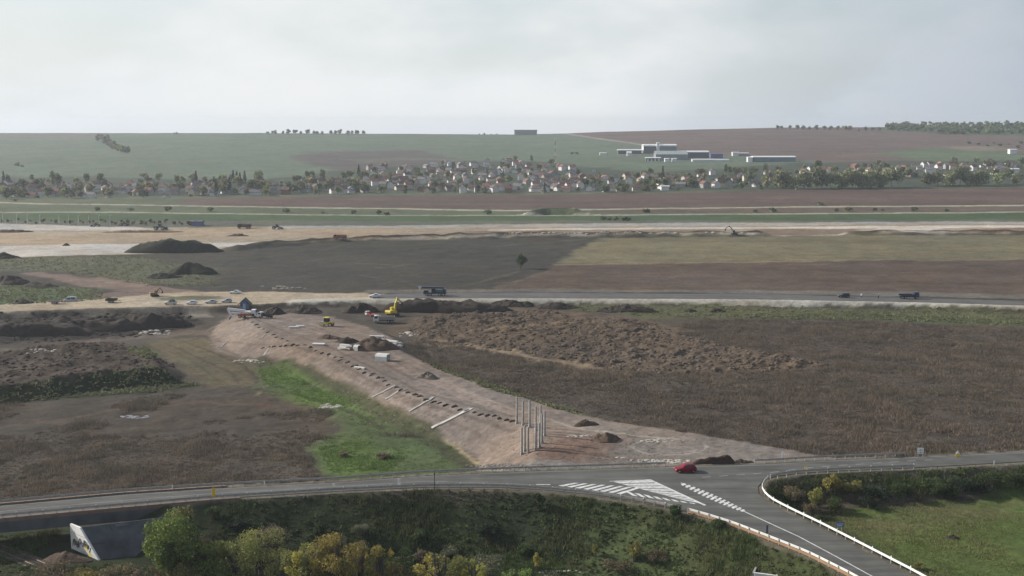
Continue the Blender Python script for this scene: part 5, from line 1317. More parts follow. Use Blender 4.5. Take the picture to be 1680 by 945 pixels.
def excavator(label, p, rz, m, scale=1.0, boom=((0.9, 1.9), (3.4, 5.2), (5.6, 3.6), (5.4, 1.9)), name='excavator'):
    r = thing(name, label, 'excavator', p, rz, None, scale)
    for s in (-1, 1):
        MB().prism([(-1.7, .1), (-1.5, 0), (1.5, 0), (1.75, .15), (1.95, .5), (1.6, .85), (-1.6, .85), (-1.95, .5)], s * 1.15 - .28, s * 1.15 + .28).build('track', dark_metal, r)
    MB().tube([(0, 0, .6), (0, 0, 1.15)], .6, 12).build('slew_ring', dark_metal, r)
    MB().prism([(-2.3, 1.1), (.9, 1.1), (.9, 1.75), (-.4, 1.95), (-2.2, 2.05), (-2.4, 1.6)], -1.25, 1.25).build('house', m, r)
    cb = MB().prism([(.0, 1.15), (1.35, 1.15), (1.45, 2.0), (1.15, 2.85), (.0, 2.85)], .3, 1.25).build('cab', m, r)
    MB().add([(.15, 1.262, 1.7), (1.25, 1.262, 1.7), (1.08, 1.262, 2.7), (.15, 1.262, 2.7)], [(0, 1, 2, 3)]).build('cab_window', glass, cb)
    MB().add([(1.42, .4, 1.6), (1.42, 1.15, 1.6), (1.185, 1.1, 2.75), (1.185, .45, 2.75)], [(0, 1, 2, 3)]).build('cab_window', glass, cb)
    a, b, c, d = [Vector((q[0], -.25, q[1])) for q in boom]
    mid = (a + b) / 2 + Vector((-.3, 0, .35))
    bo = MB(); bo.bar(a, mid, .42, .7); bo.bar(mid, b, .42, .55); bo.build('boom', m, r)
    MB().bar(b + (b - c).normalized() * .5, c, .34, .45).build('dipper_stick', m, r)
    MB().tube([a.lerp(b, .1) + Vector((.5, 0, .0)), mid + Vector((.2, 0, -.1))], .09, 6).build('hydraulic_ram', chrome, r)
    u = (d - c).normalized(); w = Vector((-u.z, 0, u.x))
    q = [c + w * .1, c + u * .9 + w * .55, c + u * 1.15 - w * .1, c + u * .75 - w * .55, c - w * .2]
    MB().prism([(v_.x, v_.z) for v_ in q], -.75, .25).build('bucket', dark_metal, r)
    return r
excavator('yellow tracked excavator digging at the dark spoil bank', on(644, 519), 0.9, machine_yellow, 1.05, ((0.8, 1.9), (2.2, 5.6), (3.9, 4.4), (4.0, 2.8)))
excavator('distant excavator with raised arm on the dark berm at right', on(1205, 384.5), PI, mat('machine_grey', (.26, .24, .21), .6, 0, .1, 2), 1.0)
excavator('small excavator with folded arm beside the dirt platform at left', on(254, 486), 0.5, mat('machine_ochre', (.20, .14, .08), .7, 0, .2, 2), 0.8, ((0.9, 1.9), (2.6, 3.9), (3.6, 2.4), (3.3, 1.2)))
# wheeled roller and other machines
r = thing('road_roller', 'yellow road roller with dark cab on the embankment', 'roller', on(537, 535), 2.9)
MB().box(-1.9, .5, -.9, .9, .7, 1.5, bev=.08).build('engine_hood', machine_yellow, r)
cb = MB().box(-.6, .9, -.85, .85, 1.5, 2.75, bev=.06, taper=(.9, .92)).build('cab', dark_metal, r); MB().box(-.7, 1.0, -.95, .95, 2.76, 2.88, bev=.03).build('roof', machine_yellow, r)
MB().box(-.3, .7, -.87, -.855, 1.7, 2.5).build('cab_window', glass, cb)
dr_ = MB(); dr_.disc(1.7, 0, .75, .75, 1.9, n=20); dr_.build('drum', chrome, r); MB().box(.7, 2.5, -1.12, -.98, .55, .85).build('drum_frame', machine_yellow, r); MB().box(.7, 2.5, .98, 1.12, .55, .85).build('drum_frame', machine_yellow, r)
wheels(r, [(-1.3, -.85), (-1.3, .85)], .7, .5)
def loader(label, p, rz, m, scale=1.0, name='wheel_loader'):
    r = thing(name, label, 'loader', p, rz, None, scale)
    MB().prism([(-2.6, .8), (-.2, .8), (-.2, 1.9), (-2.5, 1.7)], -.9, .9).build('engine_hood', m, r)
    cb = MB().box(-.5, .9, -.8, .8, 1.2, 3.0, bev=.06, taper=(.88, .9)).build('cab', m, r); MB().box(-.3, .7, -.83, -.81, 2.0, 2.8).build('cab_window', glass, cb)
    for s in (-1, 1): MB().bar((.8, s * .5, 1.7), (2.9, s * .5, .7), .2, .3).build('lift_arm', m, r)
    MB().prism([(2.8, .2), (3.9, .2), (3.3, .5), (3.1, 1.3), (2.8, 1.2)], -1.3, 1.3).build('bucket', dark_metal, r)
    wheels(r, [(x, s * .95) for x in (-1.6, 1.5) for s in (-1, 1)], .75, .55)
loader('dark green loader at the far side of the sand works', on(262, 377), 0.0, p_green, 1.4)
loader('dark machine near the blue shed at the far side of the sand works', on(322, 369.5), PI, p_dark, 1.2)
loader('small distant loader parked on the pale strip left of the green loader', on(158, 372), PI, mat('machine_brown', (.12, .1, .08), .7, 0, .2, 2), 1.0)
loader('tiny distant dozer at the left edge of the sand works', on(203, 370.5), 0, mat('machine_brown', (.12, .1, .08)), 1.0)
loader('dark machine at the sand edge right of the long dark truck', on(454, 376), 0, p_dark, 1.1)
# concrete pump with its white boom
r = thing('concrete_pump', 'white and red concrete pump with folded white boom at the embankment head', 'concrete pump', on(404, 521), PI)
MB().box(-3.0, 2.6, -1.2, 1.2, .8, 1.5, bev=.05).build('chassis', p_orange, r)
cb = MB().prism([(-3.4, .8), (-1.9, .8), (-1.9, 2.7), (-3.2, 2.7), (-3.45, 1.8)], -1.2, 1.2).build('cab', p_white, r); MB().add([(-3.47, -1, 1.8), (-3.47, 1, 1.8), (-3.24, .95, 2.6), (-3.24, -.95, 2.6)], [(0, 1, 2, 3)]).build('windscreen', glass, cb)
MB().box(-1.4, .4, -1.0, 1.0, 1.5, 2.2, bev=.06).build('pump_unit', p_white, r)
MB().bar((.2, 0, 2.2), (6.0, 0, 2.9), .6, .8).build('boom', p_white, r); MB().bar((6.0, 0, 3.0), (4.9, 0, .4), .5, .6).build('boom_arm', p_white, r); MB().bar((4.9, 0, .4), (5.6, 0, -.6), .35, .35).build('end_hose', dark_metal, r)
MB().bar((1.5, .9, 1.6), (4.6, 1.5, 1.9), .45, .5).build('outrigger', p_white, r)
wheels(r, [(x, s) for x in (-2.5, .8, 1.9) for s in (-1, 1)], .5, .4)
# A-roofed shelter
r = thing('site_hut', 'small blue site hut with a steep dark gable roof at the embankment head', 'hut', on(402, 506), 0.05)
hw = MB().prism([(-1.5, 0), (1.5, 0), (1.5, 2.0), (0, 3.4), (-1.5, 2.0)], -1.4, 1.6).build('wall', p_blue, r)
ro = MB()
for s in (-1, 1): ro.add([(0, -1.8, 3.75), (s * 2.4, -1.8, 1.45), (s * 2.4, 2.0, 1.45), (0, 2.0, 3.75), (0, -1.8, 3.5), (s * 2.3, -1.8, 1.25), (s * 2.3, 2.0, 1.25), (0, 2.0, 3.5)], [(0, 1, 2, 3), (7, 6, 5, 4), (0, 4, 5, 1), (1, 5, 6, 2), (2, 6, 7, 3)])
ro.build('roof', dark_metal, r); MB().box(-.5, .5, -1.46, -1.41, 0.05, 1.9).build('door', p_silver, r); MB().box(-1.2, -.7, -1.45, -1.41, 1.0, 1.6).build('window', glass, r)
# people on the new road
def person(label, p, rz, top, trousers):
    me = bpy.data.meshes.new('person'); bm_ = bmesh.new()
    J = {'pel': (0, 0, .95, .15), 'chest': (0, 0, 1.3, .19), 'neck': (0, 0, 1.5, .07), 'head': (0.02, 0, 1.63, .105), 'crown': (0.01, 0, 1.74, .06), 'shl': (0, .2, 1.43, .07), 'ell': (.02, .27, 1.15, .05), 'hal': (.12, .25, .92, .04),
         'shr': (0, -.2, 1.43, .07), 'elr': (.02, -.27, 1.15, .05), 'har': (.12, -.25, .92, .04), 'hil': (0, .1, .9, .1), 'knl': (.06, .11, .5, .07), 'anl': (.02, .12, .09, .05), 'tol': (.17, .13, .05, .04), 'hir': (0, -.1, .9, .1), 'knr': (-.02, -.11, .5, .07), 'anr': (-.1, -.12, .09, .05), 'tor': (.05, -.13, .05, .04)}
    E = [('pel', 'chest'), ('chest', 'neck'), ('neck', 'head'), ('head', 'crown'), ('chest', 'shl'), ('shl', 'ell'), ('ell', 'hal'), ('chest', 'shr'), ('shr', 'elr'), ('elr', 'har'), ('pel', 'hil'), ('hil', 'knl'), ('knl', 'anl'), ('anl', 'tol'), ('pel', 'hir'), ('hir', 'knr'), ('knr', 'anr'), ('anr', 'tor')]
    keys = list(J); me.from_pydata([J[k][:3] for k in keys], [(keys.index(a), keys.index(b)) for a, b in E], [])
    o = link('person', me, None, p, rz)
    sk = o.modifiers.new('skin', 'SKIN'); sk.use_smooth_shade = True
    for i, k in enumerate(keys):
        me.skin_vertices[0].data[i].radius = (J[k][3], J[k][3]); me.skin_vertices[0].data[i].use_root = (k == 'pel')
    dg = bpy.context.evaluated_depsgraph_get(); m2 = bpy.data.meshes.new_from_object(o.evaluated_get(dg))
    o.modifiers.clear(); o.data = m2
    m2.materials.clear()
    for m in (top, trousers, mat('skin_tone', (.35, .2, .14), .6, 0, .05, 5)): m2.materials.append(m)
    for pl in m2.polygons:
        z = sum(m2.vertices[v_].co.z for v_ in pl.vertices) / len(pl.vertices); yy = abs(sum(m2.vertices[v_].co.y for v_ in pl.vertices) / len(pl.vertices))
        pl.material_index = 2 if z > 1.5 or (yy > .2 and z < 1.0 and z > .8) else (0 if z > .95 or yy > .2 else 1)
    hb = MB().tube([(0, 0, 1.66), (0, 0, 1.74), (0, 0, 1.8)], [.125, .12, .05], 10).build('helmet', p_white, o)
    return tag(o, label, 'person', 'people on the new road')
person('person in pale top standing on the new road, nearer the dark car', r2(1413, 489), 0.4, mat('cloth_pale', (.5, .5, .5), .9, 0, .1, 4), mat('cloth_dark', (.04, .04, .05), .9, 0, .1, 4))
person('person in brown top standing on the new road, nearer the flatbed truck', r2(1441, 489.5), 2.4, mat('cloth_brown', (.25, .17, .14), .9, 0, .1, 4), mat('cloth_dark', (.04, .04, .05), .9, 0, .1, 4))
# ------------------------------------------------------------------ trees
foliage = leaf_mat('leaves')
bark = mat('bark', (0.09, 0.075, 0.06), 0.9, 0, 0.25, 3)
def leaf_cards(cent, size, rng, cols):
    """kite-shaped leaves at the centres, random attitude"""
    n = len(cent)
    a = rng.normal(size=(n, 3)); a /= np.linalg.norm(a, axis=1)[:, None]
    b = rng.normal(size=(n, 3)); b -= a * (a * b).sum(1)[:, None]; b /= np.linalg.norm(b, axis=1)[:, None]
    s = (size * rng.uniform(0.6, 1.4, n))[:, None]
    V = np.stack([cent - a * s, cent + b * s * 0.55, cent + a * s, cent - b * s * 0.55], 1).reshape(-1, 3)
    F = np.arange(4 * n).reshape(n, 4)
    return V, F, np.repeat(cols, 4, axis=0)
def crown_pts(n, R, zc, lobes, rng, pal, spread=0.72, lobe_r=(0.28, 0.5), hollow=0.55, jit=0.18, drop=0.0):
    """leaf centres in overlapping lobes; R=(rx,ry,rz) of the crown round height zc"""
    R = np.array(R)
    u = rng.normal(size=(lobes, 3)); u /= np.linalg.norm(u, axis=1)[:, None]
    lc = u * (rng.uniform(0.25, 1, lobes) ** 0.5)[:, None] * spread
    lr = rng.uniform(*lobe_r, lobes)
    k = rng.choice(lobes, n, p=lr ** 2 / (lr ** 2).sum())
    d = rng.normal(size=(n, 3)); d /= np.linalg.norm(d, axis=1)[:, None]
    rad = np.where(rng.random(n) < hollow, rng.uniform(0.8, 1.12, n), rng.uniform(0.2, 1.0, n) ** 0.6)
    p = lc[k] + d * (lr[k] * rad)[:, None]
    p = p * R + np.array([0, 0, zc])
    p[:, 2] -= drop * rng.random(n) ** 3
    pal = np.array(pal); lobe_col = pal[rng.integers(0, len(pal), lobes)]
    c = lobe_col[k] * 0.65 + pal[rng.integers(0, len(pal), n)] * 0.35
    c = c * rng.uniform(1 - jit, 1 + jit, (n, 1))
    return p, c, lc * R + np.array([0, 0, zc])
def trunk_mesh(h, r, limbs, rng, name='trunk', stems=1):
    mb = MB()
    for s in range(stems):
        ox, oy = (0, 0) if stems == 1 else (rng.uniform(-.5, .5), rng.uniform(-.5, .5))
        mb.tube([(ox, oy, -0.6), (ox + 0.02, oy, h * 0.3), (ox * 1.6 + 0.06, oy * 1.6, h * 0.65), (ox * 2, oy * 2, h)], [r * 1.2, r, r * 0.7, r * 0.25], 6)
    for q in limbs:
        z0 = min(max(q[2] * 0.55, h * 0.25), h * 0.8)
        mb.tube([(0, 0, z0), (q[0] * 0.45, q[1] * 0.45, z0 + (q[2] - z0) * 0.6), (q[0] * 1.05, q[1] * 1.05, q[2] * 1.08)], [r * 0.5, r * 0.3, r * 0.08], 4)
    return mb.mesh(name, bark)
PAL = {
 'green': [lin(96, 110, 58, 1.35), lin(112, 126, 64, 1.35), lin(78, 92, 50, 1.35)],
 'dark': [lin(64, 78, 46, 1.05), lin(54, 70, 42, 1.05), lin(80, 90, 52, 1.05)],
 'grey': [lin(104, 106, 84, 1.05), lin(92, 96, 76, 1.05), lin(118, 116, 92, 1.05)],
 'olive': [lin(118, 116, 66, 1.3), lin(130, 124, 74, 1.3), lin(98, 100, 58, 1.3)],
 'yellow': [lin(142, 132, 70, 1.3), lin(122, 116, 66, 1.3), lin(104, 104, 62, 1.3), lin(130, 118, 74, 1.3), lin(94, 98, 58, 1.3), lin(160, 144, 70, 1.3)],
 'bright': [lin(166, 150, 66, 1.3), lin(146, 136, 64, 1.3), lin(120, 118, 62, 1.3), lin(108, 110, 62, 1.3)],
 'russet': [lin(112, 98, 78, 1.2), lin(102, 90, 74, 1.2), lin(110, 100, 76, 1.2), lin(92, 90, 62, 1.2)],
 'twig': [lin(112, 100, 84, 1.2), lin(98, 88, 74, 1.2), lin(122, 110, 92, 1.2)],
 'conifer': [lin(46, 58, 44, 1.05), lin(56, 66, 50, 1.05)],
 'willow': [lin(120, 124, 88, .82), lin(106, 112, 78, .82), lin(128, 128, 92, .82)],
}
def far_template(kind, seed):
    rng = np.random.default_rng(seed)
    if kind == 'broad': n, R, zc, lb, h, sz = 380, (3.9, 3.5, 3.4), 4.0, 9, 7.4, .66
    elif kind == 'tall': n, R, zc, lb, h, sz = 300, (2.6, 2.6, 5.0), 6.6, 11, 11, .62
    elif kind == 'willow': n, R, zc, lb, h, sz = 620, (6.4, 6.2, 6.8), 6.8, 16, 13, .9
    elif kind == 'bush': n, R, zc, lb, h, sz = 150, (2.2, 2.0, 1.2), 1.1, 6, 1.8, .45
    elif kind == 'conifer':
        n = 260; z = rng.random(n) ** 0.8; ang_ = rng.uniform(0, 6.28, n); rr = (1 - z) * 2.1 * rng.uniform(.55, 1.1, n) * (1 + .25 * np.sin(z * 40))
        p = np.stack([rr * np.cos(ang_), rr * np.sin(ang_), 1.0 + z * 10.5], 1)
        c = np.array(PAL['conifer'])[rng.integers(0, 2, n)] * rng.uniform(.8, 1.2, (n, 1))
        V, F, cc = leaf_cards(p, .65, rng, c * 1.4)  # needle colour lightened to stand for distance haze
        return mesh_np('crown', V, F, foliage, cc), trunk_mesh(11, .2, [], rng)
    pal = {'broad': PAL['grey'] + PAL['dark'], 'tall': PAL['dark'] + PAL['grey'], 'willow': PAL['willow'], 'bush': PAL['dark'] + PAL['grey']}[kind]
    if seed % 3 == 1 and kind == 'broad': pal = PAL['russet'] + PAL['grey']
    if seed % 3 == 2 and kind == 'broad': pal = PAL['olive'] + PAL['grey'] + PAL['dark']
    p, c, lc = crown_pts(n, R, zc, lb, rng, pal)
    p[:, 2] = np.maximum(p[:, 2], .25)
    V, F, cc = leaf_cards(p, sz * 1.15, rng, c * 1.5)  # far leaf colours lightened to imitate haze
    return mesh_np('crown', V, F, foliage, cc), trunk_mesh(h * .85, .2, [q for q in lc[:5]], rng)
FT = {k: [far_template(k, s + 100) for s in range(n)] for k, n in (('broad', 6), ('tall', 3), ('willow', 3), ('bush', 3), ('conifer', 2))}
ORD = ['first', 'second', 'third', 'fourth', 'fifth', 'sixth', 'seventh', 'eighth', 'ninth', 'tenth', 'eleventh', 'twelfth', 'thirteenth', 'fourteenth', 'fifteenth', 'sixteenth', 'seventeenth', 'eighteenth', 'nineteenth']
TENS = {2: 'twent', 3: 'thirt', 4: 'fort', 5: 'fift', 6: 'sixt', 7: 'sevent', 8: 'eight', 9: 'ninet'}
def ordinal(i):
    if i < 19: return ORD[i]
    n = i + 1; t, u = divmod(n, 10)
    return TENS[t] + ('ieth' if u == 0 else 'y-' + ORD[u - 1])
REG = []      # (object, base phrase): numbered from the left at the end
def reg(o, phrase):
    REG.append((o, phrase)); return o
def far_tree(kind, p, s, phrase, name, group, cat='tree', rz=None):
    cr, tr = random.choice(FT[kind])
    r = thing(name, phrase, cat, p, random.uniform(0, 6.28) if rz is None else rz, group, (s * random.uniform(.9, 1.1), s * random.uniform(.9, 1.1), s * random.uniform(.92, 1.12)))
    link('trunk', tr, r); link('crown', cr, r)
    return reg(r, phrase)

# ------------------------------------------------------------------ village houses
wall_m = {'white': mat('render_white', (0.62, 0.61, 0.58), .85, 0, .1, .4), 'cream': mat('render_cream', (0.52, 0.46, 0.36), .85, 0, .1, .4), 'grey': mat('render_grey', (0.30, 0.29, 0.27), .9, 0, .15, .4), 'brick': mat('brick_brown', (0.22, 0.13, 0.09), .9, 0, .15, .4)}
roof_m = {'red': mat('roof_red', (0.19, 0.095, 0.075), .85, 0, .2, .5), 'brown': mat('roof_brown', (0.14, 0.09, 0.07), .85, 0, .2, .5), 'grey': mat('roof_grey', (0.17, 0.16, 0.16), .85, 0, .2, .5), 'orange': mat('roof_orange', (0.27, 0.15, 0.115), .85, 0, .2, .5)}
HC = {}
def house_meshes(L, W, Hh, pitch, wk, rk):
    key = (L, W, Hh, pitch, wk, rk)
    if key not in HC:
        rz_ = Hh + W / 2 * pitch
        w = MB().add([(-L / 2, -W / 2, -1.5), (L / 2, -W / 2, -1.5), (L / 2, W / 2, -1.5), (-L / 2, W / 2, -1.5), (-L / 2, -W / 2, Hh), (L / 2, -W / 2, Hh), (L / 2, W / 2, Hh), (-L / 2, W / 2, Hh), (-L / 2, 0, rz_), (L / 2, 0, rz_)],
                     [(0, 1, 5, 4), (2, 3, 7, 6), (1, 2, 6, 9, 5), (3, 0, 4, 8, 7)]).mesh('wall', wall_m[wk])
        o, t = .5, .22
        v = []
        for x in (-L / 2 - o, L / 2 + o):
            v += [(x, -W / 2 - o, Hh - o * pitch + .05), (x, 0, rz_ + .05), (x, W / 2 + o, Hh - o * pitch + .05), (x, W / 2 + o, Hh - o * pitch + .05 + t), (x, 0, rz_ + .05 + t), (x, -W / 2 - o, Hh - o * pitch + .05 + t)]
        rf = MB().add(v, [(0, 1, 4, 5), (1, 2, 3, 4), (6, 11, 10, 7), (7, 10, 9, 8), (0, 6, 7, 1), (1, 7, 8, 2), (5, 4, 10, 11), (4, 3, 9, 10), (0, 5, 11, 6), (2, 8, 9, 3)]).mesh('roof', roof_m[rk])
        ch = MB().box(L * .2, L * .2 + .8, -.4, .4, rz_ - .8, rz_ + 1.1).mesh('chimney', roof_m['brown'])
        wn_ = MB()
        for s in (-1, 1):
            for xx in (-L * .28, 0.0, L * .28): wn_.box(xx - .5, xx + .5, s * (W / 2 + .03) - .03, s * (W / 2 + .03) + .03, Hh * .35, Hh * .35 + 1.3)
        HC[key] = (w, rf, ch)
    return HC[key]
rngv = random.Random(21)
def rand_in(poly, n, rg, mind=0.0):
    xs = [p[0] for p in poly]; ys_ = [p[1] for p in poly]; out = []
    tries = 0
    while len(out) < n and tries < n * 60:
        tries += 1
        x, y = rg.uniform(min(xs), max(xs)), rg.uniform(min(ys_), max(ys_))
        if sd_poly(np.array([x]), np.array([y]), poly)[0] < 0 and all((x - a) ** 2 + ((y - b) * 1.9) ** 2 > mind ** 2 for a, b in out): out.append((x, y))
    return out
QUART = [('the left end of the village', [(2, 306), (150, 304), (420, 304), (420, 322), (2, 326)], 46, 7), ('the village left of centre', [(420, 304), (560, 298), (600, 296), (620, 300), (620, 318), (420, 321)], 32, 7),
         ('the upper hillside quarter', [(600, 276), (700, 270), (850, 264), (930, 273), (960, 283), (960, 294), (600, 294)], 72, 6), ('the lower centre of the village', [(620, 294), (960, 294), (1060, 292), (1060, 314), (960, 317), (620, 319)], 84, 6.5),
         ('the village under the factory', [(1060, 293), (1275, 292), (1275, 309), (1080, 314)], 18, 8), ('the upper right quarter', [(1140, 288), (1290, 281), (1500, 274), (1672, 268), (1672, 284), (1500, 290), (1290, 292)], 46, 7)]
hpts = []; hq = []
for q, poly, n, md in QUART:
    pp = rand_in(poly, n, rngv, md); hpts += pp; hq += [q] * len(pp)
gp = G(hpts)
for (hx, hy), q, g in zip(hpts, hq, gp):
    wk = rngv.choices(['white', 'cream', 'grey', 'brick'], [58, 16, 18, 8])[0]; rk = rngv.choices(['red', 'brown', 'grey', 'orange'], [30, 36, 22, 12])[0]
    if q.startswith('the upper hill') : rk = rngv.choices(['red', 'brown', 'grey', 'orange'], [16, 38, 38, 8])[0]
    L, W, Hh, pt = rngv.choice([(8.5, 6.6, 3.5, .75), (10.5, 6.6, 3.3, .65), (7.2, 6.4, 5.0, .8), (11.5, 6.2, 3.1, .6), (7.5, 7, 5.0, .7), (6.2, 5.4, 3.1, .85)])
    sz_w = 'tall' if Hh > 5 else ('long' if L >= 10.5 else ('small' if L < 7 else 'plain'))
    rz_ = rngv.choice([0.15, 1.72, 0.45, 2.0, 1.35, -0.2]) + rngv.uniform(-.15, .15)
    w, rf, ch = house_meshes(L, W, Hh, pt, wk, rk)
    base = f'{sz_w} {wk} house with {rk} roof in {q}'
    r = thing('village_house', base, 'house', (g[0], g[1], float(gz_at(g[0], g[1])) - .2), rz_, 'houses of the village')
    link('wall', w, r); o_ = link('roof', rf, r); link('chimney', ch, o_)
    reg(r, base)
# sheds and outbuildings behind the houses
spts = []; sq = []
for q, poly, n, md in [('the left end of the village', [(-30, 300), (150, 299), (430, 300), (430, 323), (-30, 327)], 34, 6), ('the village left of centre', [(430, 300), (620, 296), (620, 319), (430, 322)], 18, 6), ('the middle of the village', [(620, 276), (850, 266), (960, 278), (1060, 292), (1060, 316), (620, 319)], 40, 5), ('the right part of the village', [(1070, 293), (1280, 284), (1500, 274), (1700, 268), (1700, 290), (1280, 296), (1090, 313)], 44, 6)]:
    pp = rand_in(poly, n, rngv, md); spts += pp; sq += [q] * len(pp)
for q, g in zip(sq, G(spts)):
    wk = rngv.choice(['white', 'white', 'white', 'grey', 'cream']); rk = rngv.choice(['grey', 'brown', 'red'])
    w, rf, ch = house_meshes(*rngv.choice([(5, 3.6, 2.4, .5), (6.5, 4, 2.3, .4)]), wk, rk)
    base = f'little {wk} shed with {rk} roof in {q}'
    r = thing('village_shed', base, 'shed', (g[0], g[1], float(gz_at(g[0], g[1])) - .1), rngv.choice([.2, 1.7, 1.3]) + rngv.uniform(-.2, .2), 'sheds of the village')
    link('wall', w, r); link('roof', rf, r); reg(r, base)
# trees between and behind them
TQ = [('the left end of the village', [(-60, 296), (150, 294), (430, 296), (430, 323), (-60, 328)], 112, 1.25), ('the village left of centre', [(420, 297), (600, 288), (620, 300), (620, 318), (420, 322)], 56, 1.2), ('the upper hillside quarter', [(600, 274), (850, 262), (960, 276), (980, 292), (600, 294)], 40, .95),
      ('the lower centre of the village', [(620, 294), (1060, 290), (1060, 316), (620, 320)], 58, 1.0), ('the village under the factory', [(1040, 288), (1290, 285), (1290, 310), (1060, 316)], 70, 1.1), ('the upper right quarter', [(1140, 286), (1300, 277), (1700, 264), (1740, 292), (1290, 294)], 62, 1.15)]
tp = []; tq = []
for q, poly, n, s in TQ:
    pp = rand_in(poly, n, rngv, 4.5); tp += pp; tq += [(q, s)] * len(pp)
gp = G(tp)
for (hx, hy), (q, s), g in zip(tp, tq, gp):
    kind = rngv.choices(['broad', 'tall', 'conifer', 'bush'], [76, 6, 3, 15])[0]
    nm = {'broad': 'village_tree', 'tall': 'poplar_tree', 'conifer': 'conifer_tree', 'bush': 'garden_bush'}[kind]
    ph = {'broad': 'round leafy tree', 'tall': 'tall slender tree', 'conifer': 'dark pointed conifer', 'bush': 'low garden bush'}[kind] + f' in {q}'
    far_tree(kind, (g[0], g[1], float(gz_at(g[0], g[1])) - .1), s * rngv.uniform(.7, 1.3), ph, nm, 'trees among the village houses')
def place_row(kind, pts, s0, s1, phrase, name, group, cat='tree'):
    for (a, b), g in zip(pts, G(pts)):
        far_tree(kind, (g[0], g[1], float(gz_at(g[0], g[1])) - .1), rngv.uniform(s0, s1), phrase, name, group, cat)
place_row('conifer', [(383, 303), (389, 303), (394, 303), (402, 304), (322, 303)], 1.1, 1.4, 'tall dark conifer behind the left village', 'conifer_tree', 'conifers behind the village')
place_row('willow', [(1285, 309), (1302, 310), (1320, 310), (1340, 309), (1362, 309), (1380, 309), (1398, 308), (1414, 308), (1430, 308), (1446, 308), (1462, 307)], 1.15, 1.75, 'large pale green willow in the long row below the village', 'willow_tree', 'willows below the village')
place_row('willow', [(1520, 305), (1538, 305), (1558, 304), (1575, 304), (1592, 304), (1610, 304), (1640, 303), (1668, 303), (1700, 302)], 1.0, 1.5, 'olive willow in the right hand row below the village', 'willow_tree', 'willows below the village')
place_row('broad', [(436 + i * 9.5 + rngv.uniform(-3, 3), 220.5) for i in range(18)], .9, 1.7, 'hazy tree on the skyline left of the long barn', 'skyline_tree', 'trees on the skyline')
place_row('broad', [(786, 222), (795, 222), (806, 222), (815, 222), (286, 220.5), (290, 220.5)], .5, .8, 'low hazy tree on the bare skyline', 'skyline_tree', 'trees on the skyline')
place_row('broad', [(1276, 212), (1282, 212), (1296, 212), (1308, 213), (1318, 213), (1328, 213), (1340, 213.5), (1352, 213.5), (1363, 214), (1375, 214), (1386, 214.5), (1394, 214.5), (1408, 215), (1420, 215.5), (1432, 215.5), (1443, 215)], 1.0, 1.75, 'dark tree in the hedge line on the right skyline', 'skyline_tree', 'trees on the skyline')
place_row('broad', [(160, 232), (167, 230), (174, 233), (180, 237), (185, 240), (190, 243), (196, 247), (202, 250), (208, 252), (172, 237), (182, 243), (164, 228), (170, 234), (178, 240), (186, 246), (192, 249), (199, 252), (176, 230)], 1.2, 1.8, 'dark tree in the slanting thicket on the left hillside', 'hillside_tree', 'trees on the hillside')
place_row('bush', [(28, 272), (36, 274), (938, 253), (946, 253), (1605, 238), (1620, 240), (1640, 240), (1655, 238), (1670, 243), (1590, 236), (1630, 236), (1675, 236)], 1.2, 2.2, 'dark bush on the far hillside', 'hillside_bush', 'bushes on the hillside', 'bush')
place_row('bush', [(160, 346), (214, 346), (276, 346), (345, 347), (470, 349), (530, 350), (580, 351), (620, 352), (635, 353), (800, 352), (1060, 349), (1240, 349), (1268, 348), (1372, 347), (1393, 347), (1435, 346), (1448, 346), (1500, 346), (1552, 347), (1345, 336), (1348, 337), (25, 330)], .8, 1.7, 'small dark bush along the valley field paths', 'field_bush', 'bushes along the field paths', 'bush')
place_row('broad', [(4 + i * 9 + rngv.uniform(-4, 4), 365 + i * .12 + rngv.uniform(-3, 2.5)) for i in range(36)], .2, .45, 'young tree in the planted row behind the sand works', 'young_tree', 'young trees behind the sand works')
place_row('bush', [(1000, 361), (1010, 362), (1025, 362), (990, 361), (1032, 362)], .9, 1.3, 'dark bush clump behind the grey strip', 'field_bush', 'bushes along the field paths', 'bush')
# forest on the right skyline: one mass
rng = np.random.default_rng(5)
fp = [(rng.uniform(1456, 1900), 0) for _ in range(460)]
fp = [(a, rng.uniform(207, 214 + min((a - 1456) * .08, 7))) for a, _ in fp]
gp = G(fp); Vs, Fs, Cs = [], [], []; off = 0
for g in gp:
    hh = rng.uniform(.85, 1.25)
    p, c, _ = crown_pts(130, (6.0 * hh, 6.0 * hh, 5.2 * hh), 6.2 * hh, 6, rng, PAL['dark'] + PAL['grey'] + PAL['conifer'])
    V, F, cc = leaf_cards(p, 1.5, rng, c * 1.4); V = V + np.array([g[0], g[1], float(gz_at(g[0], g[1])) - .5])  # crown colours lightened, haze put into the leaves
    Vs.append(V); Fs.append(F + off); Cs.append(cc); off += len(V)
o = link('forest', mesh_np('forest', np.concatenate(Vs), np.concatenate(Fs), foliage, np.concatenate(Cs))); tag(o, 'dark wood covering the right end of the skyline', None, None, 'stuff')

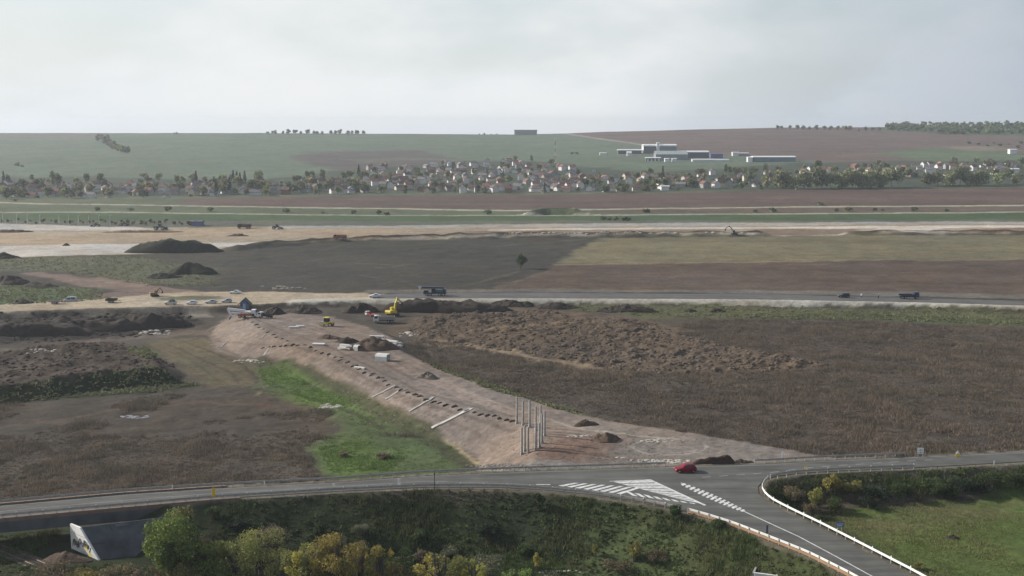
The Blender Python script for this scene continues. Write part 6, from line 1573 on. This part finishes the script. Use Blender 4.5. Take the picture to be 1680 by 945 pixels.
# ------------------------------------------------------------------ factory, barn, mast
hall_dark = mat('hall_cladding_dark', (0.10, 0.11, 0.12), .7, 0, .1, .2); hall_white = mat('hall_white', (0.66, 0.67, 0.67), .6, 0, .06, .2); hall_teal = mat('hall_teal', (0.16, 0.20, 0.22), .7, 0, .1, .2); hall_grey = mat('hall_grey', (0.24, 0.26, 0.26), .7, 0, .1, .2); hall_blue = mat('hall_blue', (0.10, 0.11, 0.20), .7, 0, .1, .2)
def hall(label, px0, px1, py, hm, dm, wm, rm, name='factory_hall', pitch=.12, gable=None, doors=0, cat='building'):
    g = on((px0 + px1) / 2, py); mpp = depth(g.x, g.y, g.z) / FPX
    L = (px1 - px0) * mpp; r = thing(name, label, cat, (g.x, g.y + dm / 2, g.z - .3), 0.0, 'factory buildings on the hillside' if name == 'factory_hall' else None)
    y0, y1 = -dm / 2, dm / 2; rz_ = hm + dm / 2 * pitch
    MB().add([(-L / 2, y0, -1), (L / 2, y0, -1), (L / 2, y1, -1), (-L / 2, y1, -1), (-L / 2, y0, hm), (L / 2, y0, hm), (L / 2, y1, hm), (-L / 2, y1, hm), (-L / 2, 0, rz_), (L / 2, 0, rz_)], [(0, 1, 5, 4), (2, 3, 7, 6), (1, 2, 6, 9, 5), (3, 0, 4, 8, 7)]).build('wall', wm, r)
    t = max(hm * .14, .5); o = .5
    v = []
    for x in (-L / 2 - o, L / 2 + o): v += [(x, y0 - o, hm), (x, 0, rz_ + .1), (x, y1 + o, hm), (x, y1 + o, hm + t), (x, 0, rz_ + .1 + t), (x, y0 - o, hm + t)]
    MB().add(v, [(0, 1, 4, 5), (1, 2, 3, 4), (6, 11, 10, 7), (7, 10, 9, 8), (0, 6, 7, 1), (1, 7, 8, 2), (5, 4, 10, 11), (4, 3, 9, 10), (0, 5, 11, 6), (2, 8, 9, 3)]).build('roof', rm, r)
    if gable: MB().box(-L / 2 - .35, -L / 2 - .05, y0 + .2, y1 - .2, 0, hm * .98).build('gable_panel', gable, r)
    for i in range(doors):
        x = -L / 2 + L * (i + .5) / doors; MB().box(x - L / doors * .22, x + L / doors * .22, y0 - .12, y0 - .02, 0, hm * .7).build('door', hall_white, r)
    return r
hall('tall dark factory hall with white roof at the left of its pair', 1056, 1078, 252, 11.5, 26, hall_dark, hall_white, gable=hall_white)
hall('tall grey factory hall with white roof at the right of its pair', 1082, 1110, 252, 11.5, 26, hall_teal, hall_white)
t_ = hall('slim white tower between the two tall factory halls', 1077.5, 1081.5, 252, 15, 5, hall_white, hall_white)
hall('low dark shed with white roof left of the tall factory halls', 1014, 1053, 252.5, 5.5, 16, hall_dark, hall_white)
hall('dark open hall with bright white roof right of the tall halls', 1119, 1163, 259, 8, 22, hall_dark, hall_white)
hall('long very low white shed in front of the factory', 1136, 1196, 265, 2.6, 10, hall_white, hall_white)
hall('wide grey roofed factory building below the tall halls', 1076, 1128, 262, 7, 26, hall_grey, mat('roof_grey_blue', (.30, .33, .33), .7, 0, .1, .2), pitch=.35)
hall('low white building with dark doors in front of the factory', 1060, 1084, 264, 4, 12, hall_dark, hall_white, doors=4)
hall('small white shed below the grey roofed factory building', 1091, 1098, 266, 4.5, 8, hall_white, hall_white, doors=0)
hall('second small white shed right of the first below the factory', 1103, 1110, 266, 4.5, 8, hall_white, hall_white)
hall('white arched shed left of the tall factory halls', 1029, 1036, 256, 4.5, 8, hall_white, hall_white, pitch=.6)
hall('dull blue shed right of the open factory hall', 1166, 1186, 260, 6, 14, hall_blue, hall_blue)
hall('white building left of the long hall at the factory edge', 1202, 1212, 256, 5, 9, hall_white, hall_white)
hall('low pale shed beside the white building at the factory edge', 1213, 1228, 256, 4, 9, hall_grey, hall_white)
hall('small white annex at the left end of the long hall', 1227, 1234.5, 266, 6, 10, hall_white, hall_white)
hall('long teal hall with bright white roof at the right of the factory', 1236, 1305, 265.5, 6.2, 18, hall_teal, hall_white)
hall('lone white shed on the slope left of the factory', 984, 995, 254.5, 3.2, 7, hall_white, hall_white, 'field_shed')
hall('long grey barn alone on the skyline', 844, 881, 221.5, 9.5, 16, hall_grey, mat('barn_roof', (.16, .17, .16), .8, 0, .1, .2), 'skyline_barn', doors=0)
hall('white cube house on the far right hillside', 1657, 1668, 252.5, 6, 9, hall_white, hall_white, 'white_house', cat='house')
hall('large white house at the right edge of the village', 1660, 1672, 288, 7, 9, hall_white, hall_white, 'white_house', cat='house')
hall('white box shaped building at the village edge under the factory', 1085, 1098, 312.5, 4, 7, hall_white, hall_white, 'white_house', cat='house')
hall('cream house with broad front on the upper edge of the centre village', 831, 837, 267, 6, 7, wall_m['cream'], roof_m['brown'], 'white_house', cat='house')
# mast
g = on(911, 268)
r = thing('radio_mast', 'slender red and white lattice mast above the village', 'mast', g)
mr_ = mat('mast_red', (.45, .12, .09), .6, 0, .1, .3); mw_ = mat('mast_white', (.65, .65, .63), .6, 0, .1, .3)
mh = 35.0; ns = 7
for i in range(ns):
    z0, z1 = mh * i / ns, mh * (i + 1) / ns; w0 = 1.15 * (1 - .55 * i / ns); w1 = 1.15 * (1 - .55 * (i + 1) / ns)
    mb = MB()
    for a in range(4):
        c0 = [(1, 1), (1, -1), (-1, -1), (-1, 1)][a]; c1 = [(1, 1), (1, -1), (-1, -1), (-1, 1)][(a + 1) % 4]
        mb.bar((c0[0] * w0, c0[1] * w0, z0), (c0[0] * w1, c0[1] * w1, z1), .24); mb.bar((c0[0] * w0, c0[1] * w0, z0), (c1[0] * w1, c1[1] * w1, z1), .16); mb.bar((c0[0] * w1, c0[1] * w1, z1), (c1[0] * w1, c1[1] * w1, z1), .16)
    mb.build('lattice_section', mw_ if i % 2 == 0 else mr_, r)
for a in range(3):
    an = a * 2.1; ant = MB().box(-.4, .4, -.2, .2, 0, 2.4, bev=.05).build('antenna', mw_, r); ant.location = (1.1 * math.cos(an), 1.1 * math.sin(an), mh - 2.6)
MB().bar((-2.2, 0, mh - .2), (2.2, 0, mh - .2), .25).build('cross_arm', mw_, r)
# light poles along the works
pole_s = MB().tube([(0, 0, -.5), (0, 0, 4), (0, 0, 7.2)], [.16, .13, .09], 6).mesh('shaft', mw_); pole_a = MB().bar((0, 0, 7.1), (1.3, 0, 7.4), .12).mesh('arm', mw_); pole_l = MB().box(1.0, 1.7, -.15, .15, 7.3, 7.5, bev=.03).mesh('lamp_head', hall_grey)
for (a, b), g in zip([(5, 369), (28, 369), (45, 369), (66, 370), (97, 370), (113, 370), (129, 371), (146, 371), (163, 371), (181, 371)], G([(5, 369), (28, 369), (45, 369), (66, 370), (97, 370), (113, 370), (129, 371), (146, 371), (163, 371), (181, 371)])):
    r = thing('light_pole', 'thin white light pole in the row at the left of the sand works', 'light pole', (g[0], g[1], float(gz_at(g[0], g[1]))), 0.2, 'light poles by the sand works')
    link('shaft', pole_s, r); link('arm', pole_a, r); link('lamp_head', pole_l, r); reg(r, 'thin white light pole in the row behind the sand works')
# pale track over the little field crossing
xs_ = np.linspace(OVER[0][0] - 8, OVER[3][0] + 8, 40); yy_ = np.interp(xs_, [p_[0] for p_ in OVER], [p_[1] for p_ in OVER])
V = []
for x_, y_ in zip(xs_, yy_):
    for o_ in (-2.0, 2.0): V.append((x_, y_ + o_, float(gz_at(x_, y_ + o_)) + .12))
F = [(2 * i, 2 * i + 2, 2 * i + 3, 2 * i + 1) for i in range(39)]
o = link('field_crossing_track', mesh_np('field_crossing_track', V, F, mat('chalk_track', lin(214, 204, 186, .62), .9, 0, .1, .5))); o['kind'] = 'structure'
# site shed
hall('blue site shed far off at the edge of the sand works', 313, 331, 371, 2.8, 6, mat('shed_blue', (.14, .16, .30), .7, 0, .1, .5), hall_dark, 'site_shed')
# ------------------------------------------------------------------ near trees and shrubs
def near_tree(name, label, px, py, top_py, wpx, pal, n, leaf, seed, cat='tree', stems=1, lobes=16, group=None, hollow=0.6, lobe_r=(.22, .42), zlow=.28, p=None):
    p = p or on(px, py)
    t = depth(p.x, p.y, p.z); mpp = t / FPX
    rng = np.random.default_rng(seed)
    h = None
    # height from the pixel row of the top, at the same depth
    b = -(top_py - 472.5) / FPX; zt = CAM_Z + (-SP + b * CP) * (p.y / (CP + b * SP)); h = max(zt - p.z, .6)
    rx = wpx * mpp / 2; rz_ = h * (1 - zlow) / 2; zc_ = h * (1 + zlow) / 2
    n = int(n * 1.5); leaf = leaf * .78
    pp, c, lc = crown_pts(n, (rx * .9, rx * .9, rz_ * .92), zc_, lobes, rng, PAL[pal] if isinstance(pal, str) else pal, .74, lobe_r, hollow)
    V, F, cc = leaf_cards(pp, leaf, rng, c)
    r = thing(name, label, cat, p, 0.0, group)
    link('trunk', trunk_mesh(h * .8, max(.03 * h, .05), list(lc[:16]), rng, 'trunk', stems), r)
    link('crown', mesh_np('crown', V, F, foliage, cc), r)
    return r
GT = 'trees and bushes on the near bank'
for i, (a, b, tp_, w, pl_) in enumerate([(385, 975, 874, 96, 'olive'), (470, 985, 892, 96, 'olive'), (520, 960, 884, 56, 'twig'), (590, 960, 872, 40, 'twig'), (655, 990, 912, 70, 'yellow'), (850, 985, 925, 80, 'green'), (900, 990, 930, 70, 'grey'), (240, 985, 920, 90, 'russet'), (300, 990, 912, 90, 'olive'), (40, 985, 935, 90, 'russet'), (690, 960, 890, 44, 'twig'), (420, 940, 862, 44, 'twig')]):
    q = near_tree('bank_shrub', 'bushy autumn shrub along the bottom edge', a, b, tp_, w, pl_, 1500, .17, 140 + i, 'bush', 5, lobes=26, group='shrubs along the bottom edge', hollow=.35, lobe_r=(.1, .28), zlow=.05)
    reg(q, 'bushy autumn shrub along the bottom edge')
near_tree('leafy_tree', 'tall bright green tree in front of the graffiti bridge', 279, 972, 826, 126, 'green', 6500, .25, 1, lobes=34, lobe_r=(.16, .34), zlow=.14, group=GT)
near_tree('leafy_tree', 'green tree top behind the tall bright green tree at the road edge', 300, 935, 828, 62, 'olive', 2400, .22, 2, group=GT)
near_tree('leafy_tree', 'reddish brown tree right of the tall green tree', 326, 962, 866, 92, 'russet', 3200, .19, 3, lobes=34, lobe_r=(.1, .28), hollow=.35, zlow=.1, group=GT)
near_tree('shrub', 'dull green bush at the bottom edge right of the reddish tree', 352, 975, 886, 104, 'green', 3200, .2, 4, 'bush', 3, group=GT)
near_tree('shrub', 'olive bush with thin tops left of the yellow tree', 430, 968, 856, 124, 'olive', 4200, .18, 5, 'bush', 4, group=GT, hollow=.4)
near_tree('shrub', 'grey twiggy bush on the dark bank above the olive bush', 448, 930, 856, 70, 'twig', 1500, .13, 6, 'bush', 5, group=GT, hollow=.3)
near_tree('autumn_tree', 'large yellow autumn tree at the bottom edge left of centre', 560, 985, 858, 136, 'yellow', 5600, .19, 7, stems=5, lobes=44, group=GT, hollow=.35, lobe_r=(.10, .26), zlow=.1)
near_tree('autumn_tree', 'yellow brown autumn bush at the left foot of the large yellow tree', 500, 985, 880, 104, 'yellow', 3000, .19, 8, stems=4, lobes=34, hollow=.35, lobe_r=(.1, .26), zlow=.1, group=GT)
near_tree('autumn_tree', 'bright yellow young tree right of the large yellow tree', 624, 985, 876, 80, 'bright', 2000, .18, 9, stems=4, lobes=30, hollow=.35, lobe_r=(.1, .26), zlow=.1, group=GT)
near_tree('autumn_tree', 'yellow autumn bush at the bottom edge centre', 722, 990, 892, 134, 'yellow', 4000, .18, 10, stems=6, lobes=44, group=GT, hollow=.3, lobe_r=(.08, .24), zlow=.05)
near_tree('autumn_tree', 'small yellow bush right of the bottom centre yellow bush', 778, 990, 908, 66, 'bright', 1500, .17, 11, stems=4, lobes=26, hollow=.3, lobe_r=(.1, .24), zlow=.05, group=GT)
near_tree('shrub', 'dark green bush between the two yellow trees', 665, 960, 900, 70, 'dark', 1700, .2, 12, 'bush', 3, group=GT)
near_tree('shrub', 'brown bush at the bottom left under the bridge', 92, 975, 922, 84, 'russet', 1900, .18, 13, 'bush', 3, group=GT)
near_tree('shrub', 'yellow green bush at the bottom left corner below the railway', 140, 985, 932, 70, 'yellow', 1600, .18, 14, 'bush', 3, group=GT)
near_tree('shrub', 'dull brown bush in the shade below the bridge abutment', 195, 975, 926, 90, 'russet', 1900, .18, 15, 'bush', 3, group=GT)
near_tree('shrub', 'round dark green bush at the road edge left of the hatched triangle', 881, 836, 808, 34, 'dark', 900, .17, 16, 'bush', 2, group=GT, zlow=.1)
near_tree('shrub', 'dark round bush beside the guardrail below the hatched triangle', 1108, 850, 826, 32, 'dark', 900, .16, 17, 'bush', 2, group=GT, zlow=.1)
near_tree('shrub', 'small dark bush by the white guardrail of the slip road', 1178, 869, 850, 32, 'dark', 700, .16, 18, 'bush', 2, group=GT, zlow=.05)
near_tree('shrub', 'slanting yellow shrub on the grass bank', 1042, 922, 886, 34, 'yellow', 900, .16, 19, 'bush', 3, group=GT, zlow=.1)
near_tree('shrub', 'bright yellow sapling near the bottom edge right of centre', 882, 936, 906, 22, 'bright', 600, .15, 20, 'bush', 2, group=GT, zlow=.1)
near_tree('shrub', 'thin yellow green sapling on the bank', 976, 915, 890, 16, 'olive', 300, .15, 21, 'bush', 1, group=GT, zlow=.15)
near_tree('shrub', 'grey green bush low on the bank near the bottom edge', 800, 950, 905, 70, 'grey', 1500, .17, 22, 'bush', 4, group=GT, zlow=.1, hollow=.3)
near_tree('shrub', 'brownish bush on the bank beside the slanting yellow shrub', 1075, 925, 900, 50, 'russet', 900, .16, 23, 'bush', 3, group=GT, zlow=.05)
near_tree('shrub', 'dead brown bush low on the bank below the yellow shrub', 1010, 935, 915, 60, 'russet', 900, .15, 24, 'bush', 3, group=GT, zlow=.05)
near_tree('shrub', 'yellow green tree inside the road loop by the corner guardrail', 1362, 812, 776, 40, 'yellow', 1600, .17, 25, 'tree', 2, group=GT, zlow=.1)
near_tree('shrub', 'olive shrub below the yellow green tree inside the loop', 1338, 832, 798, 34, 'olive', 1100, .16, 26, 'bush', 2, group=GT, zlow=.1)
near_tree('shrub', 'green shrub right of the yellow green tree inside the loop', 1395, 812, 786, 38, 'olive', 1100, .16, 27, 'bush', 2, group=GT, zlow=.1)
near_tree('shrub', 'brown leafless shrub at the left of the road loop slope', 1300, 826, 796, 44, 'russet', 1100, .14, 28, 'bush', 3, group=GT, zlow=.05, hollow=.3)
near_tree('shrub', 'yellowish thin sapling on the loop slope', 1410, 808, 786, 12, 'bright', 300, .14, 29, 'bush', 1, group=GT, zlow=.2)
near_tree('shrub', 'pale dry shrub at the foot of the loop slope', 1506, 824, 806, 14, 'olive', 300, .14, 30, 'bush', 2, group=GT, zlow=.1)
near_tree('shrub', 'small yellow tipped shrub at the lower right by the white guardrail', 1508, 935, 922, 22, 'olive', 400, .14, 31, 'bush', 2, group=GT, zlow=.1)
near_tree('shrub', 'reddish shrub at the foot of the loop slope', 1330, 850, 820, 34, 'russet', 700, .14, 36, 'bush', 3, group=GT, zlow=.05, hollow=.3)
for i, (a, b, tp_, w) in enumerate([(1440, 822, 792, 50), (1480, 818, 788, 46), (1530, 812, 782, 52), (1580, 806, 778, 50), (1625, 803, 772, 54), (1665, 798, 766, 50), (1425, 835, 812, 40), (1372, 842, 815, 44), (1555, 818, 800, 40), (1610, 812, 795, 44)]):
    q = near_tree('bank_bush', 'dark leafy bush on the shaded slope inside the road loop', a, b, tp_, w, 'dark' if i % 3 else 'conifer', 1100, .17, 40 + i, 'bush', 3, group='bushes on the loop slope', zlow=.05)
    reg(q, 'dark leafy bush on the shaded slope inside the road loop')
for i, (a, b, tp_, w) in enumerate([(350, 850, 830, 36), (395, 872, 848, 44), (525, 880, 856, 30), (590, 882, 856, 36), (690, 890, 866, 34), (800, 880, 858, 44), (860, 912, 892, 40), (740, 912, 892, 40)]):
    q = near_tree('bank_bush', 'dark bush on the shaded road bank below the main road', a, b, tp_, w, ['dark', 'conifer', 'dark', 'grey'][i % 4], 1000, .17, 60 + i, 'bush', 3, group='bushes on the main road bank', zlow=.0, hollow=.45)
    reg(q, 'dark bush on the shaded road bank below the main road')
near_tree('leafy_tree', 'single dark tree in the field with a long shadow', 854, 441, 413, 26, 'dark', 1000, .34, 90, lobes=10, zlow=.05)
near_tree('shrub', 'flat dark bush on the meadow below the embankment', 562, 750, 742, 20, 'twig', 500, .2, 91, 'bush', 3, zlow=0.0)
near_tree('shrub', 'wide brown bush on the meadow right of the flat dark bush', 628, 752, 742, 30, 'twig', 600, .2, 92, 'bush', 3, zlow=0.0)

# ------------------------------------------------------------------ brush and grass nobody could count
BR = 1.75      # dry stems and blades are paler than the mass they make up
def tufts(name, label, pts, rad, hgt, ncard, size, pal, seed, upright=0.0):
    """many small brush clumps as one mesh"""
    rng = np.random.default_rng(seed); n = len(pts)
    z = gz_at(pts[:, 0], pts[:, 1])
    big = 0.35 + 1.05 * np.clip(0.5 + 1.0 * fbm(pts[:, 0], pts[:, 1], 9, 3, seed), 0, 1.3)
    k = np.repeat(np.arange(n), ncard)
    u = rng.normal(size=(n * ncard, 3)); u /= np.linalg.norm(u, axis=1)[:, None]; u[:, 2] = np.abs(u[:, 2])
    q = u * (rng.uniform(.4, 1.05, n * ncard))[:, None] * np.array([rad, rad, hgt]) * big[k][:, None]
    c0 = np.stack([pts[k, 0], pts[k, 1], z[k]], 1) + q
    pal = np.array(pal)
    hue = np.clip((0.5 + 0.6 * fbm(pts[:, 0], pts[:, 1], 18, 3, seed + 9)) * len(pal), 0, len(pal) - 1).astype(int)
    c = BR * (pal[hue][k] * .6 + pal[rng.integers(0, len(pal), n * ncard)] * .4) * rng.uniform(.75, 1.25, (n * ncard, 1))
    if upright:
        m = n * ncard; an = rng.uniform(0, 6.28, m); w = size * .22
        h_ = hgt * rng.uniform(.5, 1.2, m) * big[k]
        base = c0.copy(); base[:, 2] = z[k] - .05
        d = np.stack([np.cos(an), np.sin(an), np.zeros(m)], 1) * w
        ln = rng.normal(size=(m, 3)) * .25 * h_[:, None]; ln[:, 2] = h_
        V = np.stack([base - d, base + d, base + ln], 1).reshape(-1, 3); F = np.arange(3 * m).reshape(m, 3); cc = np.repeat(c, 3, axis=0)
    else:
        V, F, cc = leaf_cards(c0, size, rng, c)
    o = link(name, mesh_np(name, V, F, foliage, cc)); tag(o, label, None, None, 'stuff')
    return o
def pts_in(polys, n, seed, keep=None):
    rng = np.random.default_rng(seed); out = []
    for poly in polys:
        pw = np.array(poly); x0, x1, y0, y1 = pw[:, 0].min(), pw[:, 0].max(), pw[:, 1].min(), pw[:, 1].max()
        q = np.stack([rng.uniform(x0, x1, n * 3), rng.uniform(y0, y1, n * 3)], 1)
        q = q[sd_poly(q[:, 0], q[:, 1], poly) < -.3]
        q = q[np.abs(q[:, 0] / q[:, 1]) < .50]
        out.append(q[:n])
    return np.concatenate(out)
zi_of = [i for i, z_ in enumerate(ZONES) if z_[0] == 'scrubland']
scrub_pal = [lin(100, 88, 78, .7), lin(88, 79, 71, .7), lin(110, 97, 85, .7), lin(82, 78, 68, .7), lin(94, 84, 72, .7)]
pr = pts_in([poly_w[zi_of[0]]], 17000, 1)
dens = fbm(pr[:, 0], pr[:, 1], 16, 3, 77); 
dgf = [poly_w[i] for i, z_ in enumerate(ZONES) if z_[0] == 'dug_field']
for d_ in dgf: pr = pr[sd_poly(pr[:, 0], pr[:, 1], d_) > 1]
pr = pr[sd_poly(pr[:, 0], pr[:, 1], EMB) > 3]
tufts('scrub', 'dense brown leafless scrub filling the right of the valley', pr, 1.2, .7, 18, .30, scrub_pal, 3, 1)
tufts('scrub', 'low rounded brown brush clumps among the scrub at right', pr[::9], 1.6, .95, 42, .14, scrub_pal, 23)
pl = pts_in([poly_w[zi_of[1]]], 9000, 2)
pl = pl[(sd_poly(pl[:, 0], pl[:, 1], EMB) > 9) & (sd_poly(pl[:, 0], pl[:, 1], BANK_POLY) > 3)]
yb = proj(pl[:, 0], pl[:, 1], np.full(len(pl), 1.5))[1]
pl = pl[(yb > 715) | (fbm(pl[:, 0], pl[:, 1], 12, 3, 5) > .25)]
tufts('scrub', 'brown dead weeds and brush on the left field above the road', pl, 1.0, .6, 20, .28, scrub_pal, 4, 1)
pg = pts_in([poly_w[i] for i, z_ in enumerate(ZONES) if z_[0] == 'meadow'], 1300, 3)
tufts('grass', 'green grass tufts of the meadow below the embankment', pg, .5, .32, 10, .3, [lin(96, 116, 62, .7), lin(88, 104, 60, .7), lin(112, 124, 72, .7)], 5, 1)
# the near road bank and the loop
q = np.stack([RNG.uniform(-95, 115, 64000), RNG.uniform(128, 235, 64000)], 1)
sdb = sd_poly(q[:, 0], q[:, 1], BANK_POLY)
fy = np.interp(q[:, 0], [p_[0] for p_ in FE], [p_[1] for p_ in FE])
q = q[(sdb > 1.6) & (q[:, 1] < fy) & (np.abs(q[:, 0] / q[:, 1]) < .5)]
q = q[(q[:, 0] > -48) | (q[:, 1] < 172) | (q[:, 0] < -76)]
loop = (q[:, 0] > 40) & (q[:, 1] > 150)
lz = gz_at(q[:, 0], q[:, 1])
flat_ = loop & (lz < 4.0)
bank_pal = [lin(66, 80, 44, .66), lin(54, 70, 40, .66), lin(80, 92, 52, .66), lin(90, 88, 60, .66), lin(62, 68, 46, .66)]
tufts('grass', 'rank green weeds on the near road bank', q[~flat_][::5], .6, .5, 12, .2, bank_pal, 6)
tufts('grass', 'long grass blades standing on the near road bank', q[~flat_], .7, .55, 12, .3, bank_pal, 8, 1)
tufts('grass', 'short green and dry grass in the field inside the road loop', q[flat_], .6, .24, 10, .26, [lin(96, 108, 62, .75), lin(112, 112, 74, .75), lin(124, 114, 84, .75), lin(88, 112, 54, .75)], 7, 1)
pw_ = pts_in([poly_w[i] for i, z_ in enumerate(ZONES) if z_[0] in ('rough_grass', 'grass_bank')], 900, 12)
pw_ = pw_[(sd_poly(pw_[:, 0], pw_[:, 1], R2) > 2)]
tufts('weeds', 'green weeds over the rough grass of the building site', pw_, .8, .5, 9, .3, [lin(104, 106, 78, .8), lin(96, 98, 70, .8), lin(110, 108, 82, .8)], 13)

# ------------------------------------------------------------------ ordinals: number alike things from the left as the camera sees them
byp = {}
REG += LUMPS
for o, ph in REG: byp.setdefault(ph, []).append(o)
for ph, os_ in byp.items():
    if len(os_) == 1:
        os_[0]['label'] = ph; continue
    os_.sort(key=lambda o: proj(o.location.x, o.location.y, o.location.z)[0])
    for i, o in enumerate(os_): o['label'] = f'{ph}, {ordinal(i)} from left'
# ------------------------------------------------------------------ haze: the air of the valley
hz = MB().box(-9000, 9000, -200, 8000, -60, 96)
haze = link('haze', hz.mesh('haze', []), None)
hm = bpy.data.materials.new('haze_air'); hm.use_nodes = True
hnt = hm.node_tree; hnt.nodes.clear()
pv = hnt.nodes.new('ShaderNodeVolumePrincipled')
pv.inputs['Color'].default_value = (0.86, 0.92, 1.0, 1)
pv.inputs['Density'].default_value = 0.000095
pv.inputs['Anisotropy'].default_value = 0.3
hout = hnt.nodes.new('ShaderNodeOutputMaterial')
hnt.links.new(pv.outputs[0], hout.inputs['Volume'])
haze.data.materials.append(hm)
haze['kind'] = 'stuff'; haze['label'] = 'pale haze hanging over the whole valley'
